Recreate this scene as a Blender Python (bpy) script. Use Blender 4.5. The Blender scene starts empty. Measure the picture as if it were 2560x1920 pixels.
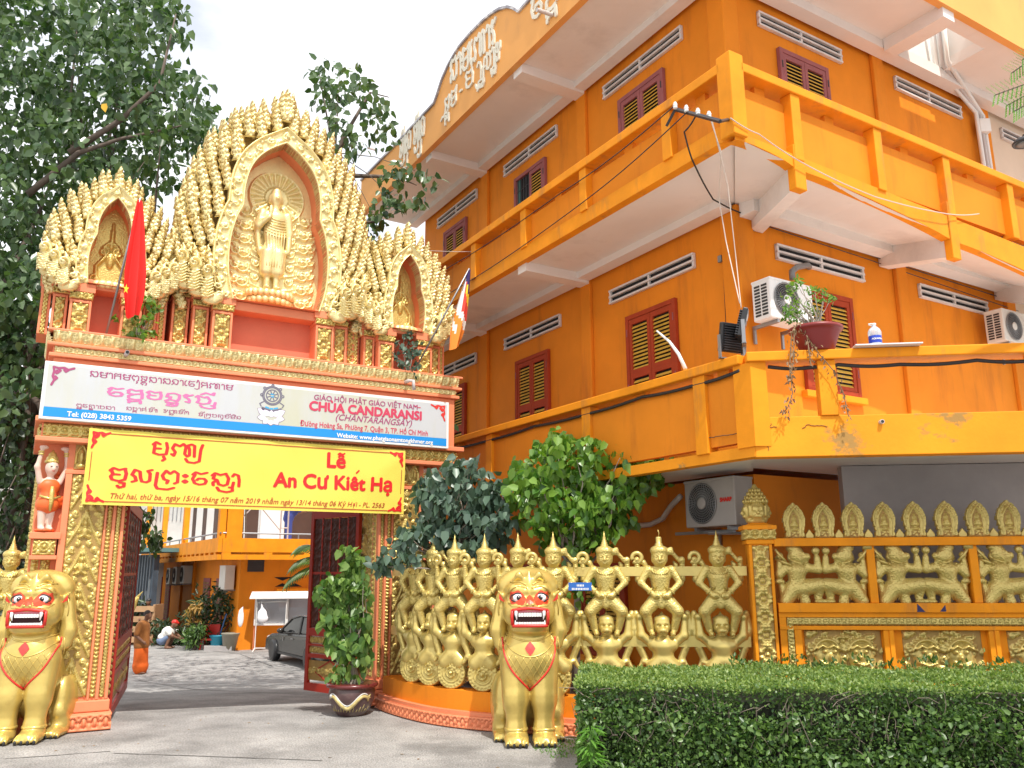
import bpy, bmesh, math, random
import numpy as np
from mathutils import Vector, Matrix
from mathutils.bvhtree import BVHTree
rad = math.radians
SC = bpy.context.scene
COL = SC.collection
rng = random.Random(7)
nrg = np.random.RandomState(11)

# ------------------------------------------------------------------ camera
FOC, PITCH, ROLL, CAMH = 2080.0, 0.219671, -0.0046566, 1.9
cp, sp = math.cos(PITCH), math.sin(PITCH)
_f = np.array([0, cp, sp]); _u0 = np.array([0, -sp, cp]); _r0 = np.array([1.0, 0, 0])
_r = math.cos(ROLL) * _r0 + math.sin(ROLL) * _u0
_u = -math.sin(ROLL) * _r0 + math.cos(ROLL) * _u0
CAM = np.array([0, 0, CAMH])
cd = bpy.data.cameras.new('camera'); cam = bpy.data.objects.new('camera', cd); COL.objects.link(cam)
cd.sensor_width = 36; cd.lens = FOC / 2560 * 36; cd.clip_start = 0.1; cd.clip_end = 600
cam.matrix_world = Matrix(((_r[0], _u[0], -_f[0], 0), (_r[1], _u[1], -_f[1], 0), (_r[2], _u[2], -_f[2], CAMH), (0, 0, 0, 1)))
SC.camera = cam
# ------------------------------------------------------------------ light
SUN_EL, SUN_AZ = 58.0, (0.40, -0.917)
SUN_STR, SKY_STR, EXPO = 3.7, 0.15, 0.33
SC.view_settings.view_transform = 'Standard'; SC.view_settings.look = 'None'
SC.view_settings.exposure = EXPO; SC.view_settings.gamma = 1.0
W = bpy.data.worlds.new("World"); SC.world = W; W.use_nodes = True
nt = W.node_tree; bg = nt.nodes['Background']
sky = nt.nodes.new('ShaderNodeTexSky'); sky.sky_type = 'NISHITA'; sky.sun_disc = False
sky.sun_elevation = rad(SUN_EL); sky.sun_rotation = math.atan2(SUN_AZ[0], SUN_AZ[1])
sky.dust_density = 2.0; sky.air_density = 1.0
tcd = nt.nodes.new('ShaderNodeTexCoord'); nz = nt.nodes.new('ShaderNodeTexNoise'); nz.inputs['Scale'].default_value = 2.6
nz.inputs['Detail'].default_value = 8; nz.inputs['Roughness'].default_value = .55
mp = nt.nodes.new('ShaderNodeMapping'); mp.inputs['Scale'].default_value = (1, 1, 2.2); mp.inputs['Location'].default_value = (.3, .1, .2)
cr = nt.nodes.new('ShaderNodeValToRGB'); cr.color_ramp.elements[0].position = .30; cr.color_ramp.elements[1].position = .50
cr.color_ramp.elements[0].color = (.5, .5, .5, 1); cr.color_ramp.elements[1].color = (1, 1, 1, 1)
mx = nt.nodes.new('ShaderNodeMixRGB'); mx.inputs[2].default_value = (7.9, 7.95, 8.1, 1)
nt.links.new(tcd.outputs['Generated'], mp.inputs[0]); nt.links.new(mp.outputs[0], nz.inputs[0]); nt.links.new(nz.outputs[0], cr.inputs[0])
nt.links.new(cr.outputs[0], mx.inputs[0]); nt.links.new(sky.outputs[0], mx.inputs[1]); nt.links.new(mx.outputs[0], bg.inputs[0])
bg.inputs[1].default_value = SKY_STR
sl = bpy.data.lights.new('sun', 'SUN'); sl.energy = SUN_STR; sl.angle = rad(0.6); sl.color = (1, .95, .87)
so = bpy.data.objects.new('sun', sl); COL.objects.link(so)
ce = math.cos(rad(SUN_EL)); h = math.hypot(*SUN_AZ)
SUND = Vector((SUN_AZ[0] / h * ce, SUN_AZ[1] / h * ce, math.sin(rad(SUN_EL))))
so.rotation_euler = SUND.to_track_quat('Z', 'Y').to_euler()

# ------------------------------------------------------------------ survey helpers (photo survey pixels, 2212 wide -> metres)
def ray(x, y):
    x *= 2560 / 2212; y *= 2560 / 2212
    return (x - 1280) / FOC * _r + (960 - y) / FOC * _u + _f
def onz(x, y, z):
    d = ray(x, y); return CAM + d * ((z - CAMH) / d[2])
def onY(x, y, Y):
    d = ray(x, y); return CAM + d * (Y / d[1])
def onpl(x, y, P, ang):
    d = ray(x, y); n = np.array([-math.sin(ang), math.cos(ang), 0]); P = np.array([P[0], P[1], 0])
    return CAM + d * (((P - CAM) @ n) / (d @ n))

# ------------------------------------------------------------------ materials
def mat(name, col, rough=.7, metal=0., var=.12, vscale=1.5, bump=0., bscale=40., stain=None, spec=.5, fine=.0, emit=None, vscale2=None):
    m = bpy.data.materials.new(name); m.use_nodes = True
    t = m.node_tree; b = t.nodes['Principled BSDF']
    b.inputs['Roughness'].default_value = rough; b.inputs['Metallic'].default_value = metal
    b.inputs['Specular IOR Level'].default_value = spec
    tc = t.nodes.new('ShaderNodeTexCoord')
    out = None
    if var > 0 or stain:
        n = t.nodes.new('ShaderNodeTexNoise'); n.inputs['Scale'].default_value = vscale; n.inputs['Detail'].default_value = 6
        n.inputs['Roughness'].default_value = .6
        t.links.new(tc.outputs['Object'], n.inputs[0])
        mr = t.nodes.new('ShaderNodeMapRange'); mr.inputs[1].default_value = .3; mr.inputs[2].default_value = .7
        mr.inputs[3].default_value = 1 - var; mr.inputs[4].default_value = 1 + var
        t.links.new(n.outputs[0], mr.inputs[0])
        mxn = t.nodes.new('ShaderNodeMixRGB'); mxn.blend_type = 'MULTIPLY'; mxn.inputs[0].default_value = 1
        mxn.inputs[1].default_value = (*col, 1); t.links.new(mr.outputs[0], mxn.inputs[2]); out = mxn.outputs[0]
        if stain:
            scol, sscale, lo, hi, stretch = stain
            mpp = t.nodes.new('ShaderNodeMapping'); mpp.inputs['Scale'].default_value = stretch
            t.links.new(tc.outputs['Object'], mpp.inputs[0])
            n2 = t.nodes.new('ShaderNodeTexNoise'); n2.inputs['Scale'].default_value = sscale; n2.inputs['Detail'].default_value = 9
            n2.inputs['Roughness'].default_value = .65
            t.links.new(mpp.outputs[0], n2.inputs[0])
            r2 = t.nodes.new('ShaderNodeMapRange'); r2.inputs[1].default_value = lo; r2.inputs[2].default_value = hi
            t.links.new(n2.outputs[0], r2.inputs[0])
            m2 = t.nodes.new('ShaderNodeMixRGB'); m2.inputs[2].default_value = (*scol, 1)
            t.links.new(r2.outputs[0], m2.inputs[0]); t.links.new(out, m2.inputs[1]); out = m2.outputs[0]
        t.links.new(out, b.inputs['Base Color'])
    else:
        b.inputs['Base Color'].default_value = (*col, 1)
    if bump > 0:
        nb = t.nodes.new('ShaderNodeTexNoise'); nb.inputs['Scale'].default_value = bscale; nb.inputs['Detail'].default_value = 4
        t.links.new(tc.outputs['Object'], nb.inputs[0])
        bp = t.nodes.new('ShaderNodeBump'); bp.inputs['Strength'].default_value = bump; bp.inputs['Distance'].default_value = .01
        t.links.new(nb.outputs[0], bp.inputs['Height']); t.links.new(bp.outputs[0], b.inputs['Normal'])
    if emit:
        b.inputs['Emission Color'].default_value = (*emit[0], 1); b.inputs['Emission Strength'].default_value = emit[1]
    return m
def leafmat(name, c1, c2, rough=.38, trans=.25, spec=.5):
    m = bpy.data.materials.new(name); m.use_nodes = True
    t = m.node_tree; b = t.nodes['Principled BSDF']; b.inputs['Roughness'].default_value = rough
    b.inputs['Specular IOR Level'].default_value = spec
    g = t.nodes.new('ShaderNodeNewGeometry'); r = t.nodes.new('ShaderNodeValToRGB')
    r.color_ramp.elements[0].color = (*c1, 1); r.color_ramp.elements[1].color = (*c2, 1)
    t.links.new(g.outputs['Random Per Island'], r.inputs[0]); t.links.new(r.outputs[0], b.inputs['Base Color'])
    tr = t.nodes.new('ShaderNodeBsdfTranslucent'); ms = t.nodes.new('ShaderNodeMixShader'); ms.inputs[0].default_value = trans
    mc = t.nodes.new('ShaderNodeMixRGB'); mc.blend_type = 'MULTIPLY'; mc.inputs[0].default_value = 1; mc.inputs[2].default_value = (1.6, 1.9, .7, 1)
    t.links.new(r.outputs[0], mc.inputs[1]); t.links.new(mc.outputs[0], tr.inputs[0])
    t.links.new(b.outputs[0], ms.inputs[1]); t.links.new(tr.outputs[0], ms.inputs[2])
    t.links.new(ms.outputs[0], t.nodes['Material Output'].inputs[0])
    return m
OR_L = (.74, .235, .016)
M = {}
M['orange'] = mat('orange_paint', OR_L, .7, spec=.15, var=.10, vscale=.9, bump=.12, bscale=25, stain=((.40, .11, .02), 1.8, .54, .92, (1.6, 1.6, .25)))
M['orange_trim'] = mat('orange_trim_paint', (.80, .28, .010), .65, spec=.2, var=.12, vscale=2.2, bump=.1, bscale=30, stain=((.36, .15, .05), 2.6, .55, .82, (1.3, 1.3, .3)))
M['orange_worn'] = mat('worn_orange_paint', (.80, .29, .014), .65, spec=.2, var=.12, vscale=1.2, bump=.2, bscale=22, stain=((.38, .21, .06), .9, .562, .60, (1, 1, 1.4)))
M['orange_fascia'] = mat('skylit_weathered_orange_paint', (.80, .37, .10), .65, spec=.25, var=.08, vscale=.7, bump=.06, bscale=20, stain=((.55, .25, .1), 1.2, .6, .9, (1, 1, .4)))  # paler base puts sky light into the fascia colour; stains are weathering
M['salmon'] = mat('salmon_paint', (.76, .24, .11), .6, var=.08, vscale=3, bump=.05)
M['salmon_dark'] = mat('salmon_brick_paint', (.60, .16, .085), .65, var=.1, vscale=2)
M['white'] = mat('white_paint', (.78, .77, .74), .6, var=.05, stain=((.5, .48, .44), 2, .6, .9, (1, 1, .4)))
M['soffit'] = mat('soffit_paint', (.80, .75, .71), .75, var=.05, vscale=.8, bump=.05, stain=((.5, .45, .42), .8, .55, .9, (1, 1, 1)))
M['dark'] = mat('dark_void', (.012, .011, .012), .9, var=0)
M['vent'] = mat('pale_vent_paint', (.66, .62, .6), .6, var=.1, vscale=5)
M['mauve'] = mat('mauve_frame_paint', (.30, .10, .10), .7, spec=.2, var=.12, vscale=4)
M['redwood'] = mat('red_brown_frame_paint', (.36, .05, .016), .7, spec=.2, var=.12, vscale=4)
M['yellow'] = mat('yellow_louvre_paint', (.62, .37, .045), .55, var=.12, vscale=6)
M['gold'] = mat('gold_paint', (.64, .49, .15), .34, .5, var=.10, vscale=6, bump=.06, bscale=60, stain=((.36, .20, .05), 9, .58, .8, (1, 1, 1)))
M['gold_pale'] = mat('pale_gold_paint', (.84, .70, .34), .38, .45, var=.10, vscale=5, bump=.05, bscale=60, stain=((.55, .36, .12), 9, .6, .85, (1, 1, 1)))
M['gold_stat'] = mat('statue_gold_paint', (.63, .47, .135), .29, .52, var=.10, vscale=3, bump=.14, bscale=28, stain=((.40, .25, .07), 4, .6, .85, (1, 1, 1)))
M['gold_bal'] = mat('baluster_gold_paint', (.60, .47, .15), .34, .45, var=.10, vscale=5, bump=.06, bscale=60, stain=((.34, .2, .055), 6, .58, .85, (1, 1, 1)))
M['gold_ground_shade'] = mat('brown_gold_ground_shade', (.38, .24, .07), .5, .3, var=.15, vscale=8)  # brown ground paint that also puts recess shade into the colour
M['red'] = mat('red_paint', (.62, .03, .02), .4, var=.08, vscale=5)
M['dred'] = mat('gate_red_paint', (.36, .026, .012), .45, var=.12, vscale=3)
M['flagred'] = mat('red_cloth', (.75, .02, .015), .8, var=.05)
M['black'] = mat('black_paint', (.02, .02, .022), .4, var=0)
M['eyewhite'] = mat('eye_white', (.8, .8, .8), .35, var=.03)
M['teeth'] = mat('white_teeth', (.82, .81, .78), .35, var=.03)
M['pink'] = mat('pink_gum', (.72, .2, .26), .4, var=.05)
M['skin'] = mat('pale_statue_skin', (.72, .5, .4), .45, var=.06)
M['featherred'] = mat('orange_red_feather', (.75, .13, .025), .5, var=.15, vscale=15)
M['grey'] = mat('grey_concrete', (.36, .34, .34), .8, var=.15, vscale=1.1, bump=.1, stain=((.5, .46, .44), .7, .5, .7, (1, 1, .6)))
M['metal'] = mat('grey_metal', (.3, .3, .31), .4, .7, var=.1)
M['dmetal'] = mat('dark_metal', (.05, .05, .055), .45, .3, var=.1)
M['cable'] = mat('cable_rubber', (.02, .018, .018), .6, var=0)
M['pcable'] = mat('pale_cable', (.6, .5, .42), .6, var=0)
M['pvc'] = mat('grey_pipe', (.55, .5, .48), .5, var=.1, vscale=3)
M['acwhite'] = mat('cream_ac_enamel', (.66, .63, .57), .45, var=.06, vscale=3, stain=((.42, .3, .2), 3, .62, .85, (1, 1, .5)))
M['acgrey'] = mat('grey_ac_enamel', (.36, .33, .31), .5, var=.06, vscale=3)
M['grille'] = mat('grille_grey', (.22, .22, .22), .5, .3, var=.05)
M['bark'] = mat('bark', (.13, .10, .08), .9, var=.3, vscale=5, bump=.6, bscale=14)
M['palebark'] = mat('pale_bark', (.34, .29, .24), .9, var=.2, vscale=8, bump=.5, bscale=25)
M['twig'] = mat('hedge_twig', (.19, .155, .12), .9, var=.3, vscale=8)
M['soil'] = mat('soil', (.06, .045, .035), .95, var=.3, vscale=12, bump=.5)
M['bodhi'] = leafmat('bodhi_leaf', (.03, .07, .028), (.12, .185, .08), .24, .25)
M['bodhi_b'] = leafmat('blue_green_leaf', (.045, .085, .062), (.12, .19, .13), .36, .15)
M['bright'] = leafmat('bright_leaf', (.05, .14, .02), (.20, .34, .05), .32, .3)
M['potleaf'] = leafmat('pot_leaf', (.06, .15, .035), (.21, .32, .08), .38, .3)
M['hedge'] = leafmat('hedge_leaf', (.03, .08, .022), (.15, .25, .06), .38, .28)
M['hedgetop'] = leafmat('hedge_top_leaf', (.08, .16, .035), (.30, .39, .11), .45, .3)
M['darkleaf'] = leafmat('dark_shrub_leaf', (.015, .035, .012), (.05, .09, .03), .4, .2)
M['dryleaf'] = leafmat('dry_leaf', (.18, .10, .05), (.38, .26, .15), .8, .1)
M['fernleaf'] = leafmat('fern_leaf', (.08, .2, .03), (.16, .32, .06), .45, .35)
M['croton'] = leafmat('croton_leaf', (.35, .22, .05), (.5, .3, .1), .45, .2)

# ------------------------------------------------------------------ mesh helpers
class MB:
    def __init__(s): s.v = []; s.f = []; s.bg = []
    def add(s, v, f):
        o = len(s.v); s.v.extend(tuple(map(float, p)) for p in v); s.f.extend(tuple(i + o for i in q) for q in f); return s
    def quad(s, a, b, c, d): return s.add([a, b, c, d], [(0, 1, 2, 3)])
    def poly(s, pts): return s.add(pts, [tuple(range(len(pts)))])
    def box(s, lo, hi, mtx=None):
        x0, y0, z0 = lo; x1, y1, z1 = hi
        v = [(x0, y0, z0), (x1, y0, z0), (x1, y1, z0), (x0, y1, z0), (x0, y0, z1), (x1, y0, z1), (x1, y1, z1), (x0, y1, z1)]
        if mtx is not None: v = [mtx @ Vector(p) for p in v]
        return s.add(v, [(0, 3, 2, 1), (4, 5, 6, 7), (0, 1, 5, 4), (1, 2, 6, 5), (2, 3, 7, 6), (3, 0, 4, 7)])
    def prism(s, poly, z0, z1, mtx=None):
        n = len(poly); v = [(p[0], p[1], z0) for p in poly] + [(p[0], p[1], z1) for p in poly]
        if mtx is not None: v = [mtx @ Vector(p) for p in v]
        return s.add(v, [tuple(range(n))[::-1], tuple(range(n, 2 * n))] + [(i, (i + 1) % n, n + (i + 1) % n, n + i) for i in range(n)])
    def tube(s, pts, r, n=8, cap=True, r2=None):
        pts = [Vector(p) for p in pts]; m = len(pts)
        rs = r if isinstance(r, (list, tuple)) else [r + ((r2 if r2 is not None else r) - r) * i / max(1, m - 1) for i in range(m)]
        o = len(s.v); up = None
        for i, p in enumerate(pts):
            t = (pts[min(i + 1, m - 1)] - pts[max(i - 1, 0)])
            t = t.normalized() if t.length > 1e-9 else Vector((0, 0, 1))
            if up is None: up = Vector((0, 0, 1)) if abs(t.z) < .9 else Vector((1, 0, 0))
            a = t.cross(up)
            a = a.normalized() if a.length > 1e-6 else t.orthogonal().normalized()
            b = a.cross(t).normalized(); up = b
            for k in range(n):
                an = 2 * math.pi * k / n; q = p + (a * math.cos(an) + b * math.sin(an)) * rs[i]; s.v.append(tuple(q))
        for i in range(m - 1):
            for k in range(n):
                s.f.append((o + i * n + k, o + i * n + (k + 1) % n, o + (i + 1) * n + (k + 1) % n, o + (i + 1) * n + k))
        if cap:
            s.f.append(tuple(o + k for k in range(n))[::-1]); s.f.append(tuple(o + (m - 1) * n + k for k in range(n)))
        return s
    def lathe(s, prof, n=20, mtx=None, c=(0, 0, 0)):
        o = len(s.v)
        for r_, z in prof:
            for k in range(n):
                a = 2 * math.pi * k / n; p = Vector((c[0] + r_ * math.cos(a), c[1] + r_ * math.sin(a), c[2] + z))
                s.v.append(tuple(mtx @ p if mtx is not None else p))
        for i in range(len(prof) - 1):
            for k in range(n): s.f.append((o + i * n + k, o + i * n + (k + 1) % n, o + (i + 1) * n + (k + 1) % n, o + (i + 1) * n + k))
        s.f.append(tuple(o + k for k in range(n))[::-1]); s.f.append(tuple(o + (len(prof) - 1) * n + k for k in range(n)))
        return s
    def ball(s, c, r, n=8, m=5, mtx=None):
        r = (r, r, r) if not isinstance(r, (list, tuple)) else r
        o = len(s.v)
        for i in range(1, m):
            ph = math.pi * i / m
            for k in range(n):
                a = 2 * math.pi * k / n
                p = Vector((c[0] + r[0] * math.sin(ph) * math.cos(a), c[1] + r[1] * math.sin(ph) * math.sin(a), c[2] + r[2] * math.cos(ph)))
                s.v.append(tuple(mtx @ p if mtx is not None else p))
        for z in (1, -1):
            p = Vector((c[0], c[1], c[2] + z * r[2])); s.v.append(tuple(mtx @ p if mtx is not None else p))
        tp, bt = len(s.v) - 2, len(s.v) - 1
        for i in range(m - 2):
            for k in range(n): s.f.append((o + i * n + k, o + (i + 1) * n + k, o + (i + 1) * n + (k + 1) % n, o + i * n + (k + 1) % n))
        for k in range(n):
            s.f.append((tp, o + k, o + (k + 1) % n)); q = o + (m - 2) * n; s.f.append((bt, q + (k + 1) % n, q + k))
        return s
    def build(s, name, m, parent=None, smooth=False, loc=None, bevel=0):
        me = bpy.data.meshes.new(name); me.from_pydata(s.v, [], s.f); me.update()
        o = finish(name, me, m, parent, smooth, loc, bevel)
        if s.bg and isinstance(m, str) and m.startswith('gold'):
            me.materials.append(M['gold_ground_shade']); a = np.zeros(len(me.polygons), np.int32); a[np.array(s.bg)] = 1; me.polygons.foreach_set('material_index', a)  # low relief faces take the brown that darkens the recesses
        return o
def finish(name, me, m, parent=None, smooth=False, loc=None, bevel=0):
    if m is not None: me.materials.append(M[m] if isinstance(m, str) else m)
    if smooth: me.polygons.foreach_set('use_smooth', [True] * len(me.polygons))
    o = bpy.data.objects.new(name, me); COL.objects.link(o)
    if loc is not None: o.location = loc
    if parent is not None: o.parent = parent
    if bevel:
        b = o.modifiers.new('bevel', 'BEVEL'); b.width = bevel; b.segments = 2; b.limit_method = 'ANGLE'; b.angle_limit = rad(40)
    return o
def tag(o, label=None, cat=None, group=None, kind=None):
    if label: o['label'] = label
    if cat: o['category'] = cat
    if group: o['group'] = group
    if kind: o['kind'] = kind
    return o
def thing(name, label, cat, mtx=None, group=None, loc=None):
    o = bpy.data.objects.new(name, None); COL.objects.link(o); o.empty_display_size = .2
    if mtx is not None: o.matrix_world = mtx
    if loc is not None: o.location = loc
    return tag(o, label, cat, group)
def copy_tree(o, parent=None, top=True):
    c = o.copy(); COL.objects.link(c)
    if parent is not None: c.parent = parent
    for ch in [x for x in o.children]: copy_tree(ch, c, False)
    return c
def frame(o, ang):
    c, s_ = math.cos(ang), math.sin(ang)
    return Matrix(((c, -s_, 0, o[0]), (s_, c, 0, o[1]), (0, 0, 1, o[2] if len(o) > 2 else 0), (0, 0, 0, 1)))
# plane matrices: local x = along the wall (right when seen from outside), local y = up, local z = outward
def facing(o, ang):
    x = Vector((math.cos(ang), math.sin(ang), 0)); n = Vector((math.sin(ang), -math.cos(ang), 0)); z = Vector((0, 0, 1))
    return Matrix(((x.x, z.x, n.x, o[0]), (x.y, z.y, n.y, o[1]), (x.z, z.z, n.z, o[2]), (0, 0, 0, 1)))
FL = Matrix(((1, 0, 0, 0), (0, 0, -1, 0), (0, 1, 0, 0), (0, 0, 0, 1)))   # local x right, y up, z toward -Y
def FLo(x=0, y=0, z=0): return Matrix.Translation((x, y, z)) @ FL

# ---- carved relief: height field over a w x h panel (x in 0..w, y in 0..h), domes along strokes
class Relief:
    def __init__(s, w, h, res=.011):
        s.nx = max(2, int(round(w / res)) + 1); s.ny = max(2, int(round(h / res)) + 1); s.w, s.h = w, h
        s.X, s.Y = np.meshgrid(np.linspace(0, w, s.nx), np.linspace(0, h, s.ny), indexing='ij'); s.H = np.zeros_like(s.X)
        s.mask = None
    def _win(s, x0, x1, y0, y1):
        i0 = max(0, int(x0 / s.w * (s.nx - 1))); i1 = min(s.nx, int(x1 / s.w * (s.nx - 1)) + 2)
        j0 = max(0, int(y0 / s.h * (s.ny - 1))); j1 = min(s.ny, int(y1 / s.h * (s.ny - 1)) + 2)
        return slice(i0, max(i0, i1)), slice(j0, max(j0, j1))
    def stroke(s, pts, r, amp, r2=None, base=0., add=False):
        pts = np.array(pts, float); n = len(pts)
        for i in range(n - 1):
            a, b = pts[i], pts[i + 1]
            ra = r + ((r2 if r2 is not None else r) - r) * i / max(1, n - 1); rb = r + ((r2 if r2 is not None else r) - r) * (i + 1) / max(1, n - 1)
            R = max(ra, rb)
            sl = s._win(min(a[0], b[0]) - R, max(a[0], b[0]) + R, min(a[1], b[1]) - R, max(a[1], b[1]) + R)
            X, Y = s.X[sl], s.Y[sl]
            if X.size == 0: continue
            d = b - a; L = d @ d + 1e-12
            t = np.clip(((X - a[0]) * d[0] + (Y - a[1]) * d[1]) / L, 0, 1)
            q = np.hypot(X - a[0] - t * d[0], Y - a[1] - t * d[1]) / (ra + (rb - ra) * t)
            hh = amp * np.sqrt(np.clip(1 - q * q, 0, 1)); hh = np.where(q < 1, hh + base, 0)
            s.H[sl] = np.maximum(s.H[sl], hh)
        return s
    def blob(s, x, y, rx, ry, amp, ang=0., base=0., cut=False):
        R = max(rx, ry); sl = s._win(x - R, x + R, y - R, y + R); X, Y = s.X[sl] - x, s.Y[sl] - y
        if X.size == 0: return s
        c, sn = math.cos(ang), math.sin(ang); u, v = X * c + Y * sn, -X * sn + Y * c
        q = (u / rx) ** 2 + (v / ry) ** 2; hh = amp * np.sqrt(np.clip(1 - q, 0, 1))
        if cut: s.H[sl] = np.where(q < 1, np.minimum(s.H[sl], base), s.H[sl])
        else: s.H[sl] = np.maximum(s.H[sl], np.where(q < 1, hh + base, 0))
        return s
    def curl(s, x, y, R, ang, hand=1, turns=1.3, r=.014, amp=.02, tail=.0):
        n = 14; pts = []
        for i in range(n + 1):
            t = i / n; rr = R * (1 - .82 * t); a = ang + hand * t * turns * 2 * math.pi
            pts.append((x + rr * math.cos(a), y + rr * math.sin(a)))
        s.stroke(pts, r, amp, r * .8); s.blob(x, y, R * .3, R * .3, amp * 1.25); return s
    def flower(s, x, y, R, amp=.025, n=4, ang=0.):
        for k in range(n):
            a = ang + 2 * math.pi * k / n; s.blob(x + R * .58 * math.cos(a), y + R * .58 * math.sin(a), R * .46, R * .27, amp * .8, a)
        s.blob(x, y, R * .26, R * .26, amp * 1.4); return s
    def ring(s, x, y, R, r, amp, n=14, a0=0, a1=2 * math.pi, ry=None):
        ry = ry or R
        s.stroke([(x + R * math.cos(a0 + (a1 - a0) * i / n), y + ry * math.sin(a0 + (a1 - a0) * i / n)) for i in range(n + 1)], r, amp); return s
    def mesh(s, mtx=None, mb=None, skirt=None, warp=None):
        mb = mb or MB(); o = len(mb.v)
        P = np.stack([s.X.ravel(), s.Y.ravel(), s.H.ravel()], 1)
        if warp is not None: P = warp(P)
        if mtx is not None:
            A = np.array(mtx); P = P @ A[:3, :3].T + A[:3, 3]
        mb.v.extend(map(tuple, P.tolist()))
        I, J = np.meshgrid(np.arange(s.nx - 1), np.arange(s.ny - 1), indexing='ij')
        if s.mask is not None:
            mk = s.mask; keep = (mk[:-1, :-1] & mk[1:, :-1] & mk[1:, 1:] & mk[:-1, 1:]).ravel()
        else: keep = np.ones(I.size, bool)
        a = (I * s.ny + J).ravel() + o
        F = np.stack([a, a + s.ny, a + s.ny + 1, a + 1], 1)[keep]
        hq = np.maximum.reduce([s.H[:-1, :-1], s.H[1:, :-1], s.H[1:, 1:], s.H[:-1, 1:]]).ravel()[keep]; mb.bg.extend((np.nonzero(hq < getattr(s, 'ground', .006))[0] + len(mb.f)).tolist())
        mb.f.extend(map(tuple, F.tolist()))
        if skirt is not None:
            from collections import Counter
            cnt = Counter()
            for q in F.tolist():
                for k in range(4): cnt[(q[k], q[(k + 1) % 4])] += 1
            A = np.array(mtx) if mtx is not None else np.eye(4); nrm = A[:3, 2] * skirt
            mp_ = {}
            def low(i):
                if i not in mp_: mp_[i] = len(mb.v); p = mb.v[i]; mb.v.append((p[0] - nrm[0], p[1] - nrm[1], p[2] - nrm[2]))
                return mp_[i]
            for (p, q) in list(cnt):
                if (q, p) not in cnt: mb.f.append((q, p, low(p), low(q)))
        return mb

# ---- soft bodies: smooth union of round cones / ellipsoids, polygonised with surface nets
def nets(F, org, h):
    S = F < 0; n = np.array(F.shape) - 1
    cnt = np.zeros(n); pos = np.zeros(tuple(n) + (3,))
    for ax in range(3):
        o1, o2 = [a for a in range(3) if a != ax]
        for d1 in (0, 1):
            for d2 in (0, 1):
                lo = [None] * 3; hi = [None] * 3
                for a, dd in ((o1, d1), (o2, d2)): lo[a] = hi[a] = slice(dd, n[a] + dd)
                lo[ax] = slice(0, n[ax]); hi[ax] = slice(1, n[ax] + 1)
                fa, fb = F[tuple(lo)], F[tuple(hi)]; m = S[tuple(lo)] != S[tuple(hi)]
                t = np.where(m, fa / np.where(m, fa - fb, 1), 0)
                cnt += m; pos[..., ax] += np.where(m, t, 0); pos[..., o1] += m * d1; pos[..., o2] += m * d2
    act = cnt > 0; idx = -np.ones(tuple(n), int); idx[act] = np.arange(act.sum())
    ijk = np.argwhere(act); V = (ijk + pos[act] / cnt[act][:, None]) * h + np.array(org)
    fs = []
    for ax in range(3):
        o1, o2 = [a for a in range(3) if a != ax]
        lo = [slice(1, n[a]) for a in range(3)]; hi = [slice(1, n[a]) for a in range(3)]
        lo[ax] = slice(0, n[ax]); hi[ax] = slice(1, n[ax] + 1)
        m = S[tuple(lo)] != S[tuple(hi)]; inside = S[tuple(lo)][m]
        c = np.argwhere(m); c[:, o1] += 1; c[:, o2] += 1
        def g(a, b):
            q = c.copy(); q[:, o1] -= a; q[:, o2] -= b; return idx[q[:, 0], q[:, 1], q[:, 2]]
        Q = np.stack([g(1, 1), g(0, 1), g(0, 0), g(1, 0)], 1)
        flip = inside if ax != 1 else ~inside
        Q[~flip] = Q[~flip][:, ::-1]; fs.append(Q)
    return V, np.concatenate(fs)
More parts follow.
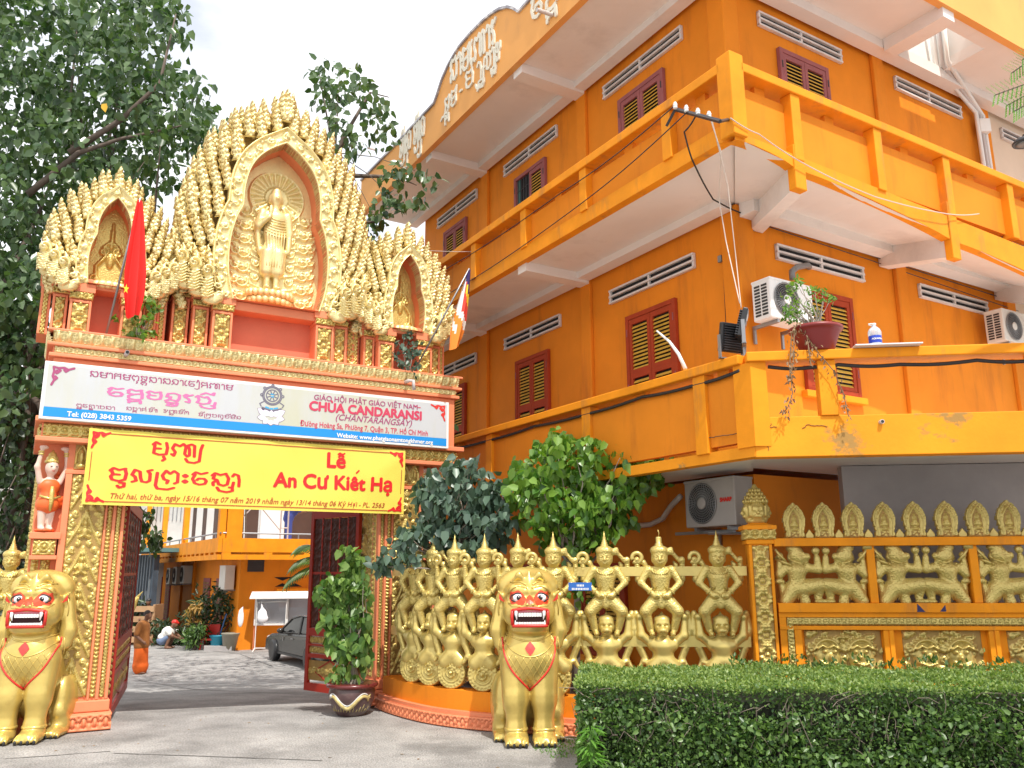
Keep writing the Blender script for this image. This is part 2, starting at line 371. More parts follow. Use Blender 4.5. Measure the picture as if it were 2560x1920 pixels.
def soft(prims, res, k=.03):
    los = []; his = []
    for p in prims:
        if p[0] == '-': continue
        if p[0] == 'c': a, b = np.minimum(p[1], p[2]), np.maximum(p[1], p[2]); rr = max(p[3], p[4]); los.append(a - rr); his.append(b + rr)
        else: c_, r_ = np.array(p[1]), np.array(p[2]); R = r_ if len(p) < 4 else np.full(3, r_.max()); los.append(c_ - R); his.append(c_ + R)
    lo = np.min(los, 0) - 3 * res; hi = np.max(his, 0) + 3 * res
    n = np.ceil((hi - lo) / res).astype(int) + 1
    ax = [lo[i] + np.arange(n[i]) * res for i in range(3)]
    F = np.full(tuple(n), 1.0)
    for p in prims:
        kk = k; sub = False
        if p[0] == '-': sub = True; p = p[1:]
        if p[0] == 'c':
            a, b = np.array(p[1], float), np.array(p[2], float); ra, rb = p[3], p[4]
            if len(p) > 5: kk = p[5]
            bl = np.minimum(a, b) - max(ra, rb) - kk - 2 * res; bh = np.maximum(a, b) + max(ra, rb) + kk + 2 * res
        else:
            c_, r_ = np.array(p[1], float), np.array(p[2], float); R = r_ if len(p) < 4 or p[3] is None else np.full(3, r_.max())
            if len(p) > 4: kk = p[4]
            bl = c_ - R - kk - 2 * res; bh = c_ + R + kk + 2 * res
        s0 = np.maximum(0, np.floor((bl - lo) / res).astype(int)); s1 = np.minimum(n, np.ceil((bh - lo) / res).astype(int) + 1)
        if (s1 <= s0).any(): continue
        sl = tuple(slice(s0[i], s1[i]) for i in range(3))
        X, Y, Z = np.meshgrid(ax[0][sl[0]], ax[1][sl[1]], ax[2][sl[2]], indexing='ij')
        if p[0] == 'c':
            d = b - a; L = d @ d + 1e-12
            t = np.clip(((X - a[0]) * d[0] + (Y - a[1]) * d[1] + (Z - a[2]) * d[2]) / L, 0, 1)
            D = np.sqrt((X - a[0] - t * d[0]) ** 2 + (Y - a[1] - t * d[1]) ** 2 + (Z - a[2] - t * d[2]) ** 2) - (ra + (rb - ra) * t)
        else:
            x, y, z = X - c_[0], Y - c_[1], Z - c_[2]
            if len(p) > 3 and p[3] is not None:
                E = p[3]; x, y, z = [E[0][j] * x + E[1][j] * y + E[2][j] * z for j in range(3)]
            if p[0] == 'b':
                qx, qy, qz = np.abs(x) - r_[0], np.abs(y) - r_[1], np.abs(z) - r_[2]
                D = np.sqrt(np.maximum(qx, 0) ** 2 + np.maximum(qy, 0) ** 2 + np.maximum(qz, 0) ** 2) + np.minimum(np.maximum(np.maximum(qx, qy), qz), 0)
            else:
                q = np.sqrt((x / r_[0]) ** 2 + (y / r_[1]) ** 2 + (z / r_[2]) ** 2); D = (q - 1) * r_.min()
                q2 = np.sqrt((x / r_[0] ** 2) ** 2 + (y / r_[1] ** 2) ** 2 + (z / r_[2] ** 2) ** 2) + 1e-9; D = q * (q - 1) / q2
        G = F[sl]
        if sub:
            hh = np.clip(.5 - .5 * (G + D) / .01, 0, 1); F[sl] = G * (1 - hh) + (-D) * hh + .01 * hh * (1 - hh)
        else:
            hh = np.clip(.5 + .5 * (G - D) / kk, 0, 1); F[sl] = G * (1 - hh) + D * hh - kk * hh * (1 - hh)
    V, Q = nets(F, lo, res)
    return V, Q
def softobj(name, prims, res, m, parent=None, k=.03, mtx=None, loc=None):
    V, Q = soft(prims, res, k)
    if mtx is not None: A = np.array(mtx); V = V @ A[:3, :3].T + A[:3, 3]
    me = bpy.data.meshes.new(name); me.from_pydata(V.tolist(), [], Q.tolist()); me.update()
    return finish(name, me, m, parent, True, loc)
def rotm(ax, deg): return np.array(Matrix.Rotation(rad(deg), 3, ax))
def chain(pts, rs, k=None):
    out = []
    for i in range(len(pts) - 1):
        out.append(('c', pts[i], pts[i + 1], rs[i], rs[i + 1]) if k is None else ('c', pts[i], pts[i + 1], rs[i], rs[i + 1], k))
    return out

# ---- lettering
def latin(txt, size, bold=0.0, shear=0.0, sx=1.0, align='CENTER', space=1.0):
    """returns MB of flat letters in local xy, baseline at y=0"""
    fix = {'ế': ('ê', '´'), 'ễ': ('ê', '~'), 'ề': ('ê', '`'), 'Ế': ('Ê', '´')}
    body = ''.join(fix[c][0] if c in fix else ('ó' if c == 'ờ' else ('o' if c == 'Ồ' else c)) for c in txt)
    body = body.replace('ó', 'ò') if 'ờ' in txt else body
    cu = bpy.data.curves.new('lettering', 'FONT'); cu.body = body; cu.size = size; cu.shear = shear; cu.align_x = align; cu.resolution_u = 3; cu.space_character = space
    ob = bpy.data.objects.new('lettering', cu); COL.objects.link(ob)
    dg = bpy.context.evaluated_depsgraph_get(); dg.update()
    me = bpy.data.meshes.new_from_object(ob.evaluated_get(dg))
    bpy.data.objects.remove(ob); bpy.data.curves.remove(cu)
    V = [tuple(v.co) for v in me.vertices]; Fc = [tuple(p.vertices) for p in me.polygons]; bpy.data.meshes.remove(me)
    mb = MB()
    offs = [(0, 0)] if bold <= 0 else [(0, 0), (bold, 0), (-bold, 0), (0, bold), (0, -bold), (bold * .7, bold * .7), (-bold * .7, -bold * .7)]
    for k, (dx, dy) in enumerate(offs): mb.add([((x + dx) * sx, y + dy, z + k * .0003) for x, y, z in V], Fc)
    return mb
def capsules(lines, r, mb=None, z0=0., n=4):
    mb = mb or MB(); k = 0
    for ln in lines:
        for a, b in zip(ln[:-1], ln[1:]):
            dx, dy = b[0] - a[0], b[1] - a[1]; an = math.atan2(dy, dx); pts = []
            for i in range(n + 1): t = an + math.pi / 2 + math.pi * i / n; pts.append((a[0] + r * math.cos(t), a[1] + r * math.sin(t), z0 + k * 5e-5))
            for i in range(n + 1): t = an - math.pi / 2 + math.pi * i / n; pts.append((b[0] + r * math.cos(t), b[1] + r * math.sin(t), z0 + k * 5e-5))
            mb.poly(pts); k = (k + 1) % 17
    return mb
H1 = [(0, .8), (.12, 1), (.34, .86), (.58, 1)]
KH = {
 's': (.78, [H1, [(.1, .82), (.05, .55), (.22, .45), (.05, .22), (.08, 0)], [(.22, .45), (.3, .1), (.5, 0), (.66, .12), (.7, .6), (.6, .9)]]),
 'm': (.76, [[(0, .8), (.1, 1), (.3, .86)], [(.1, .8), (.05, .52), (.2, .45), (.05, .2), (.25, 0), (.5, 0), (.63, .12), (.6, .5), (.72, 1), (.5, .84)], [(.28, .45), (.6, .5)]]),
 'a': (.38, [[(0, .8), (.08, 1), (.25, .9), (.3, .5), (.3, 0)]]),
 'k': (.72, [H1, [(.05, .74), (.05, 0)], [(.58, .95), (.6, 0)], [(.05, .5), (.3, .6), (.6, .5)]]),
 'p': (.74, [[(.2, 0), (.24, .22), (.08, .3), (0, .6), (.14, 1), (.3, .76), (.46, 1), (.62, .8), (.62, .1), (.5, 0)]]),
 'u': (0, [[(-.35, -.12), (-.28, -.32), (-.38, -.45)]]),
 'U': (0, [[(-.42, -.12), (-.25, -.14), (-.25, -.4), (-.42, -.5), (-.5, -.36)]]),
 't': (.72, [[(0, .9), (.1, 1), (.3, .86), (.55, 1)], [(.05, .85), (.15, .48), (.05, .12), (.3, 0), (.52, .2), (.3, .5)], [(.52, .2), (.58, .9)]]),
 'T': (.74, [H1, [(.04, .76), (.02, .52), (.25, .42), (.05, .22), (.05, 0)], [(.55, .95), (.62, .5), (.62, 0)], [(.25, .42), (.6, .55)]]),
 'n': (.72, [[(.04, .5), (.1, .9), (.35, 1), (.6, .85), (.6, .4), (.5, .04), (.36, .12)], [(.04, .5), (.22, .52), (.16, .2), (0, 0)], [(.16, .2), (.4, .12)]]),
 'v': (.72, [H1, [(.1, .8), (0, .45), (.1, .1), (.3, 0), (.52, .08), (.58, .32), (.48, .5), (.26, .5), (.18, .36)]]),
 'c': (.74, [H1, [(.06, .78), (.12, .52), (.04, .35), (.1, .1), (.35, 0), (.58, .14), (.62, .6), (.56, .95)], [(.12, .52), (.36, .5)]]),
 'r': (.46, [[(0, .8), (.1, 1), (.26, .86), (.38, 1)], [(.2, .88), (.05, .62), (.2, .5), (.26, .3), (.24, 0), (.1, .1)]]),
 'g': (.76, [[(0, .8), (.1, 1), (.3, .86)], [(.1, .82), (.15, .45), (.06, .12), (.34, 0), (.6, .12), (.66, .5), (.52, .95), (.4, .8)]]),
 'e': (.30, [[(.15, 1), (.02, .8), (.02, .2), (.14, 0), (.22, .15)]]),
 'I': (.38, [[(0, .8), (.1, 1.35), (.26, .9), (.26, -.3), (.1, -.46), (-.15, -.38)]]),
 'N': (1.16, [[(0, .12), (.1, 0), (.16, .3), (.02, .6), (.12, .95), (.34, .8), (.5, 1), (.62, .8), (.58, .2), (.7, 0), (.8, .1), (.78, .6), (.7, .9), (.86, 1), (1, .9), (1.02, 0)]]),
 'b': (.76, [[(0, .8), (.12, 1), (.3, .86)], [(.08, .8), (.05, .12), (.3, 0), (.6, .08), (.64, .6), (.58, 1)], [(.08, .5), (.34, .5)]]),
 'l': (.86, [[(.05, 0), (.2, .1), (.14, .42), (.02, .55), (.12, .95), (.32, .82), (.36, .35), (.42, .05), (.6, 0), (.72, .14), (.72, .7), (.62, .9), (.78, 1)]]),
 'y': (0, [[(-.6, -.2), (-.5, -.45), (-.2, -.5), (.02, -.35), (.05, .6), (.12, 1)]]),
 'S': (0, [[(-.62, -.16), (-.52, -.42), (-.2, -.52), (.04, -.40), (.02, -.14), (-.1, -.12)], [(.02, -.14), (.06, .3)]]),
 'R': (.18, [[(.06, .8), (.02, -.2), (.1, -.45), (.5, -.5), (.75, -.35)]]),
 'h': (.32, [[(.1, .75), (.02, .65), (.1, .55), (.18, .65), (.1, .75)], [(.1, .3), (.02, .2), (.1, .1), (.18, .2), (.1, .3)]]),
 'i': (0, [[(-.6, 1.18), (-.38, 1.42), (-.1, 1.18), (-.6, 1.18)]]),
 'j': (0, [[(-.6, 1.18), (-.4, 1.42), (-.15, 1.25), (-.02, 1.5), (-.05, 1.2)]]),
 '7': (.5, [[(.04, .6), (.1, 1), (.24, .8), (.22, 0)], [(.22, .6), (.34, 1), (.42, .7), (.42, 0)]]),
 '3': (.62, [[(.02, 0), (.02, .7), (.14, 1), (.26, .7), (.28, .4)], [(.26, .7), (.4, 1), (.52, .7), (.52, 0)]]),
 'x': (.62, [[(0, .8), (.1, 1), (.3, .9), (.1, .5), (.36, .42), (.3, 0), (.1, 0), (.04, .2)], [(.36, .42), (.5, .6), (.5, .95)]]),
 'H': (.86, [H1, [(.06, .76), (.06, 0)], [(.06, .5), (.34, .5), (.36, 0)], [(.5, .9), (.68, .9), (.72, 0)]]),
 'q': (.1, [[(-.3, 1.15), (-.26, 1.42)]]),
 '-': (.5, [[(.1, .45), (.35, .45)]]), ' ': (.5, []),
}
def khmer(txt, size, r, mb=None, x0=None, sx=1.0):
    """stroke lettering; '_x' puts x below the previous letter"""
    lines = []; x = 0; i = 0; last = 0
    while i < len(txt):
        c = txt[i]; sub = False
        if c == '_': sub = True; i += 1; c = txt[i]
        w, ls = KH[c]
        if sub:
            for l in ls: lines.append([((x - last * .95 + p[0] * .85), -.62 + p[1] * .48) for p in l])
        else:
            for l in ls: lines.append([(x + p[0], p[1]) for p in l])
            x += w + (.08 if w else 0); last = w + .08 if w else last
        i += 1
    off = -x / 2 if x0 is None else x0
    L = [[((px + off) * size * sx, py * size) for px, py in l] for l in lines]
    if mb == 'lines': return L, x * size * sx
    return capsules(L, r, mb)
def xform(mb, mtx):
    mb.v = [tuple(mtx @ Vector(p)) for p in mb.v]; return mb
def merge(a, b, mtx=None):
    return a.add([tuple(mtx @ Vector(p)) for p in b.v] if mtx is not None else b.v, b.f)
WP = {}
def thingw(name, label, cat, loc, group=None):
    """a thing whose parts are modelled in world metres; the Empty stands at its base"""
    o = thing(name, label, cat, group=group, loc=loc); WP[o.name] = Matrix.Translation(loc).inverted(); return o
_fin = finish
def finish(name, me, m, parent=None, smooth=False, loc=None, bevel=0):
    o = _fin(name, me, m, parent, smooth, loc, bevel)
    if parent is not None and parent.name in WP: o.matrix_parent_inverse = WP[parent.name]
    return o

def chisel(m, sc, st):
    t = m.node_tree; b = t.nodes['Principled BSDF']; tc = t.nodes.new('ShaderNodeTexCoord'); v = t.nodes.new('ShaderNodeTexVoronoi'); v.inputs['Scale'].default_value = sc; v.feature = 'SMOOTH_F1'
    bp = t.nodes.new('ShaderNodeBump'); bp.inputs['Strength'].default_value = st; bp.inputs['Distance'].default_value = .02; bp.invert = True
    t.links.new(tc.outputs['Object'], v.inputs[0]); t.links.new(v.outputs[0], bp.inputs['Height'])
    old = b.inputs['Normal'].links[0].from_node; t.links.new(old.outputs[0], bp.inputs['Normal']); t.links.new(bp.outputs[0], b.inputs['Normal'])
M['gold_costume'] = mat('gold_costume_paint', (.60, .47, .15), .34, .45, var=.10, vscale=5, bump=.06, bscale=60, stain=((.34, .2, .055), 6, .58, .85, (1, 1, 1)))
chisel(M['gold_costume'], 62, .42); chisel(M['gold_pale'], 60, .2); chisel(M['gold'], 55, .3)
# ================================================================== MAIN BUILDING
TB = rad(31.2)
K = np.array([3.185, 11.0, 0]); RD = np.array([math.cos(TB), math.sin(TB), 0]); LD = np.array([-math.sin(TB), math.cos(TB), 0])
TL = TB + math.pi / 2
TS = rad(-6.673); SD = np.array([math.cos(TS), math.sin(TS), 0])
KT = np.array([2.648, 9.0, 0])
def ML(off=0): return facing(K - RD * off, TB - math.pi / 2)          # x = -b
def MR(off=0): return facing(K - LD * off, TB)                        # x = a
MSL = facing(KT, TS)
def Lp(x, y, off): d = onpl(x, y, K - RD * off, TL) - K; return -float(d @ LD), float(d[2])
def Rp(x, y, off): d = onpl(x, y, K - LD * off, TB) - K; return float(d @ RD), float(d[2])
BM = frame(K, TB)
bld = thingw('temple_building', 'three storey orange painted temple building with wrap-around balconies behind the gold fence', 'building', tuple(K))
ENDB, ENDA = 10.4, 7.05
# walls (solid block), local frame a,b
wb = MB(); wb.box((0, 0, -.3), (ENDA, ENDB, 3.12), BM); wb.box((0, 0, 3.5), (ENDA, ENDB, 6.98), BM); wb.box((0, 0, 7.3), (ENDA, ENDB, 10.7), BM)
wb.build('wall', 'orange', bld)
# pilasters
for z0, z1 in ((3.5, 6.93), (7.3, 10.68)):
    for b in (3.54, 7.2):
        p = MB(); p.box((-b - .14, z0, 0), (-b + .14, z1, .07), ML()); p.build('pilaster', 'orange', bld, bevel=.012)
    for a in (3.66, 6.9):
        p = MB(); p.box((a - .14, z0, 0), (a + .14, z1, .07), MR()); p.build('pilaster', 'orange', bld, bevel=.012)
    p = MB(); p.box((-.06, -.07, z0), (.26, .26, z1), BM); p.build('pilaster', 'orange', bld, bevel=.015)
def vent(mtx, x0, x1, z0, z1, parent=None):
    parent = parent or bld
    v = MB(); t = .032
    for zz in (z0, (z0 + z1) / 2 - t / 2, z1 - t): v.box((x0, zz, .005), (x1, zz + t, .06), mtx)
    for xx in (x0, (x0 + x1) / 2 - .03, x1 - .04): v.box((xx, z0 + .002, .006), (xx + .045, z1 - .002, .045), mtx)
    o = v.build('vent', 'vent', parent)
    d = MB(); d.box((x0 + .01, z0 + .01, 0), (x1 - .01, z1 - .01, .012), mtx); d.build('vent_opening', 'dark', o)
for z0, z1 in ((6.27, 6.51), (10.11, 10.36)):
    for b0, b1 in ((.84, 2.88), (4.37, 6.38), (7.6, 9.6)): vent(ML(), -b1, -b0, z0, z1)
    for a0, a1 in ((.75, 2.72), (4.16, 6.15)): vent(MR(), a0, a1, z0, z1)
def window(mtx, x0, x1, z0, z1, fm, split=True, open_left=False, parent=None, sill=True, lm='yellow'):
    parent = parent or bld
    f = MB(); t = .075
    f.box((x0, z0, .003), (x0 + t, z1, .07), mtx); f.box((x1 - t, z0, .003), (x1, z1, .07), mtx); f.box((x0 + t, z1 - t, .004), (x1 - t, z1, .069), mtx)
    f.box((x0 + t, z0, .004), (x1 - t, z0 + t, .069), mtx)
    w = f.build('window', fm, parent, bevel=.006)
    d = MB(); d.box((x0 + t, z0 + t, 0), (x1 - t, z1 - t, .01), mtx); d.build('window_opening', 'dark', w)
    if sill:
        s = MB(); s.box((x0 - .08, z0 - .1, .002), (x1 + .08, z0 - .002, .11), mtx); s.build('sill', 'orange_trim', w, bevel=.01)
    xm = (x0 + x1) / 2
    for i, (l0, l1) in enumerate(((x0 + t + .006, xm - .004), (xm + .004, x1 - t - .006))):
        if open_left and i == 0:
            g = MB()
            for k in range(5): xx = l0 + .05 + k * (l1 - l0 - .1) / 4; g.tube([mtx @ Vector((xx, z0 + t, .03)), mtx @ Vector((xx, z1 - t, .03))], .008, 5)
            for k in range(4): zz = z0 + t + .2 + k * .3; g.tube([mtx @ Vector((l0, zz, .03)), mtx @ Vector((l1, zz + .04, .03))], .007, 5)
            g.build('window_grille', 'dmetal', w)
            o_ = MB(); o_.box((l0, z0 + t, .015), (l0 + .10, z1 - t, .022), mtx); o_.build('shutter', mat('teal_shutter', (.05, .16, .14), .5), w)
            continue
        s = MB(); q = .065; zt, zb = z1 - t - .006, z0 + t + .006
        s.box((l0, zb, .02), (l0 + q, zt, .058), mtx); s.box((l1 - q, zb, .02), (l1, zt, .058), mtx)
        spans = [(zb, zt)]
        if split: zm = zb + (zt - zb) * .36; spans = [(zb, zm), (zm, zt)]
        for (p0, p1) in spans:
            s.box((l0 + q, p1 - .085, .021), (l1 - q, p1 - .0005, .057), mtx); s.box((l0 + q, p0 + .0005, .021), (l1 - q, p0 + .06, .057), mtx)
        sh = s.build('shutter', fm, w)
        lv = MB()
        for (p0, p1) in spans:
            n = max(3, int((p1 - p0 - .15) / .062)); st = (p1 - p0 - .15) / n
            for k in range(n):
                zz = p0 + .062 + k * st
                lv.add([mtx @ Vector(p) for p in ((l0 + q - .004, zz, .052), (l1 - q + .004, zz, .052), (l1 - q + .004, zz + st * .56, .024), (l0 + q - .004, zz + st * .56, .024),
                        (l0 + q - .004, zz - .008, .046), (l1 - q + .004, zz - .008, .046), (l1 - q + .004, zz + st * .56 - .008, .018), (l0 + q - .004, zz + st * .56 - .008, .018))],
                       [(0, 1, 2, 3), (7, 6, 5, 4), (0, 4, 5, 1), (2, 6, 7, 3)])
        lv.build('louvres', lm, sh)
    h = MB()
    for xx in (x0 + t * .6, x1 - t * .6):
        for zz in (z0 + .3, z1 - .35): h.box((xx - .008, zz, .068), (xx + .008, zz + .12, .08), mtx)
    h.build('hinge', 'mauve' if fm == 'redwood' else 'dmetal', w)
    return w
for b0, b1 in ((1.27, 2.46), (4.75, 5.93), (8.05, 9.2)): window(ML(), -b1, -b0, 4.37, 5.93, 'redwood')
window(MR(), 1.16, 2.34, 4.37, 5.93, 'redwood')
for i, (b0, b1) in enumerate(((1.29, 2.46), (4.77, 5.93), (8.08, 9.22))): window(ML(), -b1, -b0, 8.35, 9.86, 'mauve', False, i == 1)
window(MR(), 1.14, 2.3, 8.35, 9.86, 'mauve', False)
# ground floor shutter seen between the balusters and two red openings
window(ML(), -3.9, -2.7, .55, 2.0, 'redwood', False)
window(ML(), -6.6, -5.4, .55, 2.0, 'redwood', False)

# ---------------- second floor balcony
OA, OB = 1.47, 1.42            # overhang beyond the L wall and the R wall
bal = thingw
b2 = MB()
ZL = 6.97
EL = 10.9
def lq(mb, pts): mb.add([BM @ Vector(p) for p in pts], [tuple(range(len(pts)))])
# deck
b2.box((-OA + .22, -OB + .22, 6.99), (ENDA + 3.2, 0, 7.15), BM); b2.box((-OA + .22, 0, 6.99), (0, EL, 7.149), BM)
sl2 = b2.build('balcony', 'soffit', bld)
def rb(a): return 6.88 - (a + OA) * .085            # bottom of the R fascia
s2 = MB()
lq(s2, [(-OA, -OB, ZL - .02), (0, 0, ZL), (0, EL, ZL), (-OA, EL, ZL)])
aa = [-OA] + [i * .5 for i in range(-2, 21)]
for i in range(len(aa) - 1):
    a0, a1 = aa[i], aa[i + 1]; k0 = 0 if a0 < 0 else a0; k1 = 0 if a1 <= 0 else a1
    lq(s2, [(a0, -OB, rb(a0) + .03), (a1, -OB, rb(a1) + .03), (max(a1, 0) if a1 > 0 else a1 * 0, 0, 6.95), (max(a0, 0), 0, 6.95)])
s2.build('soffit', 'soffit', sl2)
bm = MB()
for b in (3.54, 7.2): bm.box((-OA + .1, b - .13, ZL - .17), (-.0, b + .13, ZL + .06), BM)
bm.box((-.32, 0.0, ZL - .12), (-.072, EL - .1, ZL + .05), BM); bm.box((.0, -.34, 6.74), (ENDA + 3, -.072, 6.96), BM)
for a in (-.36, 2.9, 6.2):
    bz = rb(a); d = a if a > 0 else 0
    bm.add([BM @ Vector(p) for p in ((a - .1, -OB - .005, bz - .26), (a + .1, -OB - .005, bz - .26), (a + .1, -OB - .005, 7.0), (a - .1, -OB - .005, 7.0), (d + .26, -.02, 6.62), (d + .5, -.02, 6.62), (d + .5, -.02, 7.0), (d + .26, -.02, 7.0))],
           [(0, 1, 2, 3), (7, 6, 5, 4), (0, 4, 5, 1), (1, 5, 6, 2), (2, 6, 7, 3), (3, 7, 4, 0)])
bm.build('beam', 'soffit', sl2)
fa = MB(); mL = ML(OA); mR = MR(OB)
fa.box((-EL, ZL - .03, -.14), (OB, 7.16, 0), mL)
seg = [(-OA, -.46), (-.26, 2.79), (3.01, 6.1), (6.32, 10)]
for a0, a1 in seg:
    n = 10
    for i in range(n):
        x0 = a0 + (a1 - a0) * i / n; x1 = a0 + (a1 - a0) * (i + 1) / n
        sg = lambda x: rb(x) + .05 * math.sin(math.pi * (x - a0) / (a1 - a0)) ** .7
        fa.add([mR @ Vector(p) for p in ((x0, sg(x0), 0), (x1, sg(x1), 0), (x1, 7.0 - .03 * (x1 + OA), 0), (x0, 7.0 - .03 * (x0 + OA), 0), (x0, sg(x0), -.13), (x1, sg(x1), -.13), (x1, 7.0 - .03 * (x1 + OA), -.13), (x0, 7.0 - .03 * (x0 + OA), -.13))],
               [(0, 1, 2, 3), (0, 4, 5, 1), (2, 6, 7, 3)])
fa.build('fascia', 'orange_trim', sl2)
for a in (-.36, 2.9, 6.21): tg = MB(); tg.box((a - .1, rb(a) - .28, -.1), (a + .1, 7.1, .02), mR); tg.build('beam_end', 'orange_trim', sl2, bevel=.01)
def rails(mtx, x0, x1, posts, ztop, pz0, pz1, base0, pan=True, rec=.09, rt=.13, pw=.17, mp_='orange', rm='orange_trim', ov=.06, slabtop=None):
    r = MB(); r.box((x0, ztop - rt, -.24), (x1, ztop, ov), mtx); ro = r.build('handrail', rm, cur, bevel=.012)
    for p in posts:
        q = MB(); q.box((p - pw / 2, base0, -.14), (p + pw / 2, ztop - rt - .002, .03), mtx); q.build('post', rm, cur, bevel=.008)
    if pan:
        ps = [x0] + list(posts) + [x1]
        for i in range(len(ps) - 1):
            l, r_ = ps[i] + pw / 2 + .002, ps[i + 1] - pw / 2 - .002
            if r_ - l < .2: continue
            q = MB(); q.box((l, pz0, -.10 - rec), (r_, pz1, -rec), mtx)
            for xx in ((l + r_) / 2 - .09,): q.box((xx, pz1 + .001, -.09 - rec), (xx + .18, ztop - rt - .001, -.02 - rec), mtx)
            q.build('parapet_panel', mp_, cur)
cur = sl2
rails(mL, -EL, OB - .12, [-9.0, -7.0, -5.05, -3.3, -1.6, .27], 7.95, 7.19, 7.70, 7.14)
rails(mR, -OA + .13, 10, [-.36, 1.3, 2.9, 4.6, 6.2, 8], 7.93, 6.98, 7.70, 6.9, rt=.12)
cp_ = MB(); cp_.box((-OA - .06, -OB - .06, 6.93), (-OA + .17, -OB + .17, 8.03), BM); cp_.build('corner_post', 'orange_trim', sl2, bevel=.012)

# ---------------- first floor terrace
def W2(a, b, z): return tuple(K + RD * a + LD * b + np.array([0, 0, z]))
SE = KT + SD * 5.2
t1 = MB()
t1.prism([W2(-1.45, -1.36, 0)[:2], tuple((KT + SD * .0 - 0)[:2] + np.array([.02, .06])), tuple((SE + np.array([0, .06, 0]))[:2]), W2(8.2, 0, 0)[:2], W2(0, 0, 0)[:2]], 3.2, 3.46)
t1.prism([W2(-1.27, -1.2, 0)[:2], W2(0, 0, 0)[:2], W2(0, EL, 0)[:2], W2(-1.27, EL, 0)[:2]], 3.17, 3.24)
ter = t1.build('terrace', 'soffit', bld)
mT = ML(1.5); cur = ter
f1 = MB(); f1.box((-EL, 3.09, -.16), (1.43, 3.215, 0), mT); f1.build('fascia', 'orange_worn', ter)
f2 = MB(); f2.box((.0, 3.08, -.18), (5.2, 3.52, 0.004), MSL); f2.build('fascia', 'orange_worn', ter, bevel=.008)
s1 = MB()
lq(s1, [(-1.34, -1.2, 3.16), (0, 0, 3.16), (0, EL, 3.16), (-1.34, EL, 3.16)])
s1.build('soffit', 'soffit', ter)
rails(mT, -EL, 1.33, [-8.9, -6.7, -4.4, -1.62, .65], 4.25, 3.27, 4.05, 3.2, rt=.11, pw=.2, rm='orange_trim', ov=.07, rec=.02)
rails(MSL, -.04, 5.2, [.815, 3.02], 4.25, 0, 0, 3.52, pan=False, rt=.11, pw=.19, rm='orange_trim', ov=.07)
cp2 = MB(); cp2.prism([W2(-1.52, -1.2, 0)[:2], W2(-1.52, -1.46, 0)[:2], tuple((KT + SD * .17 + np.array([0, -.01, 0]))[:2]), tuple((KT + SD * .19 + np.array([0.02, .16, 0]))[:2]), W2(-1.33, -1.2, 0)[:2]], 3.2, 4.139); cp2.build('corner_post', 'orange_trim', ter)
# ground floor side wall in bare grey concrete under the terrace
gw = MB(); p0 = onpl(1821, 1050, KT + np.array([0, 1.95, 0]), TS) * np.array([1, 1, 0]); gm = facing(p0, TS); gw.box((0, -.2, -.2), (5, 3.19, 0), gm)
gwo = gw.build('concrete_wall', 'grey', None); tag(gwo, 'bare grey concrete wall under the terrace behind the gold lotus niches', 'wall')

# ---------------- roof
rf = MB(); ZR = 10.68; OR_ = 1.55; RE = 10.95
hole = (4.15, 5.25, -1.05, -.12)
h0, h1, h2, h3 = hole; AE = ENDA + 4
for lo, hi in (((-OR_ + .1, 0, ZR), (0, RE, ZR + .2)), ((-OR_ + .1, -OR_ + .15, ZR), (h0, 0, ZR + .2)), ((h1, -OR_ + .15, ZR), (AE, 0, ZR + .2)), ((h0, -OR_ + .15, ZR), (h1, h2, ZR + .2)), ((h0, h3, ZR), (h1, 0, ZR + .2))):
    rf.box(lo, hi, BM)
roof = rf.build('roof', 'soffit', bld)
rb_ = MB()
for b in (3.54, 7.2): rb_.box((-OR_ + .12, b - .14, ZR - .18), (-.072, b + .14, ZR + .05), BM)
rb_.box((0.27, -.3, ZR - .16), (AE, -.074, ZR + .05), BM); rb_.box((3.5, -OR_ + .18, ZR - .22), (3.8, -.31, ZR + .05), BM); rb_.box((-.3, .3, ZR - .13), (-.074, RE - .2, ZR + .05), BM)
rb_.build('beam', 'soffit', roof)
sk = MB()
sk.box((h0 - .03, h2, ZR + .201), (h0 - .001, h3, ZR + .9), BM); sk.box((h1 + .001, h2, ZR + .201), (h1 + .03, h3, ZR + .9), BM)
sk.box((h0, h3 + .001, ZR + .201), (h1, h3 + .03, ZR + .9), BM); sk.build('skylight_shaft', 'white', roof)
mF = ML(OR_)
top = [(10, 1140), (200, 945), (470, 655), (490, 600), (520, 505), (560, 415), (620, 310), (700, 215), (770, 145), (830, 95), (880, 66), (930, 54), (965, 62), (1000, 84), (1090, 0)]
tp = [Lp((900 + x * .3978) * .86406, y * .3978 * .86406, OR_) for x, y in top]
tp[0] = (-RE, tp[0][1])
tp[-1] = (OR_ - .1, tp[-2][1] + .05 + .0)
pr = [(-RE, ZR - .04)] + [(OR_ - .02, ZR - .04)] + tp[::-1]
fm = MB(); fm.prism(pr, -.12, 0, mF)
fas = fm.build('gable_parapet', 'orange_fascia', roof)
cpg = MB()
for a_, b_ in zip(tp[:-1], tp[1:]):
    d = Vector((b_[0] - a_[0], b_[1] - a_[1])).normalized(); n = Vector((-d.y, d.x)) * .05
    cpg.add([mF @ Vector(p) for p in ((a_[0], a_[1], -.15), (b_[0], b_[1], -.15), (b_[0], b_[1], .04), (a_[0], a_[1], .04), (a_[0] + n.x, a_[1] + n.y, -.15), (b_[0] + n.x, b_[1] + n.y, -.15), (b_[0] + n.x, b_[1] + n.y, .04), (a_[0] + n.x, a_[1] + n.y, .04))],
            [(0, 1, 2, 3), (7, 6, 5, 4), (3, 2, 6, 7), (1, 0, 4, 5), (0, 3, 7, 4), (2, 1, 5, 6)])
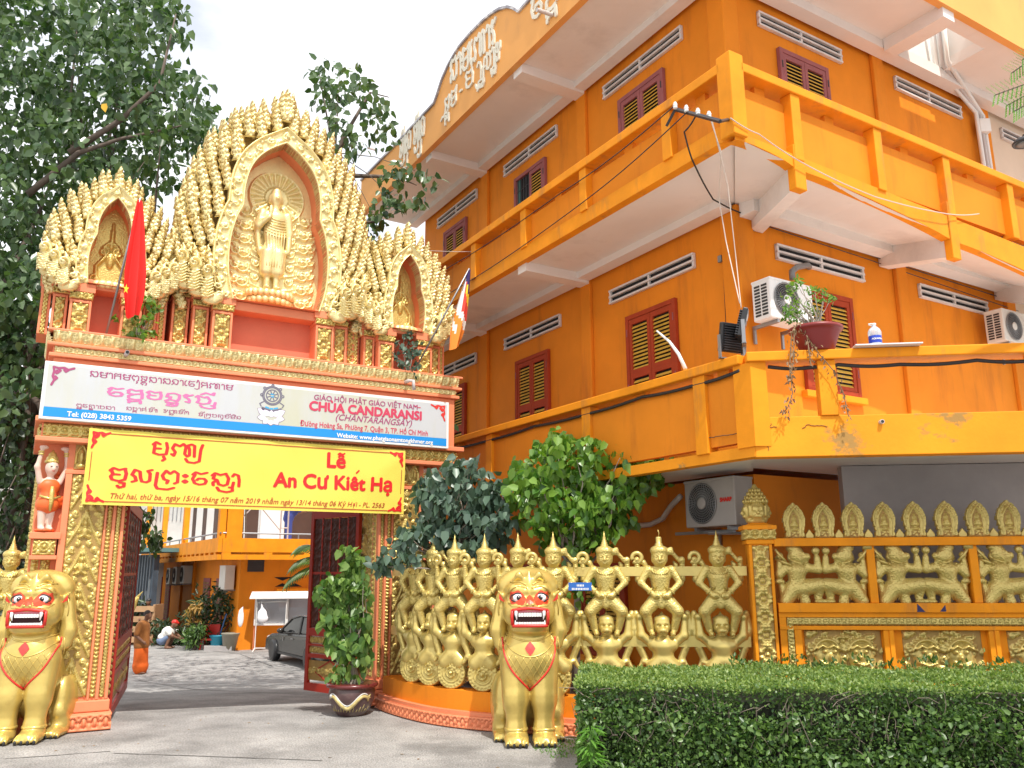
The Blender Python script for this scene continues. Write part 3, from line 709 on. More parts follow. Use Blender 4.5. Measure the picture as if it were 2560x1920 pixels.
cpg.build('coping', mat('grey_coping', (.35, .33, .36), .8, stain=((.7, .68, .68), 3, .5, .6, (1, 1, 1))), roof)
fr = MB(); fr.box((-OR_, ZR - .05, -.12), (AE, ZR + 1.25, 0), MR(OR_ - .12)); fr.build('fascia', 'orange_fascia', roof)
# letters on the gable, raised cream plaster
def letters(txt, c0, c1, hgt, r):
    x0, z0 = Lp(*c0, OR_); x1, z1 = Lp(*c1, OR_)
    L, w = khmer(txt, 1, 0, 'lines', x0=0); fx = (x1 - x0) / w
    mbl = MB()
    for ln in L:
        for a_, b_ in zip(ln[:-1], ln[1:]):
            P = [(x0 + p[0] * fx, z0 + (z1 - z0) * (p[0] / w) + p[1] * hgt) for p in (a_, b_)]
            an = math.atan2(P[1][1] - P[0][1], P[1][0] - P[0][0]); pts = []
            for i in range(5): t = an + math.pi / 2 + math.pi * i / 4; pts.append((P[0][0] + r * math.cos(t), P[0][1] + r * math.sin(t)))
            for i in range(5): t = an - math.pi / 2 + math.pi * i / 4; pts.append((P[1][0] + r * math.cos(t), P[1][1] + r * math.sin(t)))
            mbl.prism(pts, .001 + len(mbl.v) * 1e-7, .03 + (len(mbl.v) % 97) * 3e-5, mF)
    return mbl
cream = mat('cream_plaster', (.74, .68, .55), .6, var=.06, vscale=5)
s_ = .86406
lt = letters('sameNar', (1128 * s_, 208 * s_), (1245 * s_, 102 * s_), .5, .036); lt.build('lettering', cream, fas)
lt = letters('t_k_jm', (1114 * s_, 290 * s_), (1146 * s_, 252 * s_), .36, .026); merge(lt, letters('-', (1150 * s_, 246 * s_), (1160 * s_, 238 * s_), .3, .026))
merge(lt, letters('cqay_n', (1166 * s_, 226 * s_), (1210 * s_, 190 * s_), .36, .026)); merge(lt, letters('-', (1211 * s_, 186 * s_), (1218 * s_, 181 * s_), .3, .026))
merge(lt, letters('gay_nqx', (1218 * s_, 178 * s_), (1256 * s_, 142 * s_), .36, .026)); lt.build('lettering', cream, fas)
lt = letters('tjyan_y', (1001 * s_, 398 * s_), (1031 * s_, 368 * s_), .46, .034); merge(lt, letters('tjyan_y', (1036 * s_, 364 * s_), (1065 * s_, 335 * s_), .46, .034)); lt.build('lettering', cream, fas)
lt = letters('vT_Tcn_trgSj', (1332 * s_, 54 * s_), (1560 * s_, -150 * s_), .46, .034); lt.build('lettering', cream, fas)
dp = MB(); P = mF @ Vector((*Lp(1383 * s_, 38 * s_, OR_), 0)); n_ = Vector(-RD); dp.tube([P, P + n_ * .32 + Vector((0, 0, -.02))], .035, 10); dp.build('drain_spout', 'pvc', roof)
for q in ((1005, 412), (940, 375)):
    dp = MB(); P = mF @ Vector((*Lp(q[0] * s_, q[1] * s_, OR_), 0)); dp.tube([P, P + n_ * .22], .03, 8); dp.build('drain_spout', 'pvc', roof)

# beige wing continuing to the right
bw = thingw('beige_wing', 'beige plastered wing adjoining the orange building past its white drain pipes', 'building', W2(ENDA + 2, 0, 0))
w_ = MB(); w_.box((ENDA + .002, .02, 3.5), (ENDA + 6, 6, 10.66), BM); w_.build('wall', mat('beige_plaster', (.72, .56, .42), .8, var=.05), bw)
vent(MR(-.02), 7.55, 9.4, 10.12, 10.36, bw); window(MR(-.02), 8.45, 9.6, 8.35, 9.86, 'mauve', False, parent=bw)
# ================================================================== GROUND
gnd = MB()
def gz(Y): return 0.0 if Y < 12.2 else (-.66 * (Y - 12.2) / 8.8 if Y < 21 else -.66)
ys = [-60, -10, 0, 4, 8, 10, 11, 12.2, 13, 14, 15, 16, 17, 18, 19, 20, 21, 23, 26, 30, 36, 50, 90, 180]
xs = [-180, -60, -25, -12, -8, -5, -2, 1, 4, 8, 16, 40, 120]
gnd.v = [(x, y, gz(y)) for x in xs for y in ys]
n = len(ys); gnd.f = [(i * n + j, (i + 1) * n + j, (i + 1) * n + j + 1, i * n + j + 1) for i in range(len(xs) - 1) for j in range(n - 1)]
M['ground'] = mat('concrete_ground', (.30, .29, .28), .85, var=.3, vscale=1.3, bump=.8, bscale=24, stain=((.14, .135, .13), .7, .5, .72, (1, 1, 1)))
_t = M['ground'].node_tree; _b = _t.nodes['Principled BSDF']
_lk = _b.inputs['Base Color'].links[0].from_socket
_tc = _t.nodes.new('ShaderNodeTexCoord'); _n = _t.nodes.new('ShaderNodeTexNoise'); _n.inputs['Scale'].default_value = 55; _n.inputs['Detail'].default_value = 3
_t.links.new(_tc.outputs['Object'], _n.inputs[0]); _m = _t.nodes.new('ShaderNodeMapRange'); _m.inputs[1].default_value = .35; _m.inputs[2].default_value = .65; _m.inputs[3].default_value = .62; _m.inputs[4].default_value = 1.35
_t.links.new(_n.outputs[0], _m.inputs[0]); _x = _t.nodes.new('ShaderNodeMixRGB'); _x.blend_type = 'MULTIPLY'; _x.inputs[0].default_value = 1
_t.links.new(_lk, _x.inputs[1]); _t.links.new(_m.outputs[0], _x.inputs[2]); _t.links.new(_x.outputs[0], _b.inputs['Base Color'])
g_ = gnd.build('ground', 'ground'); tag(g_, kind='structure')
# paving joints and cracks in the yard
ck = MB()
def gp(x, y, dz=.004): p = onz(x, y, 0); 
def groundpt(x, y, dz=.004):
    d = ray(x, y); P = CAM.copy()
    for Y in np.arange(4, 60, .05):
        q = CAM + d * (Y / d[1])
        if q[2] <= gz(q[1]): return (float(q[0]), float(q[1]), gz(q[1]) + dz)
    return tuple(q)
def strip(pts, w, mb, dz=.004):
    P = [Vector(groundpt(*p, dz)) for p in pts]
    Q = [P[0]]
    for a, b in zip(P[:-1], P[1:]):
        n = 6
        for i in range(1, n + 1):
            q = a.lerp(b, i / n); q.z = gz(q.y) + dz; q.x += rng.uniform(-.02, .02); Q.append(q)
    for i in range(len(Q) - 1):
        d = (Q[i + 1] - Q[i]).normalized(); s_n = Vector((-d.y, d.x, 0)) * w * rng.uniform(.5, 1.3)
        mb.quad(Q[i] - s_n, Q[i + 1] - s_n, Q[i + 1] + s_n, Q[i] + s_n)
for ln in (((245, 1628), (420, 1634), (700, 1645)), ((440, 1404), (520, 1414), (590, 1440)), ((300, 1470), (420, 1490), (640, 1500)), ((330, 1440), (480, 1446), (640, 1452)), ((10, 1640), (240, 1625))): strip(ln, .012, ck)
cko = ck.build('ground_cracks', mat('crack_dark', (.10, .095, .09), .9, var=.2)); tag(cko, kind='structure')

# ================================================================== GATE
TG = rad(30.0); GO = np.array([-5.06, 10.96, 0])
UD = np.array([math.cos(TG), math.sin(TG), 0]); ND = np.array([math.sin(TG), -math.cos(TG), 0])
GM = frame(GO, TG)
def GF(x=0, y=0, z=0): return GM @ FLo(x, y, z)      # carved faces: local x right, y up, z to the street
def gq(x, y, off=0): P = onpl(x, y, GO + ND * off, TG) - GO; return float(P @ UD), float(P[2])
gate = thingw('temple_gate', 'ornate gold and salmon temple gateway crowned by three flame shaped niches', 'gate', tuple(GO))
UC = 1.78
def gbox(mb, lo, hi): return mb.box(lo, hi, GM)
def scrolls(w, h, res=.012, seed=0):
    R = Relief(w, h, res); c = w / 2; n = max(1, int(round(h / .42))); st = h / n
    for i in range(n):
        y = i * st
        R.stroke([(c - w * .46, y + st * .05), (c - w * .2, y + st * .5), (c, y + st * .98)], .016, .028, .012)
        R.stroke([(c + w * .46, y + st * .05), (c + w * .2, y + st * .5), (c, y + st * .98)], .016, .028, .012)
        R.blob(c, y + st * .42, w * .10, st * .15, .05); R.blob(c, y + st * .64, w * .07, st * .09, .055); R.blob(c, y + st * .80, w * .04, st * .1, .035)
        R.stroke([(c - w * .14, y + st * .25), (c, y + st * .33), (c + w * .14, y + st * .25)], .018, .04)
        R.stroke([(c - w * .17, y + st * .40), (c - w * .07, y + st * .5)], .014, .035); R.stroke([(c + w * .17, y + st * .40), (c + w * .07, y + st * .5)], .014, .035)
        for sd in (-1, 1):
            R.curl(c + sd * w * .36, y + st * .62, w * .105, rad(90), -sd, 1.2, .012, .028); R.curl(c + sd * w * .3, y + st * .9, w * .09, rad(-60), sd, 1.2, .011, .026)
            R.curl(c + sd * w * .40, y + st * .32, w * .08, rad(90), sd, 1.1, .011, .024); R.curl(c + sd * w * .17, y + st * .08, w * .085, rad(90), sd, 1.2, .011, .028)
            R.blob(c + sd * w * .43, y + st * .12, w * .05, st * .08, .022); R.blob(c + sd * w * .44, y + st * .8, w * .05, st * .07, .02)
            R.curl(c + sd * w * .43, y + st * .48, w * .05, rad(0), sd, 1, .009, .02)
    return R
def flowers(w, h, res=.012):
    R = Relief(w, h, res); n = max(1, int(round(h / (w * 1.05)))); st = h / n; c = w / 2
    for i in range(n):
        y = (i + .5) * st; R.flower(c, y, w * .42, .04, 4, rad(45)); R.flower(c, y, w * .3, .05, 4, 0)
        for sd in (-1, 1): R.curl(c + sd * w * .36, y + st * .36, w * .11, 0, sd, 1.2, .011, .028); R.curl(c + sd * w * .36, y - st * .36, w * .11, 0, -sd, 1.2, .011, .028)
        R.blob(c, y + st * .5, w * .12, st * .1, .035)
    return R
def beads(w, h, res=.011, r=None):
    R = Relief(w, h, res); r = r or w * .36; n = max(1, int(h / (r * 2.3)))
    for i in range(n): R.blob(w / 2, (i + .5) * h / n, r, r, .035)
    for x in (w * .06, w * .94): R.stroke([(x, 0), (x, h)], w * .07, .012)
    return R
def curlstrip(w, h, res=.011):
    R = Relief(w, h, res); n = max(1, int(h / (w * .75)))
    for i in range(n):
        y = (i + .5) * h / n; R.curl(w / 2, y, w * .34, rad(90), 1, 1.1, w * .11, .03); R.blob(w * .82, y + .4 * h / n, w * .12, w * .2, .02)
    return R
def eggs(w, h, res=.012, p=.125):
    R = Relief(w, h, res); n = max(1, int(w / p)); st = w / n
    for i in range(n):
        x = (i + .5) * st; R.blob(x, h * .56, st * .2, h * .42, .05); R.ring(x, h * .56, st * .29, st * .05, .028, 14, ry=h * .46)
        for yy in (.16, .38, .6, .82): R.blob(x + st * .5, h * yy, st * .13, h * .09, .035); R.blob(x + st * .36, h * (yy - .1), st * .08, h * .06, .022); R.blob(x + st * .64, h * (yy - .1), st * .08, h * .06, .022)
    R.stroke([(0, h * .97), (w, h * .97)], h * .05, .03)
    return R
def scales(w, h, res=.011, p=.11):
    R = Relief(w, h, res); n = max(1, int(w / p)); st = w / n
    for i in range(n + 1):
        x = i * st; R.ring(x, h * .55, st * .44, st * .09, .03, 12); R.blob(x, h * .55, st * .22, st * .22, .045); R.blob(x + st / 2, h * .2, st * .2, h * .16, .03); R.blob(x + st / 2, h * .86, st * .16, h * .12, .026)
    R.stroke([(0, h * .06), (w, h * .06)], h * .05, .02); return R
def arches(w, h, res=.011, p=.16):
    R = Relief(w, h, res); n = max(1, int(w / p)); st = w / n
    for i in range(n):
        x = (i + .5) * st
        R.stroke([(x - st * .4, h * .25), (x - st * .38, h * .6), (x, h * .95), (x + st * .38, h * .6), (x + st * .4, h * .25)], st * .08, .03)
        R.blob(x, h * .5, st * .2, h * .3, .045); R.blob(x, h * .14, st * .32, h * .1, .03)
    return R
def zig(w, h): # little carved base leaves
    R = Relief(w, h, .014); p = .11; n = max(1, int(w / p)); st = w / n
    for i in range(n):
        x = (i + .5) * st; R.ring(x, h * .62, st * .4, st * .12, .045, 10, rad(0), rad(180)); R.blob(x, h * .5, st * .22, h * .3, .055); R.blob(x + st * .5, h * .3, st * .25, h * .22, .05)
    R.stroke([(0, h * .92), (w, h * .92)], h * .09, .035); R.stroke([(0, h * .1), (w, h * .1)], h * .1, .045); return R

def pier(u0, u1, nm, flip):
    # main block u0..u1 (u1 - u0 = .73 carved face), inner edge toward the opening
    p = MB(); gbox(p, (u0, 0.0, 0), (u1, 1.2, 3.52)); po = p.build('pier', 'salmon', gate)
    w = u1 - u0
    def sx(a, b): return (u0 + a, u0 + b) if not flip else (u1 - b, u1 - a)
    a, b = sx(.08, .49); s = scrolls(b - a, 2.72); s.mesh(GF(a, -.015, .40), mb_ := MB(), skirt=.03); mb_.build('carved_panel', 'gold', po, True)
    a, b = sx(.08, .73); s = arches(b - a, .34); s.mesh(GF(a, -.012, 3.18), mb_ := MB(), skirt=.03); mb_.build('capital_band', 'gold', po, True)
    for (q0, q1, kind) in ((.525, .585, beads), (.63, .69, curlstrip)):
        a, b = sx(q0, q1); s = kind(b - a, 2.76); s.mesh(GF(a, -.002, .38), mb_ := MB(), skirt=.01); mb_.build('bead_strip', 'gold', po, True)
    t = MB()
    for (q0, q1) in ((0, .075), (.495, .52), (.59, .625), (.695, .73)):
        a, b = sx(q0, q1); gbox(t, (a, -.035, .36), (b, 0, 3.16))
    gbox(t, (u0 - .01, -.04, 3.12), (u1 + .01, -.0005, 3.17)); t.build('moulding', 'salmon', po, bevel=.006)
    bs = MB(); gbox(bs, (u0 - .03, -.05, .22), (u1 + .03, 1.22, .355)); gbox(bs, (u0 - .06, -.075, 0), (u1 + .06, 1.25, .215)); bo = bs.build('pier_base', 'salmon', po, bevel=.015)
    r = zig(w + .12, .2); r.mesh(GF(u0 - .06, -.077, .005), mb_ := MB(), skirt=.01); mb_.build('carved_foot', 'salmon', bo, True)
    # inner reveal (faces the opening) gold carved strips
    iu = u1 if not flip else u0
    rm = GM @ (Matrix(((0, 0, 1, iu), (1, 0, 0, .05), (0, 1, 0, .38), (0, 0, 0, 1))) if not flip else Matrix(((0, 0, -1, iu), (-1, 0, 0, 1.15), (0, 1, 0, .38), (0, 0, 0, 1))))
    for x0, ww, kd in ((.02, .09, beads), (.18, .62, scrolls), (.86, .09, curlstrip)):
        xx = x0 if not flip else 1.1 - x0 - ww
        s = kd(ww, 2.9) if kd is not scrolls else kd(ww, 2.9, .02)
        s.mesh(rm @ Matrix.Translation((xx, 0, .004)), mb_ := MB(), skirt=.01); mb_.build('reveal_carving', 'gold', po, True)
    # set-back outer shaft that carries the bird-woman
    q0, q1 = (u0 - .30, u0) if not flip else (u1, u1 + .30)
    sb = MB(); gbox(sb, (q0, .14, 0), (q1, 1.1, 3.5)); so_ = sb.build('outer_shaft', 'salmon', po)
    for k, (x0, ww, kd) in enumerate(((.03, .08, beads), (.13, .11, curlstrip))):
        s = kd(ww, 2.0); s.mesh(GF(q0 + x0, .138, .3), mb_ := MB(), skirt=.01); mb_.build('bead_strip', 'gold', so_, True)
    pd = MB(); gbox(pd, (q0 - .02, -.08, 2.30), (q1 + .02, .139, 2.38)); gbox(pd, (q0 + .02, -.04, 2.10), (q1 - .02, .138, 2.299)); gbox(pd, (q0 - .0, -.06, 2.05), (q1 + .0, .137, 2.099)); pd.build('bracket', 'salmon', so_, bevel=.006)
    s = scales(q1 - q0 - .06, .19); s.mesh(GF(q0 + .03, -.043, 2.105), mb_ := MB(), skirt=.01); mb_.build('bracket_carving', 'gold', so_, True)
    # outer side strips
    for k, (yy, ww) in enumerate(((.16, .12), (.34, .13))):
        sd = GM @ (Matrix(((0, 0, -1, q0), (-1, 0, 0, yy + ww), (0, 1, 0, .3), (0, 0, 0, 1))) if not flip else Matrix(((0, 0, 1, q1), (1, 0, 0, yy), (0, 1, 0, .3), (0, 0, 0, 1))))
        s = curlstrip(ww, 3.0); s.mesh(sd @ Matrix.Translation((0, 0, .004)), mb_ := MB(), skirt=.01); mb_.build('bead_strip', 'gold', so_, True)
    return po
pl = pier(-.73, 0, 'left', False); pr_ = pier(3.5, 4.23, 'right', True)
# lintel and cornices
def cornice(z0, z1, out, m, name, par, back=1.3, u0=-1.1, u1=4.79, bevel=.01):
    c = MB(); gbox(c, (u0 + .18 - out, -out, z0), (u1 - .18 + out, back, z1)); return c.build(name, m, par, bevel=bevel)
lin = cornice(3.50, 3.56, .20, 'salmon', 'lintel', gate)
cornice(3.561, 3.74, .14, 'salmon', 'lintel_core', lin); cornice(3.741, 3.81, .22, 'salmon', 'fillet', lin); cornice(3.811, 4.60, .1, 'salmon', 'lintel_core', lin)
r = scales(5.77, .175, p=.12); r.mesh(GF(-1.04, -.142, 3.562), mb_ := MB(), skirt=.02); mb_.build('carved_band', 'gold', lin, True)
sidem = GM @ Matrix(((0, 0, -1, -1.06), (-1, 0, 0, 1.25), (0, 1, 0, 3.562), (0, 0, 0, 1)))
r = scales(1.35, .175, p=.12); r.mesh(sidem, mb_ := MB(), skirt=.02); mb_.build('carved_band', 'gold', lin, True)
cor = cornice(4.601, 4.65, .16, 'salmon', 'cornice', gate)
cornice(4.651, 4.74, .12, 'salmon', 'fillet', cor); cornice(4.741, 4.785, .19, 'salmon', 'fillet', cor); cornice(4.786, 4.93, .13, 'salmon', 'fillet', cor); cornice(4.931, 4.965, .2, 'salmon', 'fillet', cor)
r = scales(5.73, .09, p=.085); r.mesh(GF(-1.02, -.122, 4.651), mb_ := MB(), skirt=.02); mb_.build('carved_band', 'gold_pale', cor, True)
def cav(P): Q = P.copy(); Q[:, 2] += .05 * (P[:, 1] / .145) ** 1.5; return Q
r = eggs(5.8, .145); r.mesh(GF(-1.055, -.133, 4.786), mb_ := MB(), skirt=.02, warp=cav); mb_.build('egg_moulding', 'gold_pale', cor, True)
sidem = GM @ Matrix(((0, 0, -1, -1.055), (-1, 0, 0, 1.25), (0, 1, 0, 4.786), (0, 0, 0, 1)))
r = eggs(1.35, .145); r.mesh(sidem, mb_ := MB(), skirt=.02, warp=cav); mb_.build('egg_moulding', 'gold_pale', cor, True)

# pedestals under the three niches: (offset from centre, width, y of face, has flower panel)
bkw = MB(); gbox(bkw, (-.95, .75, 4.96), (4.5, 1.2, 6.75)); bkw.build('back_wall', 'salmon_dark', gate)
def pedestal(uc, hw, cols, bay, yb=.0):
    core = MB(); gbox(core, (uc - hw + .3, yb + .25, 4.965), (uc + hw - .3, .74, 5.70)); po = core.build('pedestal', 'salmon_dark', gate)
    for (o0, o1, y, ztop) in cols:
        for sd in (-1, 1):
            a, b = (uc - o1, uc - o0) if sd < 0 else (uc + o0, uc + o1)
            c = MB(); gbox(c, (a, y, 4.966), (b, .739, ztop - .19)); gbox(c, (a - .03, y - .04, ztop - .09), (b + .03, .738, ztop + .03)); gbox(c, (a - .012, y - .015, ztop - .189), (b + .012, .737, ztop - .091))
            t = .032
            for lo, hi in (((a, y - .022, 4.966), (a + t, y - .0005, ztop - .2)), ((b - t, y - .022, 4.966), (b, y - .0005, ztop - .2)), ((a + t, y - .022, ztop - .235), (b - t, y - .0005, ztop - .2))): gbox(c, lo, hi)
            co = c.build('pilaster', 'salmon', po, bevel=.006)
            r = flowers(b - a - 2 * t, ztop - 5.21); r.mesh(GF(a + t, y - .003, 4.97), mb_ := MB(), skirt=.01); mb_.build('flower_panel', 'gold', co, True)
            r = scales(b - a + .02, .09, p=.075); r.mesh(GF(a - .01, y - .017, ztop - .185), mb_ := MB(), skirt=.01); mb_.build('carved_band', 'gold', co, True)
            # inner flank of each pilaster
    s = MB(); gbox(s, (uc - bay, yb - .02, 5.60), (uc + bay, .74, 5.735)); s.build('ledge', 'salmon', po, bevel=.01)
    return po
pedestal(UC, 1.42, ((.61, .89, -.03, 5.74), (.92, 1.14, .10, 5.80), (1.17, 1.40, .24, 5.94)), .60)
pedestal(-.47, .78, ((.18, .44, -.03, 5.62), (.46, .64, .10, 5.70), (.66, .78, .24, 5.86)), .44)
pedestal(3.86, .80, ((.20, .46, -.03, 5.62), (.48, .66, .10, 5.70), (.68, .80, .24, 5.86)), .46)

# plume used by all three crests
def plume(wd, ht, flip=1):
    R = Relief(wd, ht, .0115); c = wd / 2; n = 5
    T = R.Y / ht; hwp = wd * .54 * np.clip(np.sin(np.pi * np.clip(T * .74 + .22, 0, 1)) ** .85 * (1 - .42 * T) * (1 + .13 * np.cos(T * 2 * np.pi * 4.2)), 0, 1)
    R.mask = np.abs(R.X - c - flip * wd * .05 * np.sin(T * 6)) <= hwp + .004
    R.H += .035 * np.sqrt(np.clip(1 - ((R.X - c) / (hwp + 1e-3)) ** 2, 0, 1))
    for i in range(n):
        y = ht * (.09 + .70 * i / (n - 1)); k = 1 - .62 * i / (n - 1)
        for sd in (-1, 1): R.curl(c + sd * wd * .23 * k, y + (.018 if sd * flip > 0 else 0), wd * .19 * k, rad(90 - 60 * sd), sd, 1.25, .0125 * (.6 + .4 * k), .062, 0)
        R.blob(c, y + .05 * k, wd * .07 * k, .04 * k, .07)
    R.ground = .034; R.stroke([(c, ht * .82), (c, ht)], .016, .06, .004)  # valleys between the curls are darkened by colour
    return R
def naga(wd, ht):
    R = Relief(wd, ht, .0125); c = wd / 2
    body = [(wd * .72, ht * .16), (wd * .6, ht * .09), (wd * .42, ht * .12), (wd * .34, ht * .25), (wd * .42, ht * .42), (wd * .46, ht * .55), (wd * .40, ht * .66)]
    R.stroke(body, wd * .2, .07, wd * .13)
    for i in range(7): t = i / 7; y = ht * (.14 + .44 * t); R.stroke([(wd * .2, y), (wd * .4, y - .015), (wd * .58, y + .035)], .017, .125 - .03 * t)
    R.curl(wd * .40, ht * .70, wd * .2, rad(-30), 1, 1.2, .028, .13); R.blob(wd * .33, ht * .73, .03, .03, .15)
    R.stroke([(wd * .66, ht * .14), (wd * .9, ht * .22), (wd * .82, ht * .45), (wd * .7, ht * .6)], .035, .06, .02)
    R.curl(wd * .76, ht * .2, wd * .13, 0, 1, 1.2, .02, .075); R.curl(wd * .72, ht * .42, wd * .12, 0, -1, 1.2, .018, .07)
    R.stroke([(wd * .45, ht * .75), (wd * .5, ht * .9), (wd * .44, ht)], .05, .075, .012); R.curl(wd * .62, ht * .78, wd * .1, 0, 1, 1.2, .015, .06); R.blob(wd * .5, ht * .86, .04, .05, .09)
    R.mask = R.H > .004
    return R
def put_plume(mb, Rf, u, z, ang, y, s=1.0, mirror=False):
    m = GF(u, y, z) @ Matrix.Rotation(ang, 4, 'Z') @ Matrix.Scale(s, 4) @ Matrix.Translation((-Rf.w / 2 if not mirror else Rf.w / 2, 0, 0))
    if mirror: m = m @ Matrix.Scale(-1, 4, (1, 0, 0))
    k = len(mb.f); Rf.mesh(m, mb, skirt=.05 * s)
    if mirror: mb.f[k:] = [q[::-1] for q in mb.f[k:]]
def resample(pts, n):
    P = np.array(pts, float); d = np.r_[0, np.cumsum(np.hypot(*np.diff(P, axis=0).T))]; t = np.linspace(0, d[-1], n)
    return np.stack([np.interp(t, d, P[:, 0]), np.interp(t, d, P[:, 1])], 1)
def smooth_poly(pts, it=2):
    P = [tuple(p) for p in pts]
    for _ in range(it):
        Q = [P[0]]
        for a, b in zip(P[:-1], P[1:]): Q += [(a[0] * .75 + b[0] * .25, a[1] * .75 + b[1] * .25), (a[0] * .25 + b[0] * .75, a[1] * .25 + b[1] * .75)]
        Q.append(P[-1]); P = Q
    return P
PL = {}
def crest(uc, z0, outer, inner, fw, pw, ph, name, depth=.5, yf=-.06, seed=1, niche_z=None):
    """outer / inner: right half outlines [(half width, z)...] bottom to apex"""
    rr = random.Random(seed)
    N = 60
    oh = resample(outer, N); ih = resample(inner[0], N) if isinstance(inner, tuple) else resample(inner, N)
    # frame outer curve: inner offset outward by fw
    d = np.gradient(ih, axis=0); nrm = np.stack([d[:, 1], -d[:, 0]], 1); nrm /= np.linalg.norm(nrm, axis=1)[:, None] + 1e-9
    fh = ih + nrm * fw; fh[-1] = (0, ih[-1, 1] + fw * 1.25); fh[-6:, 0] = np.linspace(fh[-6, 0], 0, 6); fh[-6:, 1] = np.linspace(fh[-6, 1], fh[-1, 1], 6); fh[:, 0] = np.maximum(fh[:, 0], 0)
    full = lambda h_: np.concatenate([np.stack([-h_[:, 0], h_[:, 1]], 1), np.stack([h_[::-1, 0], h_[::-1, 1]], 1)[1:]])
    O_, I_, F_ = full(oh), full(ih), full(fh); n = len(O_)
    O2 = O_.copy(); O2[:, 0] *= .93; O2[:, 1] = z0 + (O2[:, 1] - z0) * .95
    root = MB(); P3 = lambda q, y: tuple(GM @ Vector((uc + q[0], y, q[1])))
    # slab behind the plumes, with the niche left open
    for i in range(n - 1):
        root.quad(P3(F_[i], .16), P3(O2[i], .2), P3(O2[i + 1], .2), P3(F_[i + 1], .16))
        root.quad(P3(O2[i], .2), P3(O2[i], .52), P3(O2[i + 1], .52), P3(O2[i + 1], .2))
        root.quad(P3(O2[i + 1], .521), P3(O2[i], .521), P3((O2[i][0] * .2, z0), .521), P3((O2[i + 1][0] * .2, z0), .521))
    ro = root.build(name, 'gold_ground_shade', gate, True)  # slab coloured brown to deepen the gaps between plumes
    rv = MB(); dep = depth
    for i in range(n - 1): rv.quad(P3(I_[i], yf - .02), P3(I_[i + 1], yf - .02), P3(I_[i + 1], dep), P3(I_[i], dep))
    rv.quad(P3(I_[0], yf - .05), P3(I_[-1], yf - .05), P3(I_[-1], dep), P3(I_[0], dep))
    rv.build('niche_reveal', 'salmon', ro, True)
    # frame band with running scroll
    L = float(np.hypot(*np.diff(I_, axis=0).T).sum()); R = Relief(L, fw, .0125); R.ground = -1
    k = int(L / (fw * .85))
    for i in range(k):
        x = (i + .5) * L / k; R.curl(x, fw * .5, fw * .24, rad(90 if i % 2 else -90), 1 if i % 2 else -1, 1.25, fw * .075, .045); R.blob(x + .42 * L / k, fw * (.28 if i % 2 else .72), fw * .16, fw * .1, .035, rad(40)); R.blob(x - .3 * L / k, fw * (.7 if i % 2 else .3), fw * .12, fw * .08, .03)
    for v in (fw * .06, fw * .94): R.stroke([(0, v), (L, v)], fw * .075, .06)
    cum = np.r_[0, np.cumsum(np.hypot(*np.diff(I_, axis=0).T))]
    def warp(P):
        s = P[:, 0]; a = np.stack([np.interp(s, cum, I_[:, 0]), np.interp(s, cum, I_[:, 1])], 1); b = np.stack([np.interp(s, cum, F_[:, 0]), np.interp(s, cum, F_[:, 1])], 1)
        v = (P[:, 1] / fw)[:, None]; q = a * (1 - v) + b * v; return np.stack([q[:, 0] + uc, q[:, 1], P[:, 2]], 1)
    R.mesh(GF(0, yf, 0), mb_ := MB(), skirt=.22, warp=warp); mb_.f = [q[::-1] for q in mb_.f]; mb_.build('niche_frame', 'gold_pale', ro, True)
    # plumes
    key = (round(pw, 3), round(ph, 3))
    if key not in PL: PL[key] = plume(pw, ph)
    Rf = PL[key]; mb = MB()
    def hw_at(h_, z): return float(np.interp(z, h_[:, 1], h_[:, 0]))
    zt = oh[-1, 1]; zs = z0 + .05; row = 0
    while zs < zt - ph * .55:
        ho = hw_at(oh, zs + ph * .75); hi = hw_at(fh, zs) if zs < fh[-1, 1] else 0
        hi = max(0, hi - pw * .3)
        c0 = hi + (pw * .25 if row % 2 else pw * .7)
        xs_ = list(np.arange(c0, max(ho - pw * .25, c0 + .01), pw * .92))
        for x in xs_:
            fr = (x - hi) / max(.05, ho - hi)
            for sd in (-1, 1):
                an = -sd * (rad(4) + rad(16) * min(1, x / max(.3, oh[:, 0].max())) * (1 - .5 * (zs - z0) / (zt - z0)))
                put_plume(mb, Rf, uc + sd * x, zs + rr.uniform(-.02, .02), an, .13 - .20 * (1 - fr) * .7 - .05 * (row % 2), rr.uniform(.94, 1.06), sd > 0)
        zs += ph * .5; row += 1
    # tips along the outer edge
    tt = resample(outer, max(6, int(len(outer) and (np.hypot(*np.diff(np.array(outer), axis=0).T).sum() / (pw * 1.02)))))
    for i, (x, z) in enumerate(tt):
        if i == len(tt) - 1: continue
        for sd in (-1, 1):
            an = -sd * rad(20 - 16 * i / len(tt)); hh = ph * .9
            put_plume(mb, Rf, uc + sd * (x - pw * .35), z - hh * .8, an, .17, .95, sd > 0)
    put_plume(mb, Rf, uc, zt - ph * .95, 0, .02, 1.2)
    mb.build('flame_plumes', 'gold_pale', ro, True)
    # naga heads at the foot
    key = ('n', round(pw, 3))
    if key not in PL: PL[key] = naga(pw * 2.5, ph * 1.45)
    nb = MB(); Rn = PL[key]; h0 = outer[0][0]; hi = float(fh[0, 0])
    for i in range(3):
        x = hi + .02 + (h0 - hi + .04) * (i + .15) / 3
        for sd in (-1, 1): put_plume(nb, Rn, uc + sd * (x + .06), z0 - .14 + .10 * i, -sd * rad(4), -.10 + .05 * i, 1, sd > 0)
    nb.build('naga_heads', 'gold_pale', ro, True)
    # carved back of the niche
    w_ = ih[:, 0].max() * 2 + .02; hN = ih[-1, 1] - z0; R = Relief(w_, hN, .0125); R.ground = -1
    hwv = np.interp(R.Y + z0, ih[:, 1], ih[:, 0]); R.mask = np.abs(R.X - w_ / 2) <= hwv + .012
    return ro, R, I_, w_, hN
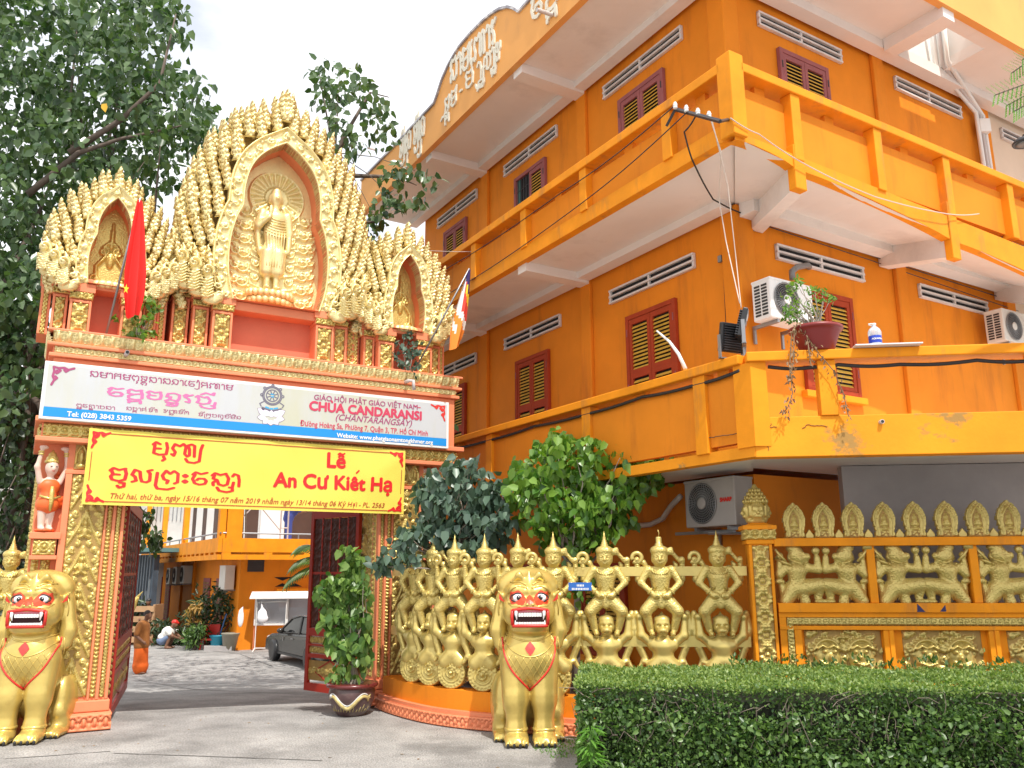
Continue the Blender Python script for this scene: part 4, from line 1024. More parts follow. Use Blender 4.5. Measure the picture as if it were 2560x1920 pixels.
def fill_curls(R, c, hN, hw, y0, y1, rr, sc=.13):
    y = y0
    while y < y1:
        for sd in (-1, 1):
            R.curl(c + sd * hw(y) * .80, y + sc * .15, sc * .62, rad(90 - sd * 80), -sd, 1.2, .02, .055); R.blob(c + sd * hw(y) * .5, y + sc * 1.2, sc * .3, sc * .2, .045, -sd * .6)
            R.curl(c + sd * hw(y) * .66, y, sc * .85, rad(90 + sd * 60), sd, 1.35, .021, .05); R.blob(c + sd * hw(y) * .86, y + sc * .8, sc * .34, sc * .18, .035, sd * .7)
            R.curl(c + sd * hw(y) * .36, y + sc * .7, sc * .55, rad(90 - sd * 60), -sd, 1.25, .017, .04); R.stroke([(c + sd * hw(y) * .2, y - sc * .6), (c + sd * hw(y) * .5, y - sc * .1), (c + sd * hw(y) * .8, y + sc * .4)], .016, .03, .008)
            R.blob(c + sd * hw(y) * .9, y - sc * .3, sc * .2, sc * .3, .03)
        y += sc * 1.75
out_c = smooth_poly([(1.33, 5.9), (1.43, 6.4), (1.42, 7.0), (1.36, 7.5), (1.22, 8.0), (.98, 8.48), (.64, 8.88), (.32, 9.1), (0, 9.24)])
in_c = smooth_poly([(.62, 5.74), (.72, 6.1), (.735, 6.6), (.66, 7.0), (.57, 7.2)]) + smooth_poly([(.57, 7.2), (.57, 7.55), (.48, 7.92), (.26, 8.19), (0, 8.36)])[1:]
cr0, Rb, I_, w_, hN = crest(UC, 5.74, out_c, in_c, .23, .18, .47, 'central_crest', .38, seed=3)
fill_curls(Rb, w_ / 2, hN, lambda y: max(.2, .70 - .0 * y), .22, 1.75, rng)
nh = 26
for i in range(nh):                           # halo rays
    a = 2 * math.pi * i / nh; cx, cy = w_ / 2, 7.62 - 5.74
    Rb.stroke([(cx + .2 * math.cos(a), cy + .2 * math.sin(a)), (cx + .40 * math.cos(a), cy + .40 * math.sin(a))], .022, .045, .032)
Rb.ring(w_ / 2, 7.62 - 5.74, .42, .016, .06, 28)
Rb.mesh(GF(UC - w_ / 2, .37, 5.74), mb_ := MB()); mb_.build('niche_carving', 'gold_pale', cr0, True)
out_s = smooth_poly([(.72, 5.78), (.80, 6.1), (.78, 6.5), (.66, 6.85), (.48, 7.1), (.28, 7.22), (0, 7.36)])
in_s = smooth_poly([(.25, 5.66), (.28, 5.95), (.26, 6.2), (.20, 6.36)]) + smooth_poly([(.20, 6.36), (.20, 6.56), (.135, 6.77), (0, 6.93)])[1:]
for uc, sh, sd_, nm, dz in ((-.47, 1.0, 5, 'side_crest', 0), (3.88, 1.0, 8, 'side_crest', .06)):
    o2 = [(a, z + dz * (z - 5.7)) for a, z in out_s]; o2 = [(a * 1.0, z) for a, z in o2]
    c1, R1, I1, w1, h1_ = crest(uc, 5.64, o2, in_s, .16, .15, .36, nm, .32, seed=sd_)
    c = w1 / 2
    for q in (-1, 1):
        R1.stroke([(c + q * .05, .12), (c + q * .16, .25), (c + q * .17, .4), (c + q * .06, .55), (c + q * .1, .68), (c + q * .04, .75)], .022, .05); R1.curl(c + q * .09, .62, .07, rad(90), q, 1.3, .018, .05)
        R1.curl(c + q * .17, .2, .07, rad(90), -q, 1.2, .018, .05)
    R1.blob(c, .5, .05, .12, .05); R1.stroke([(c, .7), (c, 1.05)], .04, .05, .012); R1.blob(c, .06, .2, .07, .08)
    R1.mesh(GF(uc - c, .31, 5.64), mb_ := MB()); mb_.build('niche_carving', 'gold', c1, True)
    lb = MB()
    for i in range(7): a = rad(200 + i * 140 / 6); lb.ball((0, 0, 0), (.075, .05, .06), 8, 6, GM @ Matrix.Translation((uc + .19 * math.cos(a), .12 + .16 * math.sin(a), 5.69)))
    lb.build('lotus_seat', 'gold_pale', c1, True)
# standing Buddha relief in the central niche
BX, BY, BZ = UC - .02, .29, 6.06
bp = [('e', (0, 0, 1.52), (.098, .09, .135)), ('e', (0, .0, 1.64), (.075, .07, .06)), ('c', (0, 0, 1.68), (0, 0, 1.76), .032, .012), ('e', (-.1, .01, 1.5), (.02, .03, .07)), ('e', (.1, .01, 1.5), (.02, .03, .07)), ('e', (0, -.1, 1.5), (.015, .03, .025)),
      ('c', (0, 0.01, 1.3), (0, 0, 1.42), .06, .055), ('e', (0, 0, 1.2), (.2, .1, .13)), ('e', (0, 0, .95), (.165, .1, .24)), ('e', (0, .0, .6), (.17, .1, .3)), ('c', (-.08, 0, .6), (-.085, 0, .32), .12, .105), ('c', (.08, 0, .6), (.085, 0, .32), .12, .105),
      ('c', (-.07, 0, .3), (-.07, 0, .06), .052, .042), ('c', (.07, 0, .3), (.07, 0, .06), .052, .042), ('e', (-.08, -.06, .03), (.05, .1, .035)), ('e', (.08, -.06, .03), (.05, .1, .035)),
      ('c', (-.19, 0, 1.26), (-.25, -.02, 1.02), .07, .06), ('c', (-.25, -.02, 1.02), (-.12, -.13, 1.15), .055, .035), ('e', (-.10, -.14, 1.22), (.035, .02, .05)), ('c', (-.12, -.145, 1.25), (-.125, -.15, 1.33), .012, .009), ('c', (-.1, -.145, 1.26), (-.1, -.15, 1.35), .012, .009), ('c', (-.08, -.145, 1.25), (-.078, -.15, 1.33), .012, .009),
      ('c', (.19, 0, 1.26), (.235, 0, .98), .07, .058), ('c', (.235, 0, .98), (.22, -.03, .74), .055, .042), ('e', (.22, -.04, .68), (.035, .03, .06)), ('c', (-.26, .02, .98), (-.2, .02, .6), .05, .03)]
bo_ = softobj('buddha_figure', bp, .018, 'gold_pale', gate, .03, GM @ Matrix.Translation((BX, BY, BZ)))
fold = MB()
for i in range(7):
    zz = 1.24 - i * .045; fold.tube([GM @ Vector((BX + x, BY - .105 + .1 * (x / .2) ** 2 - .0, BZ + zz - .10 * (1 - ((x - .03) / .22) ** 2))) for x in np.linspace(-.15, .19, 9)], .009, 5)
for x in np.linspace(-.12, .14, 7): fold.tube([GM @ Vector((BX + x * (1 - .1 * t), BY - .105 + .3 * x * x, BZ + .95 - .58 * t)) for t in np.linspace(0, 1, 6)], .008, 5)
fold.build('robe_folds', 'gold_pale', bo_, True)
lt_ = MB()
for ring, (rr_, zz, k) in enumerate(((.34, .0, 13), (.30, -.1, 11))):
    for i in range(k): a = rad(180 + 180 * i / (k - 1)); lt_.ball((0, 0, 0), (.055, .04, .06), 8, 6, GM @ Matrix.Translation((BX + rr_ * math.cos(a), BY + .08 + rr_ * .62 * math.sin(a), BZ - .05 + zz)))
lt_.lathe([(.05, -.2), (.28, -.14), (.32, -.06), (.30, .0), (.05, .005)], 20, GM @ Matrix.Translation((BX, BY + .07, BZ)) @ Matrix.Scale(.62, 4, (0, 1, 0)))
lt_.build('lotus_seat', 'gold_pale', bo_, True)

# bird-women caryatids
def kinnari(u, mirror, label):
    k = thing('kinnari_statue', label, 'statue', GM @ Matrix.Translation((u, .0, 2.385)) @ (Matrix.Scale(-1, 4, (1, 0, 0)) if mirror else Matrix.Identity(4)) @ Matrix.Rotation(rad(18), 4, 'Z'))
    pr = [('e', (0, -.02, .80), (.075, .08, .10)), ('e', (0, -.10, .78), (.012, .018, .02)), ('c', (0, 0, .66), (0, 0, .73), .035, .035), ('e', (0, 0, .58), (.115, .075, .10)), ('c', (0, 0, .5), (0, 0, .42), .075, .085),
          ('c', (-.115, 0, .62), (-.17, -.02, .80), .036, .032), ('c', (-.17, -.02, .80), (-.14, -.03, 1.0), .03, .024), ('e', (-.12, -.03, 1.05), (.055, .04, .03)),
          ('c', (.115, 0, .62), (.18, -.02, .80), .036, .032), ('c', (.18, -.02, .80), (.15, -.03, 1.0), .03, .024), ('e', (.13, -.03, 1.05), (.055, .04, .03)),
          ('c', (-.05, 0, .34), (-.045, 0, .07), .06, .036), ('c', (.05, 0, .34), (.045, 0, .07), .06, .036), ('e', (-.045, -.03, .04), (.035, .07, .03)), ('e', (.045, -.03, .04), (.035, .07, .03))]
    softobj('body', pr, .014, 'skin', k, .025)
    dr = [('e', (0, 0, .57), (.128, .092, .10)), ('c', (0, 0, .5), (0, 0, .42), .088, .1), ('e', (0, 0, .34), (.135, .11, .12)), ('c', (.06, .05, .36), (.2, .06, .43), .07, .03), ('c', (.06, .05, .32), (.22, .06, .36), .06, .02), ('e', (0, 0, .02), (.12, .1, .025))]
    softobj('feathered_dress', dr, .014, 'featherred', k, .03)
    g = MB(); g.lathe([(.082, .86), (.085, .885), (.07, .90), (.068, .93), (.05, .95), (.045, .98), (.025, 1.0), (.004, 1.03)], 16); g.tube([(-.12, -.06, .44), (0, -.12, .40), (.12, -.06, .44)], .016, 6)
    for z in (.95, .98): g.lathe([(.034, z), (.036, z + .015), (.034, z + .02)], 10, c=(-.145, -.03, 0)); g.lathe([(.034, z), (.036, z + .015), (.034, z + .02)], 10, c=(.155, -.03, 0))
    g.tube([(0, -.11, .56), (0, -.115, .48), (0, -.125, .38), (0, -.12, .25)], [.02, .03, .03, .012], 6); g.build('gold_ornaments', 'gold', k, True)
    fe = MB()
    for i in range(6): fe.tube([(.09, .08, .76 - i * .05), (.15, .06, .73 - i * .05)], [.03, .012], 6)
    for i in range(5): fe.tube([(.1, .05, .40 - i * .02), (.2, .06, .42 - i * .025), (.25, .05, .47 - i * .03)], [.022, .016, .006], 5)
    fe.build('feathers', 'featherred', k, True)
    fc = MB()
    for q in (-1, 1): fc.ball((q * .03, -.096, .81), (.014, .006, .006), 8, 6)
    fc.build('eyes', 'black', k); lp = MB(); lp.ball((0, -.094, .755), (.018, .008, .007), 8, 6); lp.build('lips', 'red', k)
    return k
kinnari(-.90, False, 'pale bird-woman statue in orange feathers holding up the left pier of the gate')
kinnari(4.40, True, 'bird-woman statue with one pale raised hand showing above the shrub on the right pier')

# ---------------- name board
sb = thingw('sign_board', 'long white name board with blue bottom stripe and purple Khmer and Vietnamese lettering', 'sign', tuple(GM @ Vector((UC, -.3, 3.8))))
_c = [gq(*p, .3) for p in ((97, 778), (84, 905), (970, 870), (969, 968))]; SU0, SU1 = (_c[0][0] + _c[1][0]) / 2, (_c[2][0] + _c[3][0]) / 2; SZ0, SZ1 = (_c[1][1] + _c[3][1]) / 2, (_c[0][1] + _c[2][1]) / 2
m_ = MB(); gbox(m_, (SU0, -.30, SZ0), (SU1, -.223, SZ1)); m_.build('board', 'white', sb, bevel=.006)
M['signface'] = mat('sign_face', (.50, .52, .54), .5, var=.03, vscale=1.5, stain=((.49, .49, .35), .7, .42, .62, (1, 1, .2)))
m_ = MB(); gbox(m_, (SU0 + .04, -.304, SZ0 + .155), (SU1 - .04, -.301, SZ1 - .04)); face = m_.build('face', 'signface', sb)
m_ = MB(); gbox(m_, (SU0 + .04, -.304, SZ0 + .035), (SU1 - .04, -.301, SZ0 + .154)); m_.build('blue_stripe', mat('sign_blue', (.005, .25, .66), .45, var=.03), sb)
def place(mbx, c0, c1, off, par, m, name='lettering', w=None, yo=0, h=None):
    a = gq(*c0, off); b = gq(*c1, off)
    xs_ = [v[0] for v in mbx.v]; W_ = max(xs_) - min(xs_); s = (b[0] - a[0]) / W_; mid = (max(xs_) + min(xs_)) / 2
    z = (a[1] + b[1]) / 2 + yo
    xform(mbx, GF((a[0] + b[0]) / 2, -off - .002, z) @ Matrix.Diagonal((s, h or s, 1, 1)) @ Matrix.Translation((-mid, 0, 0)))
    if par.name == 'festival_banner': drape_b(mbx, .006)
    return mbx.build(name, m, par)
M['purple'] = mat('purple_lettering', (.34, .06, .16), .5, var=.08, vscale=4); M['pinkltr'] = mat('pink_lettering', (.62, .15, .35), .5, var=.05); M['magenta'] = mat('magenta_lettering', (.55, .045, .10), .5, var=.05)
place(khmer('smakmput_psasnaevITNam', 1, .06), (193, 812), (504, 844), .305, sb, 'purple', h=.072)
kb = khmer('vT_Tcn_trgSj', 1, .075); place(kb, (230, 852), (468, 877), .305, sb, 'pinkltr', h=.11)
for t, a, b in (('p_lUvH_vagsa', (164, 880), (248, 888)), ('sg_kaTqtj7', (272, 887), (340, 893)), ('xN_ntj3', (352, 893), (408, 897)), ('tjRkugHUcjmin', (428, 898), (520, 910))):
    place(khmer(t, 1, .055), (a[0], a[1] - 2), (b[0], b[1] - 2), .305, sb, 'purple', h=.042)
place(latin('GIÁO HỘI PHẬT GIÁO VIỆT NAM', 1, .018), (678, 864), (902, 883), .305, sb, 'purple', yo=-.005)
place(latin('CHÙA CANDARAṄSĪ'.replace('Ṅ', 'N').replace('Ī', 'I'), 1, .05), (667, 886), (911, 907), .305, sb, 'magenta')
dd = MB(); 
for c_, w2 in (((898, 881), .03), ): a = gq(*c_, .306); dd.box((a[0] - .012, a[1] + .015, .309), (a[0] + .012, a[1] + .035, .3095), GF()) 
a = gq(906, 884, .306); dd.box((a[0] - .03, a[1] + .02, .309), (a[0] + .02, a[1] + .032, .3095), GF()); dd.build('lettering', 'magenta', sb)
place(latin('(CHĂNTARĂNGSÂY)', 1, .014, shear=.3), (725, 907), (890, 921), .305, sb, 'purple')
place(latin('Đường Hoàng Sa, Phường 7, Quận 3, TP. Hồ Chí Minh', 1, .016, sx=.8), (648, 920), (924, 941), .305, sb, 'magenta', yo=.0)
place(latin('Tel: (028) 3843 5359', 1, .03), (144, 898), (283, 910), .305, sb, 'white')
place(latin('Website: www.phatgiaonamtongkhmer.org', 1, .03), (727, 944), (935, 960), .305, sb, 'white', yo=.0)
# emblem: wheel over lotus
e = MB(); eu, ez = gq(588, 860, .305); ez += .035; em = GF(eu, -.306, ez)
def circ(R, a0=0, a1=360, n=28, cx=0, cy=0): return [(cx + R * math.cos(rad(a0 + (a1 - a0) * i / n)), cy + R * math.sin(rad(a0 + (a1 - a0) * i / n))) for i in range(n + 1)]
S_ = .135
lines = [circ(1 * S_), circ(.86 * S_), circ(.62 * S_)] + [circ(.12 * S_, cx=1.1 * S_ * math.cos(rad(a)), cy=1.1 * S_ * math.sin(rad(a)), n=10) for a in (0, 42, 90, 138, 180)]
lines += [[(.22 * S_ * math.cos(rad(a)), .22 * S_ * math.sin(rad(a))), (.6 * S_ * math.cos(rad(a)), .6 * S_ * math.sin(rad(a)))] for a in range(22, 380, 45)]
lines += [[(-.85 * S_, -.7 * S_), (-1.25 * S_, -.95 * S_), (-1.1 * S_, -1.2 * S_)], [(.85 * S_, -.7 * S_), (1.25 * S_, -.95 * S_), (1.1 * S_, -1.2 * S_)], [(-1.0 * S_, -1.3 * S_), (0, -1.62 * S_), (1.0 * S_, -1.3 * S_)]]
capsules(lines, .008, e); xform(e, em); e.build('emblem', mat('emblem_grey', (.16, .15, .2), .5, var=0), sb)
e = MB(); capsules([[(-.9 * S_, -1.45 * S_), (0, -1.72 * S_), (.9 * S_, -1.45 * S_)]], .022, e); xform(e, em); e.build('emblem', mat('emblem_dark', (.10, .09, .13), .5, var=0), sb)
e = MB(); k = 0
for (cx, cy, an, L_, w2) in [(-1.0, -2.0, 60, 1.0, .34), (1.0, -2.0, -60, 1.0, .34), (-1.0, -2.35, 95, .85, .32), (1.0, -2.35, -95, .85, .32), (-.6, -2.5, 140, .7, .32), (.6, -2.5, -140, .7, .32), (0, -2.6, 180, .55, .4), (-.5, -2.2, 35, .8, .32), (.5, -2.2, -35, .8, .32), (0, -2.3, 0, .75, .36)]:
    P = []; 
    for t in np.linspace(0, 1, 9): P.append((w2 * math.sin(math.pi * t ** .8), L_ * t))
    P = P + [(-x, y) for x, y in P[-2:0:-1]]
    M2 = Matrix.Translation((cx * S_ * .55, cy * S_, k * 2e-4)) @ Matrix.Rotation(rad(an), 4, 'Z') @ Matrix.Scale(S_, 4)
    e.poly([em @ M2 @ Vector((x, y, 0)) for x, y in P]); k += 1
e.build('emblem_lotus', mat('emblem_lilac', (.72, .66, .8), .5, var=.04), sb)
e = MB(); k = 0
for (cx, cy, an, L_, w2) in [(-1.0, -2.0, 60, 1.06, .40), (1.0, -2.0, -60, 1.06, .40), (-1.0, -2.35, 95, .92, .38), (1.0, -2.35, -95, .92, .38), (-.6, -2.5, 140, .78, .38), (.6, -2.5, -140, .78, .38), (0, -2.6, 180, .62, .46)]:
    P = [(w2 * math.sin(math.pi * t ** .8), L_ * t) for t in np.linspace(0, 1, 9)]; P = P + [(-x, y) for x, y in P[-2:0:-1]]
    M2 = Matrix.Translation((cx * S_ * .55, cy * S_, -.0012 + k * 5e-5)) @ Matrix.Rotation(rad(an), 4, 'Z') @ Matrix.Scale(S_, 4)
    e.poly([em @ M2 @ Vector((x, y, 0)) for x, y in P]); k += 1
e.build('emblem_lotus', 'grille', sb)
e = MB(); capsules([[(-.15 * S_, .02), (.15 * S_, .02)], [(-.1 * S_, -.02), (.15 * S_, -.015)], [(-.6 * S_, -1.28 * S_), (-.3 * S_, -1.36 * S_)], [(-.12 * S_, -1.4 * S_), (.12 * S_, -1.4 * S_)], [(.3 * S_, -1.36 * S_), (.6 * S_, -1.28 * S_)]], .012, e); xform(e, em); e.build('emblem', mat('emblem_blue', (.05, .35, .62), .5, var=0), sb)
def ornament(mbx, x, z, sx, sz, s, y):
    L = [[(.0, .0), (.25, .05), (.4, .2), (.3, .32), (.2, .22)], [(.3, .05), (.6, .0), (.85, .12), (.7, .25), (.6, .14)], [(.85, .1), (1.15, -.02)], [(.0, 0), (.05, .25), (.2, .4), (.32, .3)], [(.05, .3), (0, .6), (.12, .85), (.25, .7), (.14, .6)], [(.1, .85), (-.02, 1.15)]]
    c = capsules([[(px * s, py * s) for px, py in l] for l in L], .014); c.v = [tuple(GF(x, y, z) @ Vector((a * sx, b * sz, c_))) for a, b, c_ in c.v]; merge(mbx, c)
om = MB(); ornament(om, SU0 + .1, SZ1 - .07, 1, -1, .2, -.307); om.build('corner_ornament', 'purple', sb)
om = MB(); ornament(om, SU1 - .08, SZ1 - .07, -1, -1, .2, -.307); om.build('corner_ornament', 'red', sb)

# ---------------- festival banner
bn = thingw('festival_banner', 'yellow cloth banner with red Khmer and Vietnamese lettering hung across the gate opening', 'banner', tuple(GM @ Vector((1.7, -.22, 2.75))))
M['bannery'] = mat('banner_yellow', (.80, .66, .10), .55, var=.03, vscale=2)
_t = M['bannery'].node_tree; _b = _t.nodes['Principled BSDF']; _tc = _t.nodes.new('ShaderNodeTexCoord'); _w = _t.nodes.new('ShaderNodeTexBrick')
_mp = _t.nodes.new('ShaderNodeMapping'); _mp.inputs['Rotation'].default_value = (rad(90), rad(35), rad(30)); _mp.inputs['Scale'].default_value = (9, 9, 9)
_t.links.new(_tc.outputs['Object'], _mp.inputs[0]); _t.links.new(_mp.outputs[0], _w.inputs[0]); _w.inputs['Color1'].default_value = (1, 1, 1, 1); _w.inputs['Color2'].default_value = (.98, .98, .95, 1); _w.inputs['Mortar'].default_value = (.72, .66, .45, 1)
_w.inputs['Mortar Size'].default_value = .012
_x = _t.nodes.new('ShaderNodeMixRGB'); _x.blend_type = 'MULTIPLY'; _x.inputs[0].default_value = 1; _lk = _b.inputs['Base Color'].links[0].from_socket
_t.links.new(_lk, _x.inputs[1]); _t.links.new(_w.outputs[0], _x.inputs[2]); _t.links.new(_x.outputs[0], _b.inputs['Base Color'])
BO = .235
_b = [gq(*p, .235) for p in ((192, 926), (177, 1090), (875, 972), (872, 1110))]; BU0, BU1 = (_b[0][0] + _b[1][0]) / 2, (_b[2][0] + _b[3][0]) / 2; BZ0, BZ1 = (_b[1][1] + _b[3][1]) / 2, (_b[0][1] + _b[2][1]) / 2
GMI = GM.inverted()
def drape_b(mbx, lift=.005):
    out = []
    for p in mbx.v:
        q = GMI @ Vector(p); out.append(tuple(GM @ Vector((q.x, -BO - lift - wav(q.x, q.z) + (q.y + BO + .024) * .5, q.z))))
    mbx.v = out; return mbx
bm_ = MB(); nx_, nz_ = 60, 12
def wav(x, z): return .012 * math.sin(x * 3.1) * math.sin(z * 5) + .006 * math.sin(x * 9 + z * 7) + sum(.012 * math.exp(-((x - cx) * .8 + (z - cz) * q) ** 2 * 90) * math.exp(-((x - cx) ** 2 + (z - cz) ** 2) * 2.2) for cx, cz, q in ((-.5, 3.72, 1), (-.5, 2.75, -1), (3.9, 3.72, -1), (3.9, 2.75, 1), (1.7, 3.72, .3)))
for i in range(nx_ + 1):
    for j in range(nz_ + 1):
        x = BU0 + (BU1 - BU0) * i / nx_; z = BZ0 + (BZ1 - BZ0) * j / nz_; bm_.v.append(tuple(GF(x, -BO, z) @ Vector((0, 0, wav(x, z)))))
bm_.f = [(i * (nz_ + 1) + j, (i + 1) * (nz_ + 1) + j, (i + 1) * (nz_ + 1) + j + 1, i * (nz_ + 1) + j + 1) for i in range(nx_) for j in range(nz_)]
cl = bm_.build('cloth', 'bannery', bn, True)
M['bred'] = mat('banner_red', (.66, .012, .012), .55, var=.02); M['bredthin'] = mat('banner_dark_red', (.45, .07, .02), .55, var=.02)
def bplace(mbx, c0, c1, m, yo=0, name='lettering', h=None): return place(mbx, c0, c1, BO + .022, bn, m, name, yo=yo, h=h)
bplace(khmer('buNy', 1, .075), (326, 980), (440, 988), 'bred', 0, h=.165)
bplace(khmer('cUlRphvsSa', 1, .072), (232, 1036), (520, 1052), 'bred', 0, h=.165)
kx = latin('Lê', 1, .035); bplace(kx, (707, 1008), (748, 1011), 'bred', .0)
tl = MB(); a = gq(739, 983, BO + .022); capsules([[(-.05, 0), (-.025, .018), (.015, -.004), (.045, .016)]], .011, tl); drape_b(xform(tl, GF(a[0], -BO - .024, a[1] + .012)), .006); tl.build('lettering', 'bred', bn)
kx = latin('An Cư Kiết Hạ', 1, .04); bplace(kx, (590, 1050), (848, 1062), 'bred', .0)
a = gq(773, 1020, BO + .022); tl = MB(); capsules([[(-.015, -.012), (.02, .025)]], .011, tl); drape_b(xform(tl, GF(a[0], -BO - .024, a[1] + .0)), .006); tl.build('lettering', 'bred', bn)
bplace(latin('Thứ hai, thứ ba, ngày 15/16 tháng 07 năm 2019 nhằm ngày 13/14 tháng 06 Kỷ Hợi - PL. 2563', 1, .012, shear=.25), (238, 1077), (832, 1096), 'bredthin', .0)
bd = MB(); bz = BO + .022
def bline(x0, z0, x1, z1, w=.006):
    n = 40
    for i in range(n):
        t0, t1 = i / n, (i + 1) / n; p = (x0 + (x1 - x0) * t0, z0 + (z1 - z0) * t0); q = (x0 + (x1 - x0) * t1, z0 + (z1 - z0) * t1); dx, dz = (0, w) if abs(x1 - x0) > abs(z1 - z0) else (w, 0)
        bd.quad(*[GF(0, -bz - .002, 0) @ Vector(v) for v in ((p[0] - dx, p[1] - dz, 0), (q[0] + (dx if dz == 0 else 0) * -1, q[1] - dz, 0), (q[0] + dx, q[1] + dz, 0), (p[0] + (dx if dz == 0 else 0), p[1] + dz, 0))])
for ln in ((BU0 + .24, BZ1 - .055, BU1 - .26, BZ1 - .055), (BU0 + .24, BZ0 + .045, BU1 - .26, BZ0 + .045), (BU0 + .055, BZ0 + .3, BU0 + .055, BZ1 - .3, .005), (BU1 - .055, BZ0 + .3, BU1 - .055, BZ1 - .3, .005)): bd = MB(); bline(*ln); drape_b(bd, .006).build('border_line', 'bredthin', bn)
for (x, z, sx, sz) in ((BU0 + .05, BZ1 - .05, 1, -1), (BU0 + .05, BZ0 + .045, 1, 1), (BU1 - .05, BZ1 - .05, -1, -1), (BU1 - .05, BZ0 + .045, -1, 1)):
    om = MB(); ornament(om, x, z, sx, sz, .17, -bz - .002); drape_b(om, .007).build('corner_ornament', 'bred', bn)

# ---------------- flags
def cloth_flag(parent, top, bot, wtop, wbot, m, n=26, folds=3.0, amp=.05, cols=None, name='cloth'):
    mb = MB(); k = 16; top, bot = Vector(top), Vector(bot); ax = Vector(UD) 
    for j in range(n + 1):
        t = j / n; c = top.lerp(bot, t); w = wtop + (wbot - wtop) * min(1, t * 1.6) ** .8
        w *= (1 - .35 * max(0, t - .8) / .2)
        for i in range(k + 1):
            s = i / k - .5; ph = s * folds * 2 * math.pi + t * 1.2
            p = c + ax * (s * w + .01 * math.sin(ph * 1.7)) + Vector(ND) * (amp * math.sin(ph) * (.3 + t)) + Vector((0, 0, -.10 * w * math.cos(s * 5 + 1) * t + .06 * s * (1 if t > .9 else 0)))
            mb.v.append(tuple(p))
    mb.f = [(j * (k + 1) + i, j * (k + 1) + i + 1, (j + 1) * (k + 1) + i + 1, (j + 1) * (k + 1) + i) for j in range(n) for i in range(k)]
    o = mb.build(name, m, parent, True)
    return o, n, k
P0_ = GM @ Vector((*[gq(228, 730, .1)[0]], -.1, 4.96)); u1, z1 = gq(303, 428, .75); P1_ = GM @ Vector((u1, -.75, z1))
fl = thingw('red_flag', 'red flag hanging limp from a slanted pole before the left gold niche', 'flag', tuple(P0_))
pm = MB(); pm.tube([P0_, P1_], .016, 8); pm.build('pole', 'metal', fl, True)
ub, zb = gq(287, 683, .62); cloth_flag(fl, P1_ - Vector((0, 0, .03)), GM @ Vector((ub, -.62, zb)), .04, .26, 'flagred', folds=1.5, amp=.045)
st = MB(); us, zs_ = gq(272, 625, .72); st.poly([GF(us, -.74, zs_) @ Vector((.035 * math.cos(rad(90 + 36 * i)) * (1 if i % 2 == 0 else .4), .07 * math.sin(rad(90 + 36 * i)) * (1 if i % 2 == 0 else .4), 0)) for i in range(10)]); st.build('star', mat('flag_yellow', (.8, .6, .02), .7, var=0), fl)
P0_ = GM @ Vector((gq(893, 812, .1)[0], -.1, 4.96)); u1, z1 = gq(1014, 580, .9); P1_ = GM @ Vector((u1, -.9, z1))
fl = thingw('buddhist_flag', 'striped blue, yellow, red, white and orange flag drooping from a pole beside the right niche', 'flag', tuple(P0_))
pm = MB(); pm.tube([P0_, P1_], .015, 8); pm.build('pole', 'metal', fl, True)
ub, zb = gq(982, 752, .75); o, n, k = cloth_flag(fl, P1_ - Vector((0, 0, .02)), GM @ Vector((ub, -.75, zb)), .04, .24, 'white', folds=1.1, amp=.04)
for mm, c_ in (('fnavy', (.03, .015, .10)), ('fyel', (.8, .55, .02)), ('fred', (.66, .05, .03)), ('forg', (.85, .25, .03))): M[mm] = mat(mm + '_cloth', c_, .8, var=.04); o.data.materials.append(M[mm])
for p in o.data.polygons:
    j, i = divmod(p.index, k); t, s = j / n, i / k; d = t - .30 * (s - .5)
    p.material_index = 1 if d < .17 else (2 if d < .30 and s > .45 else (1 if d < .34 and s < .3 else (3 if d < .52 and s > .4 else (0 if d < .62 else (0 if .74 < d < .84 and s < .35 else 4)))))
# roof spout and pipe on the cornice
sp_ = thingw('cornice_drain', 'bent grey drain pipe sticking out of the right end of the gate cornice', 'pipe', tuple(GM @ Vector((4.1, -.2, 4.75))))
u_, z_ = gq(885, 832, .22); m_ = MB(); m_.tube([GM @ Vector((u_ - .06, -.1, z_ + .05)), GM @ Vector((u_ - .05, -.3, z_ + .05)), GM @ Vector((u_, -.36, z_ + .04)), GM @ Vector((u_ + .01, -.37, z_ - .1))], .028, 10); m_.build('pipe', 'pvc', sp_, True)
u_, z_ = gq(273, 765, .2); sp_ = thingw('cornice_spout', 'short dark drain spout in the left part of the gate cornice', 'pipe', tuple(GM @ Vector((u_, -.2, z_)))); m_ = MB(); m_.tube([GM @ Vector((u_, -.1, z_)), GM @ Vector((u_, -.32, z_))], .03, 10); m_.build('pipe', 'pvc', sp_, True)
ri = MB(); ri.tube([GM @ Vector((u_, -.321, z_)), GM @ Vector((u_, -.323, z_))], .022, 10); ri.build('bore', 'black', sp_)

